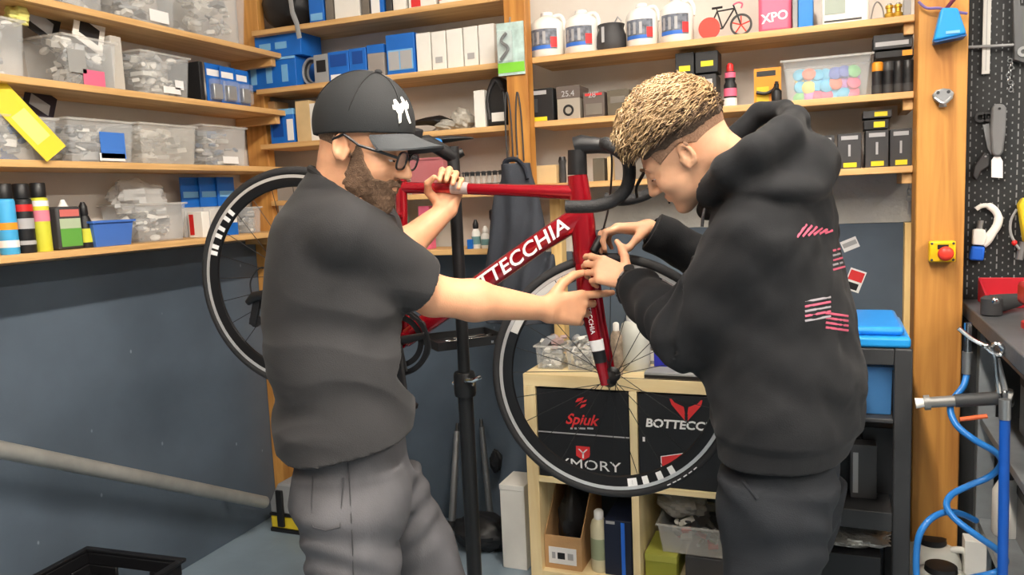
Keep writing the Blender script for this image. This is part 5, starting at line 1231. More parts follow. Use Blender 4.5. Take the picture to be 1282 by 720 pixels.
# corner bay, top shelf
p = at(352, 20, y=2.9); crumple('holdall', 'black nylon bag in the corner of the high shelf', 'bag', (p.x, 2.97, Z[1]), (.13, .09, .11), mat('black_nylon', (20, 20, 23), .5), 41, amp=.1)
q = at(374, 10, y=2.86); t = thing('strap', 'grey webbing strap hanging over the edge of the high shelf', 'strap', (q.x, 2.845, Z[1])); MB().tube([(-.06, .04, .16), (-.02, -.004, .05), (0, -.006, .0), (.008, -.006, -.06)], .012, 8, flat=.2, up=(0, 1, 0)).build('webbing', M_grey, t)
bbox(386, 405, -14, Z[1], 'narrow blue box next to the black nylon bag', M_boxblue, panels=((.1, .1, .9, .3, M_boxlb),))
bbox(407, 417, -10, Z[1], 'thin grey box next to the big white box on the high shelf', M_boxg)
bbox(417, 449, -30, Z[1], 'big white box on the high shelf above the cap', M_boxw)
bbox(451, 461, -30, Z[1], 'brown-grey box right of the big white box on the high shelf', M_boxg)
bbox(463, 480, -25, Z[1], 'upright blue and white box on the high shelf', M_boxblue, panels=((.05, .05, .7, .5, M_wht),))
bbox(482, 490, -25, Z[1], 'slim grey box between blue and white boxes on the high shelf', M_boxdg)
bbox(491, 507, -25, Z[1], 'narrow white box right of the slim grey box', M_boxw)
bbox(511, 545, -22, Z[1], 'white box with red print on the high shelf', M_boxw, panels=((.1, .1, .45, .8, M_redprint), (.72, .3, 1., 1., M_redprint)))
bbox(549, 583, -28, Z[1], 'white and red box at the right end of the high shelf', M_boxw, panels=((.0, .2, .12, 1, M_redprint), (.6, .35, 1., 1., M_redprint)))
# corner bay, second shelf
bbox(309, 371, 73, Z[2], 'big blue box with pale printing at the corner end of the second shelf', M_boxblue, depth=.2, panels=((.08, .2, .2, .75, M_boxlb), (.4, .2, .52, .75, M_boxlb), (.72, .2, .84, .75, M_boxlb), (.0, .92, 1, 1., M_boxlb)))
zt_ = at(340, 73, y=2.885).z
bbox(319, 377, 43, zt_+.002, 'blue box stacked on the big blue box in the corner', M_boxblue, depth=.15, panels=((.1, .35, .35, .65, M_boxlb), (.45, .35, .7, .65, M_boxlb)), vref=60)
p = at(386, 85, y=2.9); t = thing('cable_coil', 'coil of grey cable beside the blue boxes on the second shelf', 'cable', (p.x, 2.92, Z[2]))
for k in range(3): MB().ring((0, .012*k, .062), (.25, 1, 0), .054-.004*k, [(.006*math.cos(a*PI/4), .006*math.sin(a*PI/4)) for a in range(8)], 36).build('loop', M_dgrey if k == 1 else M_grey, t)
bbox(393, 411, 68, Z[2], 'small grey box with a black window on the second shelf', M_grey, panels=((.2, .4, .85, .8, M_satin),))
bbox(411, 437, 64, Z[2], 'blue box left of two above the cap', M_boxblue, panels=((.1, .5, .9, .9, mat('deep_blue_print', (14, 70, 150), .5)), (.1, .05, .6, .25, M_wht)), group='blue boxes on the second back shelf')
bbox(437, 459, 60, Z[2], 'blue box right of two above the cap', M_boxblue, panels=((.2, .5, .8, .9, mat('deep_blue_print', (14, 70, 150), .5)),), group='blue boxes on the second back shelf')
bbox(460, 481, 56, Z[2], 'blue-lidded grey box above the cap', mat('taupe_card', (150, 144, 140), .6), lid=(.25, M_boxblue))
bbox(483, 519, 42, Z[2], 'blue box with a pale front label beside the white boxes', M_boxblue, panels=((.06, .12, .94, .62, M_boxlb), (.08, .14, .45, .58, M_greyprint), (.5, .14, .9, .58, M_greyprint)))
us = [521, 540, 559, 580, 599, 620]; vt = [41, 39, 36, 33, 30]
lbw = ['white box leftmost of five in a row on the second shelf', 'white box second of five in a row on the second shelf', 'white box in the middle of five on the second shelf', 'white box with grey printing, fourth of five on the second shelf', 'white box nearest the middle post, last of five']
for i in range(5): bbox(us[i], us[i+1]-1, vt[i], Z[2], lbw[i], M_boxw, group='row of white boxes', panels=((.25, .2, .75, .35, M_greyprint),) if i in (1, 3) else ())
p0, p1 = at(621, 30, y=2.79), at(657, 92, y=2.79); t = thing('hanging_pack', 'grey and lime display pack hanging on the middle post', 'pack', ((p0.x+p1.x)/2, 2.792, p1.z)); w_ = (p1.x-p0.x)/2; h_ = p0.z-p1.z
MB().box(-w_, 0, 0, w_, .006, h_).build('backing', mat('pale_mint_card', (176, 200, 196), .5, var=.25, vscale=30), t); MB().box(-w_, -.0015, h_*.05, w_, -.0002, h_*.24).build('lime_strip', mat('lime_card', (124, 200, 60), .5), t)
MB().box(-w_*.9, -.02, h_*.25, w_*.2, -.0003, h_*.85).build('blister', M_clear, t, bevel=.004); MB().tube(smooth_path([Vector((-w_*.7, -.01, h_*.3)), Vector((-w_*.1, -.012, h_*.5)), Vector((-w_*.6, -.012, h_*.65)), Vector((-w_*.2, -.01, h_*.8))], 5), .006, 8).build('tool', M_dgrey, t)
MB().tube([(0, .003, h_), (0, .008, h_+.02)], .003, 6).build('hook', M_steel, t)
# corner bay, third shelf
bbox(330, 345, 127, Z[3], 'brown box half hidden behind the small blue box', M_card, yf=2.93, depth=.1)
bbox(338, 368, 137, Z[3], 'small blue box with a white stripe in front of brown cardboard', M_boxblue, depth=.08, panels=((.1, .2, .55, .8, mat('deep_blue_print', (14, 70, 150), .5)), (.72, .08, .98, .7, M_wht)), lid=(.16, M_boxlb))
bbox(370, 388, 126, Z[3], 'kraft cardboard box beside the small blue box', M_kraft, depth=.14)
bbox(388, 402, 129, Z[3], 'slim white box behind the cap', M_boxw)
bbox(402, 440, 140, Z[3], 'plain cardboard box hidden mostly by the cap', M_card)
p = at(535, 150, y=2.95); t = thing('bicycle_saddle', 'black narrow saddle lying on the third shelf behind the brim', 'saddle', (p.x, 2.95, Z[3]))
MB().tube([(-.13, 0, .03), (-.08, 0, .045), (0, 0, .05), (.06, 0, .045), (.12, 0, .03)], [.01, .02, .035, .055, .03], 14, flat=.45).build('cover', M_satin, t)
for s in (-1, 1): MB().tube([(-.1, s*.005, .03), (-.05, s*.02, .006), (.03, s*.022, .006), (.08, s*.02, .03)], .0035, 6).build('rail', M_steel, t)
p = at(578, 150, y=2.93); o = crumple('bag_of_fittings', 'clear bag of fittings beside the black saddle on the third shelf', 'bag', (p.x, 2.94, Z[3]), (.045, .05, .045), mat('dull_polythene', (186, 182, 172), .35, alpha=.75), 14)
p = at(560, 155, y=2.9); crumple('bag_of_fittings', 'flat clear bag lying behind the stand head', 'bag', (p.x, 2.90, Z[3]), (.05, .035, .022), mat('dull_polythene', (186, 182, 172), .35, alpha=.75), 15)
bbox(593, 607, 113, Z[3], 'tall slim white box beside the black pouch', M_boxw)
p0 = at(620, 95, y=2.89); t = thing('saddle_bag', 'black pouch bag with a strap next to the middle post', 'bag', (p0.x, 2.93, Z[3])); h_ = p0.z-Z[3]
MB().prism([(-.045, 0), (.04, 0), (.045, h_*.4), (.035, h_*.85), (.01, h_), (-.02, h_*.98), (-.042, h_*.75)], (0, -.04, 0), X_, Z_, (0, 1, 0), .08).build('body', M_satin, t, bevel=.012, seg=3)
MB().box(-.022, -.0415, .02, .03, -.0402, h_*.28).build('label', M_boxw, t); MB().tube(smooth_path([Vector((-.03, -.042, .03)), Vector((-.035, -.043, h_*.6)), Vector((0, -.043, h_*.9)), Vector((.03, -.043, h_*.7))], 5), .006, 6).build('strap', M_boxdg, t)
# corner bay, fourth shelf: red box, tube rack
p0, p1 = at(511, 200, y=2.89), at(553, 200, y=2.89)
rb_ = tub('clear_box', 'clear box of red and pink items behind the seat tube', ((p0.x+p1.x)/2, 2.96, Z[4]), (p1.x-p0.x, .12, at(530, 198, y=2.89).z-Z[4]), taper=.97, m=mat('pink_tint_plastic', (214, 130, 136), .3, alpha=.55), cont_label='red and pink items inside the clear box', seed=51, n_junk=40, junk=[M_redp, M_pink, M_boxw, mat('pale_red', (220, 120, 120), .5)])
p0, p1 = at(577, 215, y=2.90), at(629, 215, y=2.90); t = thing('tube_rack', 'wire rack holding a row of small clear tubes', 'rack', ((p0.x+p1.x)/2, 2.92, Z[4])); w_ = (p1.x-p0.x)/2
for z_ in (.075, .03): MB().tube([(-w_, -.014, z_), (w_, -.014, z_), (w_, .014, z_), (-w_, .014, z_)], .002, 6, closed=True).build('wire', M_dgrey, t)
for s in (-1, 1): MB().tube([(s*w_, 0, 0), (s*w_, 0, .08)], .003, 6).build('upright', M_dgrey, t)
for k in range(7):
    x_ = -w_+.016+k*(2*w_-.032)/6; tb = thing('sample_tube', ['small clear tube first from the left in the wire rack', 'small clear tube second from the left in the wire rack', 'small clear tube third from the left in the wire rack', 'small clear tube in the middle of the wire rack', 'small clear tube third from the right in the wire rack', 'small clear tube second from the right in the wire rack', 'small clear tube last on the right in the wire rack'][k], 'tube', (p0.x+w_+x_, 2.92, Z[4]), group='clear tubes in the rack')
    MB().lathe([(.006, 0), (.0085, .004), (.0085, .062)], 14).build('vial', M_clear2, tb); MB().lathe([(.0095, .0622), (.0095, .078), (.006, .08)], 14).build('cap', M_dgrey, tb)
# low shelf
Z5 = Z[5]
for u, vtop, lb_, hd_ in ((595, 275, 'small white pump bottle with a black head on the low shelf', True), (607, 283, 'small plain white bottle beside the pump bottle', False)):
    p = at(u, vtop, y=2.93); h_ = p.z-Z5
    bottle('pump_bottle' if hd_ else 'small_bottle', lb_, 'bottle', (p.x, 2.93, Z5), [(.016, 0), (.018, .004), (.018, h_*.55), (.01, h_*.68)], M_boxw, bands=[(.0185, h_*.15, h_*.42, mat('teal_print', (110, 150, 150), .5))], cap=([(.009, h_*.68), (.012, h_*.72), (.012, h_*.85), (.005, h_)], M_satin if hd_ else M_boxw))
p = at(617, 262, y=2.95); t = bottle('torch', 'black torch standing upright on the low shelf by the jacket', 'torch', (p.x, 2.96, Z5), [(.014, 0), (.014, .1), (.02, .12), (.02, .15)], M_satin, cap=([(.019, .1502), (.015, .155)], M_dgrey))
bbox(524, 538, 258, Z5, 'pink bottle-shaped carton behind the seat tube', M_pink, yf=2.93, depth=.05)
bbox(476, 500, 270, Z5, 'green and white carton behind the seat stays', mat('mint_card', (120, 190, 160), .5), yf=2.92, depth=.09, panels=((.1, .1, .9, .5, M_wht),))
bbox(585, 592, 300, Z5, 'tiny blue box at the foot of the pump bottle', M_boxblue, yf=2.9, depth=.03)
bbox(446, 470, 262, Z5, 'white carton on the low shelf behind the beard', M_boxw, yf=2.93, depth=.09)
# right bay, top shelf: jugs
ZR = SBR
def jug(u0, u1, vtop, label):
    yf = 2.885; x0, x1 = at(u0, vtop+40, y=yf).x, at(u1, vtop+40, y=yf).x; w_ = (x1-x0)/2; zt = at((u0+u1)/2, vtop, y=yf).z; h_ = zt-ZR[1]
    t = thing('plastic_jug', label, 'jug', ((x0+x1)/2, yf+w_*.7, ZR[1]), group='white plastic jugs')
    MB().lathe([(w_*.9, 0), (w_, .008), (w_, h_*.66), (w_*.93, h_*.76), (w_*.72, h_*.84), (w_*.4, h_*.9), (w_*.33, h_*.92)], 28).build('body', mat('jug_plastic', (236, 234, 228), .35), t, angle=60)
    MB().lathe([(w_*.36, h_*.921), (w_*.36, h_*.985), (w_*.3, h_)], 20).build('cap', M_wht, t, angle=50)
    MB().tube(smooth_path([Vector((w_*.3, w_*.3, h_*.92)), Vector((w_*.72, w_*.35, h_*.93)), Vector((w_*.98, w_*.3, h_*.78)), Vector((w_*.96, w_*.25, h_*.6))], 5), w_*.12, 10).build('handle', mat('jug_plastic', (236, 234, 228), .35), t)
    def patch(a0, a1, z0, z1, m, nm_='label', e=.0008):
        vs = []; n = 8
        for k in range(n+1):
            a = math.radians(a0+(a1-a0)*k/n)
            for z in (z0, z1): vs.append(((w_+e)*math.cos(a), (w_+e)*math.sin(a), z*h_))
        MB().add(vs, [(2*k, 2*k+2, 2*k+3, 2*k+1) for k in range(n)]).build(nm_, m, t)
    patch(-142, -38, .17, .60, mat('jug_label_dark', (104, 110, 122), .5, var=.5, vscale=60))
    patch(-142, -60, .17, .25, mat('jug_label_blue', (54, 110, 200), .5), 'label_band', .0014); patch(-62, -38, .2, .42, M_redprint if u0 != 823 else M_yel, 'label_flash', .0014)
    for k in range(3): patch(-132+22*k, -122+22*k, .28, .54, M_greyprint, 'label_print', .0014)
for a in ((661, 701, 13, 'white plastic jug first from the left on the right shelf'), (704, 745, 10, 'white plastic jug second from the left beside the black bag'), (781, 821, 2, 'white plastic jug third from the left, right of the black bag'), (824, 866, -6, 'white plastic jug nearest the toy bicycle')): jug(*a)
p = at(762, 40, y=2.9); t = thing('drawstring_bag', 'small black drawstring bag between the white jugs', 'bag', (p.x, 2.94, ZR[1]))
MB().lathe([(.05, 0), (.058, .02), (.055, .06), (.045, .085), (.05, .1), (.02, .104)], 20).build('body', M_boxdg, t, angle=60); MB().box(-.022, -.061, .03, -.012, -.0575, .085).build('print', M_greyprint, t)
MB().tube([(0.02, -.03, .1), (.035, -.04, .118), (.05, -.045, .1)], .003, 6).build('cord', M_greyprint, t)
# toy bicycle
pc, pd = at(887, 37, y=2.88), at(927, 30, y=2.88); r_ = .037; zc = ZR[1]+r_+.002
ty_ = thing('toy_bicycle', 'small model bicycle with a red disc wheel on the shelf', 'toy', (pc.x, 2.90, ZR[1]))
D_ = pd.x-pc.x; RWc, FWc = Vector((0, 0, r_+.002)), Vector((D_, 0, r_+.002)); YY = Vector((0, 1, 0))
MB().lathe([(r_, -.003), (r_, .003)], 32, RWc, YY).build('disc_wheel', mat('toy_red', (220, 62, 48), .4), ty_)
MB().ring(FWc, YY, r_-.004, [(.004, -.003), (.004, .003), (-.003, .003), (-.003, -.003)], 36).build('spoked_wheel', M_satin, ty_)
for k in range(5):
    a = 2*PI*k/5+.3; MB().tube([FWc, FWc+Vector((math.cos(a), 0, math.sin(a)))*(r_-.006)], .0025, 6).build('spoke', mat('toy_red', (220, 62, 48), .4), ty_)
bbp, sp1, hp = Vector((D_*.42, 0, r_*.9)), Vector((D_*.26, 0, r_*2.5)), Vector((D_*.8, 0, r_*2.6))
for a, b_ in ((RWc, bbp), (RWc, sp1), (bbp, sp1), (bbp, hp), (sp1, hp), (hp+Vector((-.004, 0, .012)), FWc)): MB().tube([a, b_], .0028, 8).build('frame_tube', M_satin, ty_)
MB().tube([sp1+Vector((-.018, 0, .012)), sp1+Vector((.018, 0, .013))], .004, 8).build('saddle', M_satin, ty_); MB().tube([sp1, sp1+Vector((-.002, 0, .012))], .0022, 6).build('seat_post', M_satin, ty_)
MB().tube(smooth_path([hp+Vector((-.004, 0, .012)), hp+Vector((.012, 0, .018)), hp+Vector((.026, 0, .012)), hp+Vector((.022, 0, -.002))], 4), .003, 8).build('handlebar', M_pink, ty_)
# pink bag, grey-blue boxes, thermostat, wire, brass
p0, p1 = at(949, 20, y=2.89), at(991, 20, y=2.89); t = thing('pouch', 'pink pouch with white lettering on the shelf', 'pouch', ((p0.x+p1.x)/2, 2.93, ZR[1])); w_ = (p1.x-p0.x)/2
MB().box(-w_, -.035, 0, w_, .035, .17).build('body', M_pink, t, bevel=.014, seg=3); lettering('XPO', .042, (.0, -.0362, .05), X_+Z_*.12, Z_, M_wht, t, bold=.001)
bbox(992, 999, -12, ZR[1], 'thin grey box between the pink pouch and blue box', M_grey, vref=20)
bbox(999, 1018, -10, ZR[1], 'bright blue box right of the pink pouch', mat('cyan_blue_card', (24, 126, 220), .45), vref=20)
p0, p1 = at(1029, 10, y=2.88), at(1088, 5, y=2.88); t = thing('thermostat', 'white electronic weather station with a grey display', 'device', ((p0.x+p1.x)/2, 2.90, ZR[1])); w_ = (p1.x-p0.x)/2
MB().box(-w_, -.015, 0, w_, .02, .12).build('case', M_boxw, t, bevel=.006); MB().box(-w_*.88, -.017, .035, w_*.0, -.0152, .1).build('display', mat('lcd', (150, 162, 150), .3), t); MB().box(-w_*.9, -.0165, .01, w_*.7, -.0152, .016).build('slot', M_dgrey, t)
p = at(1099, 12, y=2.88); t = thing('wire_loop', 'bent wire loop standing on the shelf by the weather station', 'wire', (p.x, 2.90, ZR[1])); MB().tube(smooth_path([Vector((-.02, 0, .003)), Vector((-.012, 0, .045)), Vector((0, 0, .06)), Vector((.014, 0, .04)), Vector((.02, 0, .003))], 5), .0025, 6).build('wire', M_steel, t)
for k, (u, lb_) in enumerate(((1114, 'left small brass fitting at the end of the right shelf'), (1125, 'right small brass fitting at the end of the right shelf'))):
    p = at(u, 12, y=2.88); bottle('brass_fitting', lb_, 'fitting', (p.x, 2.90, ZR[1]), [(.012, 0), (.014, .004), (.014, .018), (.009, .022), (.009, .034), (.012, .036), (.012, .044)], mat('brass', (206, 170, 70), .35, metal=.7), cap=([(.008, .0442), (.006, .05)], M_steel), group='brass fittings')
bbox(1131, 1141, -2, ZR[1], 'small pale tin next to the brass fittings', M_grey, vref=14, depth=.04)
# right bay, second shelf
t = bbox(660, 693, 111, ZR[2], 'black carton with a yellow tag left on the middle right shelf', M_boxk, depth=.12, panels=((.2, .03, .75, .15, M_yel), (.15, .82, .75, .94, M_greyprint), (.25, .3, .4, .7, M_dgrey)))
t = bbox(697, 726, 108, ZR[2], 'two-tone grey carton marked 25', mat('warm_grey_card', (160, 152, 140), .6), depth=.12, lid=(.36, mat('brown_grey_card', (96, 86, 80), .6)))
for s_, lx, lz, sz in (('25.4', 0, .095, .03),): lettering(s_, sz, (lx, -.0625, lz), X_, Z_, M_greyprint, t)
MB().ring((0, -.0612, .035), YY, .017, [(.004, -.0008), (.004, .0008), (-.004, .0008), (-.004, -.0008)], 28).build('printed_ring', M_satin, t)
t = bbox(730, 757, 115, ZR[2], 'brownish carton marked 28 with a red strip', mat('brown_grey_card', (96, 86, 80), .6), depth=.12, panels=((.1, .86, .9, .95, M_redprint), (.12, .12, .88, .55, M_boxg)))
lettering('28"', .03, (0, -.0625, .083), X_, Z_, M_greyprint, t)
t = bbox(760, 788, 112, ZR[2], 'dim grey carton just behind the blond hair', mat('olive_grey_card', (92, 84, 70), .6), depth=.12, panels=((.15, .5, .8, .75, M_boxg),))
t1 = bbox(872, 897, 93, ZR[2], 'tall dark grey carton with a pale title behind the blond head', M_boxdg, depth=.12, panels=((.1, .72, .8, .86, M_greyprint),))
bbox(838, 870, 93, ZR[2], 'dark carton hidden mostly by the blond head', M_boxdg, depth=.12)
z_ = at(870, 93, y=2.885).z+.002
bbox(845, 869, 66, z_, 'small black carton with a yellow tag, left of two on top', M_boxk, depth=.1, panels=((.2, .15, .8, .4, M_yel),), group='black cartons with yellow tags', vref=80)
bbox(870, 899, 64, z_, 'small black carton with a yellow tag, right of two on top', M_boxk, depth=.1, panels=((.25, .3, .8, .55, M_yel),), group='black cartons with yellow tags', vref=80)
p = at(913, 78, y=2.88); h_ = p.z-ZR[2]; bottle('lubricant_bottle', 'slim black bottle with pink and white bands on the shelf', 'bottle', (p.x, 2.90, ZR[2]), [(.02, 0), (.022, .004), (.022, h_*.5), (.016, h_*.58), (.018, h_*.62), (.018, h_*.8)], M_boxk, bands=[(.0226, h_*.24, h_*.42, M_pink), (.0226, h_*.02, h_*.2, M_wht), (.0186, h_*.66, h_*.78, M_pink)], cap=([(.012, h_*.8), (.012, h_*.95), (.006, h_)], M_redp))
p0, p1 = at(944, 110, y=2.93), at(978, 110, y=2.93); t = thing('display_card', 'orange display card with a black tool on the shelf', 'card', ((p0.x+p1.x)/2, 2.93, ZR[2])); w_ = (p1.x-p0.x)/2; h_ = at(960, 85, y=2.93).z-ZR[2]
MB().box(-w_, 0, 0, w_, .004, h_).build('card', M_orange, t); MB().box(-w_*.8, -.0014, h_*.78, w_*.6, -.0002, h_*.92).build('print', M_satin, t); MB().box(-w_*.8, -.0014, h_*.1, w_*.1, -.0002, h_*.5).build('print', M_yelp, t); MB().tube(smooth_path([Vector((-w_*.8, -.012, h_*.35)), Vector((-w_*.1, -.014, h_*.3)), Vector((w_*.5, -.014, h_*.4)), Vector((w_*.7, -.012, h_*.6))], 4), .006, 8).build('tool', M_satin, t)
p = at(972, 118, y=2.89); bottle('small_bottle', 'little black bottle in front of the orange card', 'bottle', (p.x, 2.90, ZR[2]), [(.016, 0), (.017, .004), (.017, .04), (.008, .05)], M_boxk, cap=([(.008, .05), (.008, .065), (.004, .068)], M_satin))
p0, p1 = at(980, 80, y=2.865), at(1091, 70, y=2.865); h_ = at(1035, 71, y=2.865).z-ZR[2]
ct = tub('clear_tub', 'large clear tub of brightly coloured rolls on the right shelf', ((p0.x+p1.x)/2, 2.865+.1, ZR[2]), (p1.x-p0.x, .2, h_), taper=.9, rim=.008)
capcol = [mat('cap_%d' % i, c_, .45) for i, c_ in enumerate(((84, 190, 230), (226, 90, 130), (240, 220, 120), (240, 240, 240), (110, 190, 110), (90, 110, 190), (230, 120, 90), (180, 120, 190)))]
rr = random.Random(77); pos = ['front left', 'front', 'front right', 'rear left', 'rear', 'rear right']; cw_ = (p1.x-p0.x)*.9/2
cmesh = MB().lathe([(.02, 0), (.022, .004), (.022, .012), (.014, .018)], 16).mesh('cap'); capn = ['sky blue', 'pink', 'cream yellow', 'white', 'green', 'indigo', 'coral', 'lilac']; k = 0
for lay in range(3):
    for ix in range(7):
        for iy in range(2):
            ci = rr.randrange(8) if not (lay > 0 and ix in (2, 3) and iy == 0) else 0
            o = bpy.data.objects.new('tape_roll', cmesh.copy()); COL.objects.link(o); o.data.materials.append(capcol[ci])
            x_ = (p0.x+p1.x)/2+(-1+2*(ix+.5)/7)*(cw_-.02)*.94; y_ = 2.965+(-.058 if iy == 0 else .04)+rr.uniform(-.006, .006)
            o.location = (x_, y_, ZR[2]+.006+lay*.036+rr.uniform(0, .006)); o.rotation_euler = (rr.uniform(1.0, 1.5), rr.uniform(-.3, .3), rr.uniform(-.4, .4))
            tag(o, '%s tape roll, %s row, %s layer, %s from the left in the clear tub' % (capn[ci], ('front', 'rear')[iy], ('bottom', 'middle', 'top')[lay], ('first', 'second', 'third', 'fourth', 'fifth', 'sixth', 'seventh')[ix]), 'tape roll', 'coloured tape rolls in the clear tub')
# black cylinders and flat black boxes at the post
for k, (u, lb_) in enumerate(((1099, 'black tube with an orange lid beside the clear tub'), (1113, 'grey topped black tube second from the clear tub'), (1126, 'black tube third from the clear tub'), (1138, 'black tube next to the timber post'))):
    p = at(u, 77+k*-1, y=2.88); h_ = p.z-ZR[2]; bottle('storage_tube', lb_, 'tube', (p.x, 2.90, ZR[2]), [(.0165, 0), (.0165, h_*.72)], M_boxk, bands=[(.017, h_*.05, h_*.3, M_boxdg)], cap=([(.0168, h_*.7205), (.0168, h_*.97), (.014, h_)], M_orange if k == 0 else M_dgrey if k == 1 else M_satin), group='storage tubes')
z_ = at(1118, 73, y=2.88).z+.004
t = bbox(1095, 1145, 63, z_, 'flat black box lying on the storage tubes', M_boxk, depth=.1, vref=70, panels=((.7, .1, .95, .9, M_orange),))
t = bbox(1093, 1143, 42, at(1118, 63, y=2.885).z+.006, 'flat black and grey box topmost on the storage tubes', M_boxdg, depth=.1, vref=55, panels=((.05, .2, .9, .5, M_greyprint),))
# right bay, third shelf
labs = ['dark carton with a yellow tag half hidden by the hood', 'dark carton with a yellow tag second in the row under the tub', 'dark carton with a yellow tag third in the row, under a stack', 'dark carton with a yellow tag next to the post']
for (u0, u1, vt_), lb_ in zip(((1019, 1045, 170), (1048, 1079, 167), (1083, 1113, 163), (1114, 1142, 161)), labs):
    bbox(u0, u1, vt_, ZR[3], lb_, M_boxdg, depth=.12, group='dark cartons in a row', panels=((.25, .04, .8, .17, M_yel), (.15, .82, .85, .93, M_greyprint), (.45, .35, .55, .68, M_greyprint)))
z_ = at(1098, 163, y=2.885).z+.003
bbox(1081, 1113, 150, z_, 'small flat carton with a yellow tag, lower of two on the dark cartons', M_boxk, depth=.1, vref=155, panels=((.4, .2, .85, .8, M_yel),), group='small flat cartons')
bbox(1080, 1117, 138, at(1098, 150, y=2.885).z+.006, 'small flat carton with a yellow tag, upper of two on the dark cartons', M_boxdg, depth=.1, vref=145, panels=((.4, .2, .85, .8, M_yel),), group='small flat cartons')
bbox(667, 697, 207, ZR[3], 'kraft carton on the right shelf by the middle post', M_kraft, depth=.1)
p = at(702, 204, y=2.9); bottle('small_bottle', 'dark grip-like bottle beside the kraft carton', 'bottle', (p.x, 2.92, ZR[3]), [(.012, 0), (.014, .01), (.013, .07), (.016, .085)], M_boxdg, cap=([(.015, .0852), (.012, .1)], M_satin))
bbox(742, 757, 198, ZR[3], 'grey-brown carton seen under the handlebar', mat('olive_grey_card', (92, 84, 70), .6), depth=.1)
bbox(760, 766, 196, ZR[3], 'slim kraft tube box right of the stem', M_kraft, depth=.05)
bbox(790, 835, 180, ZR[3], 'grey carton behind the bowed head', M_boxg, depth=.12)
bbox(905, 940, 178, ZR[3], 'dark carton behind the hood opening', M_boxdg, depth=.12)
bbox(955, 1010, 172, ZR[3], 'grey carton hidden behind the hood', M_boxg, depth=.12)
# ================================================================== right side: post fittings, pegboard, bench, rack
M_cyan = mat('cyan_plastic', (30, 142, 214), .4); M_violet = mat('violet_grip', (112, 96, 150), .4)
YP = 2.748
def onp(u, v, y=YP): return at(u, v, y=y)
# funnel shaped blue holder with its handles
a0, a1, a2, a3 = onp(1176, 14), onp(1196, 14), onp(1207, 46), onp(1166, 55)
t = thing('torch_holder', 'bright blue wedge-shaped holder screwed to the top of the timber post', 'holder', (a3+a2)/2)
o_ = (a3+a2)/2
MB().prism([(p_.x, p_.z) for p_ in (a3, a2, a1, a0)], (0, 0, 0), X_, Z_, (0, 1, 0), (YP-.055, YP)).build('body', M_cyan, t, bevel=.006, off=o_)
MB().prism([(p_.x, p_.z) for p_ in (onp(1168, 57, YP), onp(1206, 49, YP), onp(1207, 46.5), onp(1166.5, 55.5))], (0, 0, 0), X_, Z_, (0, 1, 0), (YP-.057, YP)).build('base_lip', mat('deep_cyan', (18, 82, 140), .4), t, off=o_)
b_ = onp(1193, 40, YP-.0565); MB().box(b_.x-.018, YP-.0575, b_.z-.004, b_.x+.018, YP-.0552, b_.z+.004).build('print', M_boxlb, t, off=o_)
MB().tube(smooth_path([onp(1150, 2, YP-.02), onp(1160, 10, YP-.02), onp(1174, 10, YP-.02), onp(1184, 12, YP-.02)], 5), .004, 8).build('handle', M_violet, t, off=o_)
MB().tube(smooth_path([onp(1184, 12, YP-.02), onp(1192, 2, YP-.03), onp(1200, -6, YP-.04)], 5), .006, 8).build('stalk', mat('maroon_grip', (112, 48, 66), .4), t, off=o_)
MB().tube(smooth_path([onp(1186, 13, YP-.02), onp(1198, 15, YP-.02), onp(1211, 17, YP-.02)], 4), .004, 8).build('handle', M_violet, t, off=o_)
c_ = onp(1180, 122); t = thing('bottle_opener', 'cast metal bottle opener screwed to the timber post', 'opener', c_)
MB().prism([(-.03, .008), (-.018, .022), (.0, .026), (.018, .022), (.03, .01), (.024, -.008), (.008, -.018), (.012, -.03), (-.012, -.03), (-.008, -.016), (-.024, -.006)], (0, 0, 0), X_, Z_, (0, -1, 0), .016).build('plate', M_steel, t, bevel=.004)
MB().tube(smooth_path([Vector((-.022, -.02, -.002)), Vector((0, -.03, -.02)), Vector((.022, -.02, -.002))], 5), .005, 8).build('lip', M_steel, t)
for s in (-1, 1): MB().lathe([(.005, 0), (.004, .003)], 12, (s*.014, -.0165, .014), (0, -1, 0)).build('screw', M_dgrey, t)
c_ = onp(1178, 314); t = thing('emergency_stop', 'yellow emergency stop box with a red mushroom button on the post', 'switch', c_)
MB().box(-.036, -.04, -.032, .036, 0, .032).build('box', mat('switch_yellow', (240, 190, 20), .4), t, bevel=.005)
MB().box(-.014, -.0415, .008, .016, -.0402, .022).build('marking', M_satin, t); MB().lathe([(.012, 0), (.012, .012), (.02, .014), (.022, .022), (.018, .03), (.006, .033)], 28, (.006, -.0402, -.004), (0, -1, 0)).build('button', mat('button_red', (222, 60, 44), .4), t, angle=50)
for sx in (-1, 1):
    for sz in (-1, 1): MB().lathe([(.004, 0), (.003, .002)], 10, (sx*.029, -.0402, sz*.025), (0, -1, 0)).build('screw', M_dgrey, t)
# pegboard with pale slots
M_peg = mat('pegboard_black', (30, 32, 34), .5, var=.1, vscale=10)
PY = 2.95
pg = MB().box(.38, PY, .95, 3.28, PY+.012, 2.7).build('wall_panel', M_peg, None, bevel=.002); pg['kind'] = 'structure'; pg.name = 'trim_10'
struct('trim_11', MB().box(.38, PY+.013, 0, 3.29, PY+.145, 2.94), M_dark)
sl = MB(); ns = 0
for ix in range(30):
    x_ = .40+ix*.0165
    for iz in range(46):
        z_ = 1.06+iz*.024+(.012 if ix % 2 else 0)
        big = (ix % 8 in (1, 6)) and iz % 4 != 3
        sl.box(x_-.0018, PY-.0006, z_-(.008 if big else .003), x_+.0018, PY+.0002, z_+(.008 if big else .003))
so = sl.build('slot', mat('slot_pale', (128, 130, 132), .6), pg, smooth=False); so['kind'] = 'stuff'
def onb(u, v, d=.012): return at(u, v, y=PY-d)
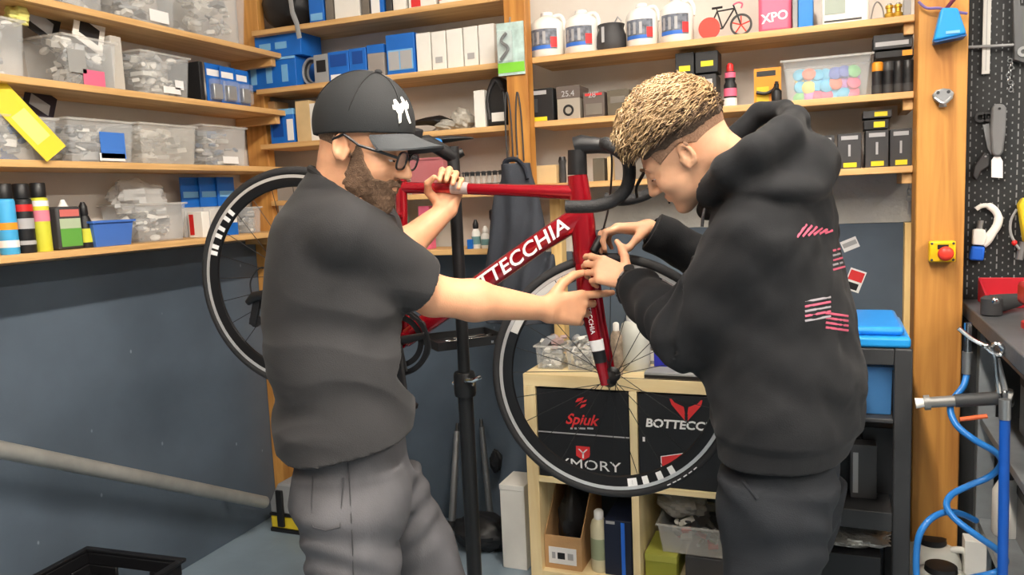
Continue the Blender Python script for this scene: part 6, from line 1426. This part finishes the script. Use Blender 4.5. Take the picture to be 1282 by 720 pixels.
# white straight edge
p0, p1 = onb(1242, -20), onb(1231, 93); t = thing('steel_rule', 'long white straight edge hanging on the pegboard', 'ruler', p1); dv = p0-p1
MB().prism([(-.011, 0), (.011, 0), (.011, dv.z), (-.011, dv.z)], (.006, 0, 0), X_, Z_, (0, 1, 0), (-.004, .002)).build('blade', mat('pale_alu', (214, 214, 210), .4), t, bevel=.001)
MB().box(.005, -.0046, .01, .0065, -.0041, dv.z).build('groove', M_grey, t)
t = thing('hanging_bar', 'thin grey bar across the pegboard above the hand tools', 'bar', onb(1235, 58)); p0, p1 = onb(1211, 60)-onb(1235, 58), onb(1270, 57)-onb(1235, 58)
MB().tube([p0+Vector((0, -.014, 0)), p1+Vector((0, -.014, 0))], .0045, 10).build('bar', M_grey, t)
for q in (p0+Vector((.02, 0, 0)), p1): MB().tube([q+Vector((0, -.014, 0)), q+Vector((0, .012, 0))], .003, 8).build('peg', M_steel, t)
t = thing('bracket_tool', 'grey angular bracket tool at the top right of the pegboard', 'tool', onb(1275, 40)); c_ = onb(1275, 40)
MB().prism([(q.x-c_.x, q.z-c_.z) for q in (onb(1266, -20), onb(1274, -20), onb(1276, 8), onb(1295, 10), onb(1295, 78), onb(1280, 80), onb(1268, 76))], (0, 0, 0), X_, Z_, (0, 1, 0), (-.02, .008)).build('plate', mat('gunmetal', (96, 98, 100), .45, metal=.5), t, bevel=.003)
MB().ring(onb(1279, 66)-c_+Vector((0, -.022, 0)), YY, .011, [(.005, -.004), (.005, .004), (-.004, .004), (-.004, -.004)], 24).build('eye', M_steel, t)
t = thing('chain_strip', 'short hanging chain on the pegboard beside the bracket tool', 'chain', onb(1264, 110)); c_ = onb(1264, 110)
for k in range(9):
    q = onb(1264+2*math.sin(k*1.1), 76+4.6*k)-c_; MB().ring(q+Vector((0, -.006, 0)), (1, .3, 0) if k % 2 else (0, 1, .2), .006, [(.0018*math.cos(a*PI/3), .0018*math.sin(a*PI/3)) for a in range(6)], 14).build('link', M_steel, t)
# scraper trio
c_ = onb(1247, 180); t = thing('scraper', 'grey handled scraper with a white blade hanging on the pegboard', 'scraper', c_)
MB().prism([(q.x-c_.x, q.z-c_.z) for q in (onb(1240, 192), onb(1238, 165), onb(1240, 136), onb(1244, 131), onb(1254, 131), onb(1258, 136), onb(1257, 165), onb(1254, 190), onb(1250, 196), onb(1243, 196))], (0, 0, 0), X_, Z_, (0, 1, 0), (-.03, -.006)).build('handle', mat('scraper_grey', (112, 114, 116), .5), t, bevel=.006)
MB().prism([(q.x-c_.x, q.z-c_.z) for q in (onb(1243, 196.5), onb(1251, 196.5), onb(1254, 202), onb(1254, 223), onb(1240, 222), onb(1240, 201))], (0, 0, 0), X_, Z_, (0, 1, 0), (-.018, -.014)).build('blade', M_wht, t)
MB().lathe([(.004, 0), (.004, .002)], 12, onb(1249, 137)-c_+Vector((0, -.0302, 0)), (0, -1, 0)).build('hanging_hole', M_satin, t)
c_ = onb(1233, 165); t = thing('scissors', 'grey scissors hanging behind the scraper on the pegboard', 'scissors', c_)
for q in (onb(1227, 147), onb(1237, 146)): MB().ring(q-c_+Vector((0, -.004, 0)), YY, .012, [(.004, -.003), (.004, .003), (-.003, .003), (-.003, -.003)], 24).build('finger_loop', M_boxdg, t)
MB().prism([(q.x-c_.x, q.z-c_.z) for q in (onb(1230, 156), onb(1234, 156), onb(1240, 178), onb(1241, 194), onb(1236, 186))], (0, 0, 0), X_, Z_, (0, 1, 0), (-.006, 0)).build('blade', M_steel, t)
MB().prism([(q.x-c_.x, q.z-c_.z) for q in (onb(1234, 155), onb(1238, 155), onb(1242, 190), onb(1239, 180))], (0, 0, 0), X_, Z_, (0, 1, 0), (-.003, .003)).build('blade', M_steel, t)
c_ = onb(1228, 205); t = thing('holster', 'black cloth holster hanging below the scissors', 'holster', c_)
MB().prism([(q.x-c_.x, q.z-c_.z) for q in (onb(1232, 190), onb(1238, 196), onb(1238, 208), onb(1228, 214), onb(1222, 226), onb(1217, 220), onb(1219, 208))], (0, 0, 0), X_, Z_, (0, 1, 0), (-.012, .006)).build('cloth', M_boxdg, t, bevel=.004); MB().lathe([(.003, 0), (.003, .004)], 10, onb(1233, 196)-c_+Vector((0, -.0125, 0)), (0, -1, 0)).build('stud', M_steel, t)
# tube cutter
c_ = onb(1230, 290); t = thing('tube_cutter', 'white C-shaped tube cutter with a blue knob on the pegboard', 'tube cutter', c_)
arc = [onb(*q, d=.02)-c_ for q in ((1222, 262), (1229, 258), (1238, 258), (1246, 264), (1250, 273), (1248, 283), (1241, 293), (1236, 301), (1230, 306))]
MB().tube(smooth_path(arc, 4), [.0075]*8+[.011]*8+[.013]*8+[.014]*9, 12, flat=.7, up=(0, 1, 0)).build('frame', M_boxw, t)
MB().prism([(q.x-c_.x, q.z-c_.z) for q in (onb(1217, 287), onb(1223, 286), onb(1232, 287), onb(1235, 296), onb(1231, 307), onb(1216, 306))], (0, 0, 0), X_, Z_, (0, 1, 0), (-.022, 0)).build('slide', M_boxw, t, bevel=.004)
MB().tube([onb(1228, 276, .02)-c_, onb(1226, 288, .02)-c_], .009, 12).build('roller', M_steel, t)
MB().prism([(q.x-c_.x, q.z-c_.z) for q in (onb(1215, 307.5), onb(1232, 308.5), onb(1230, 326), onb(1212, 325))], (0, 0, 0), X_, Z_, (0, 1, 0), (-.026, .004)).build('knob', mat('knob_blue_bright', (30, 100, 214), .4), t, bevel=.006)
c_ = onb(1276, 285, .03); t = thing('pressure_gauge', 'yellow and grey tyre gauge hanging at the right photo edge', 'gauge', c_)
MB().prism([(q.x-c_.x, q.z-c_.z) for q in (onb(1272, 256), onb(1277, 248), onb(1290, 246), onb(1296, 262), onb(1292, 300), onb(1279, 303))], (0, 0, 0), X_, Z_, (0, 1, 0), (-.03, .015)).build('body', M_yelp, t, bevel=.006)
MB().tube(smooth_path([onb(1273, 262, .04)-c_, onb(1266, 275, .04)-c_, onb(1265, 290, .04)-c_, onb(1270, 303, .04)-c_, onb(1276, 312, .04)-c_], 4), .004, 8).build('hose', M_grey, t); MB().ell(onb(1270, 304, .04)-c_, (.008, .008, .009)).build('nozzle', M_redp, t)
MB().tube([onb(1281, 303, .03)-c_, onb(1276, 325, .03)-c_], .011, 10).build('stem', M_steel, t)
# ------------------------------------------------------------------ workbench
BZ, BX = 1.05, .395
M_top = mat('bench_top', (78, 80, 84), .5, var=.15, vscale=10, bump=.1, bscale=60); M_leg = mat('bench_steel', (150, 156, 160), .45, metal=.4, var=.1, vscale=16)
bn = thing('workbench', 'grey steel workbench under the pegboard at the right', 'bench', (BX+.6, 2.4, 0)); bo = (BX+.6, 2.4, 0)
MB().box(BX, 1.86, BZ-.045, BX+1.5, 2.935, BZ).build('top', M_top, bn, bevel=.004, off=bo)
for x_, y_ in ((BX+.045, 1.92), (BX+.045, 2.84), (BX+1.4, 1.92), (BX+1.4, 2.84)): MB().box(x_, y_, 0, x_+.05, y_+.05, BZ-.0455).build('leg', M_leg, bn, bevel=.003, off=bo)
for z_ in (.32, .66): MB().box(BX+.05, 1.975, z_, BX+1.44, 2.838, z_+.025).build('shelf', M_leg, bn, bevel=.002, off=bo)
MB().box(BX+.06, 1.972, BZ-.12, BX+.085, 2.838, BZ-.0458).build('side_rail', M_leg, bn, bevel=.002, off=bo)
for z0, nm_, lb_, m_ in ((.3455, 'parts_bin', 'grey parts bin on the lower shelf of the workbench', M_grey), (.6855, 'parts_bin', 'steel box on the upper shelf of the workbench', M_leg)):
    carton(nm_, lb_, 'bin', (BX+.32, 2.48, z0), (.38, .42, .17), m_, fold=False, lid=(.15, M_dgrey))
p = at(1221, 600, y=2.75); bottle('spray_bottle', 'pale bottle on the lower bench shelf beside the hose', 'bottle', (BX+.11, 2.72, .3455), [(.035, 0), (.04, .01), (.04, .14), (.02, .18)], M_boxw, cap=([(.018, .18), (.018, .22)], M_dgrey))
# red tray, vice
c_ = at(1234, 362, z=BZ); t = thing('tool_tray', 'red plastic tray with a yellow item at the back of the workbench', 'tray', (c_.x+.03, 2.82, BZ)); M_trayr = mat('tray_red', (176, 30, 44), .4)
MB().box(-.095, -.075, 0, .095, .075, .008).build('base', M_trayr, t)
MB().box(-.10, -.08, .0, .10, -.0752, .03).build('front', M_trayr, t, bevel=.002); MB().box(-.10, .0752, 0, .10, .08, .075).build('back', M_trayr, t, bevel=.002)
for s in (-1, 1): MB().prism([(-.075, 0), (.075, 0), (.075, .075), (-.075, .03)], (s*.0975-.0025, 0, 0), (0, 1, 0), Z_, X_, .005).build('side', M_trayr, t)
o = MB().tube([(0, 0, 0), (.06, .01, .004)], [.01, .008], 10).build('glue_tube', M_yelp, None); o.location = (c_.x+.02, 2.80, BZ+.019); tag(o, 'small yellow tube lying in the red tray', 'tube')
o = MB().tube([(0, 0, 0), (.05, -.01, .002)], [.011, .009], 10).build('black_grip', M_satin, None); o.location = (c_.x-.05, 2.81, BZ+.021); tag(o, 'black rubber grip lying in the red tray', 'grip')
M_vice = mat('vice_red', (196, 44, 36), .35, coat=.3)
c_ = at(1268, 415, z=BZ); t = thing('bench_vice', 'red cast bench vice bolted to the workbench', 'vice', (c_.x+.10, c_.y+.06, BZ), PI/2)
MB().lathe([(.07, 0), (.07, .015), (.05, .02), (.045, .05)], 24).build('swivel_base', M_vice, t); MB().box(-.07, -.06, .0505, .12, .06, .11).build('body', M_vice, t, bevel=.01)
MB().box(-.05, -.065, .1105, .02, .065, .17).build('fixed_jaw', M_vice, t, bevel=.01); MB().box(-.135, -.062, .08, -.0705, .062, .165).build('moving_jaw', M_vice, t, bevel=.01)
MB().box(-.069, -.062, .13, -.0505, .062, .172).build('jaw_plate', M_steel, t, bevel=.002); MB().cyl((-.136, 0, .075), (-.2, 0, .075), .014).build('screw', M_steel, t); MB().cyl((-.19, -.09, .075), (-.19, .09, .075), .006).build('handle', M_steel, t)
c_ = at(1215, 385, z=BZ); t = thing('grinder', 'dark grey power tool lying on the left end of the workbench', 'power tool', (c_.x+.045, 2.60, BZ))
MB().tube([(-.015, 0, .03), (.02, .04, .03), (.07, .1, .03)], [.028, .026, .02], 14).build('body', M_dgrey, t); MB().lathe([(.022, 0), (.028, .004), (.028, .05), (.02, .056)], 20, (-.015, -.01, .0), (0, 0, 1)).build('head', M_boxdg, t); MB().ell((-.01, -.03, .045), (.012, .012, .012)).build('bright_nut', M_chrome, t)
# ------------------------------------------------------------------ air line with coiled blue hose
M_hose = mat('hose_blue', (40, 118, 196), .35)
ah = thing('air_hose', 'coiled bright blue air hose hanging from the bench', 'hose', at(1215, 720, y=2.3)); ao = at(1215, 720, y=2.3)
def hp_(u, v, y): return at(u, v, y=y)
MB().tube([hp_(1212, 404, 2.36), hp_(1211, 440, 2.36)], .0095, 12).build('coupling_body', M_chrome, ah, off=ao); MB().tube([hp_(1211, 440.5, 2.36), hp_(1210, 468, 2.36)], [.0125, .011], 12).build('coupling', M_steel, ah, off=ao)
hpth = [(1210, 470, 2.36), (1206, 484, 2.34), (1194, 500, 2.32), (1190, 515, 2.30), (1199, 534, 2.27), (1222, 552, 2.25), (1246, 566, 2.26), (1254, 580, 2.30), (1240, 596, 2.34), (1213, 608, 2.33), (1192, 619, 2.30), (1185, 632, 2.27), (1194, 648, 2.24), (1222, 670, 2.22), (1248, 688, 2.24), (1259, 702, 2.28), (1248, 716, 2.32), (1215, 724, 2.30), (1190, 732, 2.28)]
MB().tube(smooth_path([hp_(*q) for q in hpth], 7), .0085, 10).build('coil', M_hose, ah, off=ao)
MB().tube(smooth_path([hp_(*q) for q in ((1222, 652, 2.40), (1205, 644, 2.36), (1185, 641, 2.30), (1165, 650, 2.26), (1151, 670, 2.24), (1147, 700, 2.24), (1148, 730, 2.24))], 7), .0085, 10).build('loop', M_hose, ah, off=ao)
MB().tube([hp_(1258, 524, 2.12), hp_(1255, 740, 2.12)], .0115, 12).build('riser', mat('hose_deep_blue', (20, 84, 180), .4), ah, off=ao)
MB().tube([hp_(1258, 500, 2.12), hp_(1258, 525, 2.12)], .013, 12).build('riser_ferrule', M_steel, ah, off=ao)
# chromed tube clamp sticking out of the bench
ca0, ca1 = at(1146, 505, y=2.30), at(1258, 498, y=2.30); t = thing('clamp_arm', 'grey steel clamp tube sticking out across the timber post', 'tube', ca1); dv = ca0-ca1
M_gal = mat('clamp_grey', (132, 132, 130), .45, metal=.4)
MB().tube([dv*.02, dv*.55], .0175, 18).build('dark_sleeve', M_dgrey, t); MB().tube([dv*.551, dv*.83], .0145, 18).build('sleeve', M_gal, t); MB().tube([dv*.831, dv*.9], .02, 18).build('flange', M_gal, t); MB().tube([dv*.901, dv*1.0], [.012, .014], 14).build('tip', M_boxw, t)
MB().lathe([(.018, -.022), (.021, -.015), (.021, .015), (.018, .022)], 18, (0, 0, 0)).build('joint', M_chrome, t); MB().tube([(0, 0, .02), (-.02, 0, .1)], .008, 10).build('strut', M_steel, t); MB().tube([dv*.2+Vector((0, -.02, -.04)), dv*.5+Vector((0, -.02, -.045))], .006, 8).build('orange_handle', mat('orange_plastic', (206, 96, 50), .5), t)
t = thing('wire_hook', 'bent chrome wire tool hooked on the bench edge', 'hook', at(1230, 425, y=2.2)); c_ = at(1230, 425, y=2.2)
MB().tube(smooth_path([at(*q, y=2.2)-c_ for q in ((1200, 411), (1216, 424), (1232, 433), (1242, 441), (1252, 444), (1256, 436), (1248, 430), (1242, 436), (1246, 448), (1248, 470), (1251, 492))], 5), .0055, 8).build('wire', M_chrome, t); MB().ell(at(1233, 433, y=2.2)-c_, (.01, .01, .008)).build('bead', M_chrome, t)
# ------------------------------------------------------------------ black rack beside the post
RY0, RY1 = 2.32, 2.70; RX0, RX1 = -.17, at(1143, 440, y=RY0).x
M_rack = mat('rack_black', (44, 45, 47), .55, var=.12, vscale=14)
ZT_ = at(1120, 437, y=RY0).z; ZS = at(1090, 640, y=RY0).z; ZM = at(1095, 524, y=RY0).z
rk = thing('utility_rack', 'heavy black plastic rack standing in front of the timber post', 'rack', ((RX0+RX1)/2, (RY0+RY1)/2, 0)); ro = ((RX0+RX1)/2, (RY0+RY1)/2, 0)
lw = RX1-at(1120, 440, y=RY0).x
for x_ in (RX0, RX1-lw):
    for y_ in (RY0, RY1-lw): MB().box(x_, y_, 0, x_+lw, y_+lw, ZT_).build('leg', M_rack, rk, bevel=.004, off=ro)
def rshelf(z1, th, nm_): MB().box(RX0+lw+.0005, RY0, z1-th, RX1-lw-.0005, RY1, z1).build(nm_, M_rack, rk, bevel=.003, off=ro)
rshelf(ZT_-.001, .045, 'top_frame'); rshelf(ZM, .012, 'shelf'); rshelf(ZS, .055, 'shelf'); rshelf(.14, .04, 'shelf')
# on and in the rack
bl = thing('storage_box', 'bright blue flat storage box resting on the black rack', 'box', ((RX0+RX1)/2, (RY0+RY1)/2, ZT_))
hw_ = (RX1-RX0)/2-.004; MB().box(-hw_, -.185, 0.0005, hw_, .185, .03).build('rim', M_cyan, bl, bevel=.008); MB().box(-hw_+.015, -.165, .0302, hw_-.015, .165, .055).build('top', mat('bright_blue_lid', (36, 140, 226), .35), bl, bevel=.012, seg=3)
x0, x1 = at(1068, 490, y=2.36).x, at(1117, 490, y=2.36).x
tub('storage_tote', 'translucent blue tote inside the black rack', ((x0+x1)/2-.03, 2.50, ZM+.0005), (x1-x0+.06, .28, ZT_-.06-ZM), m=mat('blue_translucent', (70, 130, 190), .3, alpha=.75), taper=.97)
carton('carton', 'black toner-sized box in the black rack', 'box', (at(1100, 570, y=2.5).x, 2.56, ZS+.0005), (.09, .2, .2), M_boxk, fold=False)
t = carton('carton', 'grey carton with white lettering specks in the black rack', 'box', (at(1081, 570, y=2.42).x, 2.49, ZS+.0005), (.07, .16, .16), mat('graphite_card', (74, 74, 76), .6), fold=False, panels=((.1, .1, .3, .85, M_greyprint),))
carton('carton', 'black carton deep in the black rack beside the hoodie', 'box', (at(1050, 570, y=2.5).x, 2.56, ZS+.0005), (.12, .2, .17), M_boxk, fold=False)
p0, p1 = at(1020, 690, y=2.36), at(1103, 690, y=2.36)
t = carton('carton', 'black lidded bin on the bottom of the black rack', 'bin', ((p0.x+p1.x)/2, 2.50, .1405), (p1.x-p0.x, .3, at(1060, 692, y=2.36).z-.1405), M_boxk, fold=False)
crumple('foil_pack', 'crinkled silver foil pack lying on the black bin', 'foil', ((p0.x+p1.x)/2+.02, 2.45, at(1060, 692, y=2.36).z), (.10, .08, .022), M_foil, 61, amp=.3)
# white canisters on the floor by the post
M_can = mat('canister_white', (226, 226, 218), .4)
for i, (u, v, wd, lb_) in enumerate(((1178, 712, 2.35, 'white canister with a black round lid at the front beside the hose'), (1166, 676, 2.55, 'white canister with a black round lid behind the front one'))):
    p = P(u, v, wd); t = thing('canister', lb_, 'canister', (p.x, p.y, 0), group='white canisters'); z_ = p.z
    MB().lathe([(.075, 0), (.085, .02), (.088, z_*.75), (.075, z_*.93), (.045, z_*.97)], 28).build('body', M_can, t, angle=60); MB().lathe([(.042, z_*.9705), (.045, z_*.98), (.043, z_+.01), (.03, z_+.013)], 24).build('lid', M_satin, t); MB().tube(smooth_path([Vector((.05, -.03, z_*.95)), Vector((.09, -.03, z_*.95)), Vector((.1, -.03, z_*.75)), Vector((.086, -.025, z_*.55))], 4), .011, 10).build('handle', M_can, t)
p = P(1219, 715, 2.5); carton('carton', 'white upright box at the foot of the bench', 'box', (p.x, p.y, 0), (.06, .06, at(1219, 678, y=p.y-.03).z), M_boxw, fold=False)
# stickers on the dark board
for i, (u, v, lb_, m_, m2) in enumerate(((1064, 306, 'small white and grey sticker on the dark wall board', M_wht, M_greyprint), (1070, 351, 'small red and white sticker on the dark wall board', M_wht, M_redprint))):
    p = at(u, v, y=YB-.0145); t = thing('sticker', lb_, 'sticker', p); a = .35 if i else -.4; ax_, az_ = Vector((math.cos(a), 0, -math.sin(a))), Vector((math.sin(a), 0, math.cos(a)))
    MB().obox((0, -.0006, 0), (.028, .0005, .04 if i else .02), ax_, YY, az_).build('paper', m_, t); MB().obox(az_*(.016 if i else .002)+Vector((0, -.0014, 0)), (.024, .0003, .018 if i else .008), ax_, YY, az_).build('print', m2, t)
    if i: MB().obox(az_*-.022+Vector((0, -.0014, 0)), (.018, .0003, .012), ax_, YY, az_).build('print', M_boxk, t)
# keys hanging on the cleat by the post
c_ = at(1138, 240, y=2.95); t = thing('key_bunch', 'bunch of keys hanging beside the timber post', 'keys', c_)
for k in range(3): MB().ring((0, -.004*k, .02-.02*k), (1, .4*k, 0), .012, [(.0016*math.cos(a*PI/3), .0016*math.sin(a*PI/3)) for a in range(6)], 16).build('ring', M_steel, t); MB().box(-.004+.005*k, -.006, -.075-.01*k, .003+.005*k, -.003, -.02).build('key', M_steel, t)
MB().tube([(0, 0, .03), (0, .03, .06), (.0, .12, .06)], .003, 6).build('hook', M_dgrey, t)
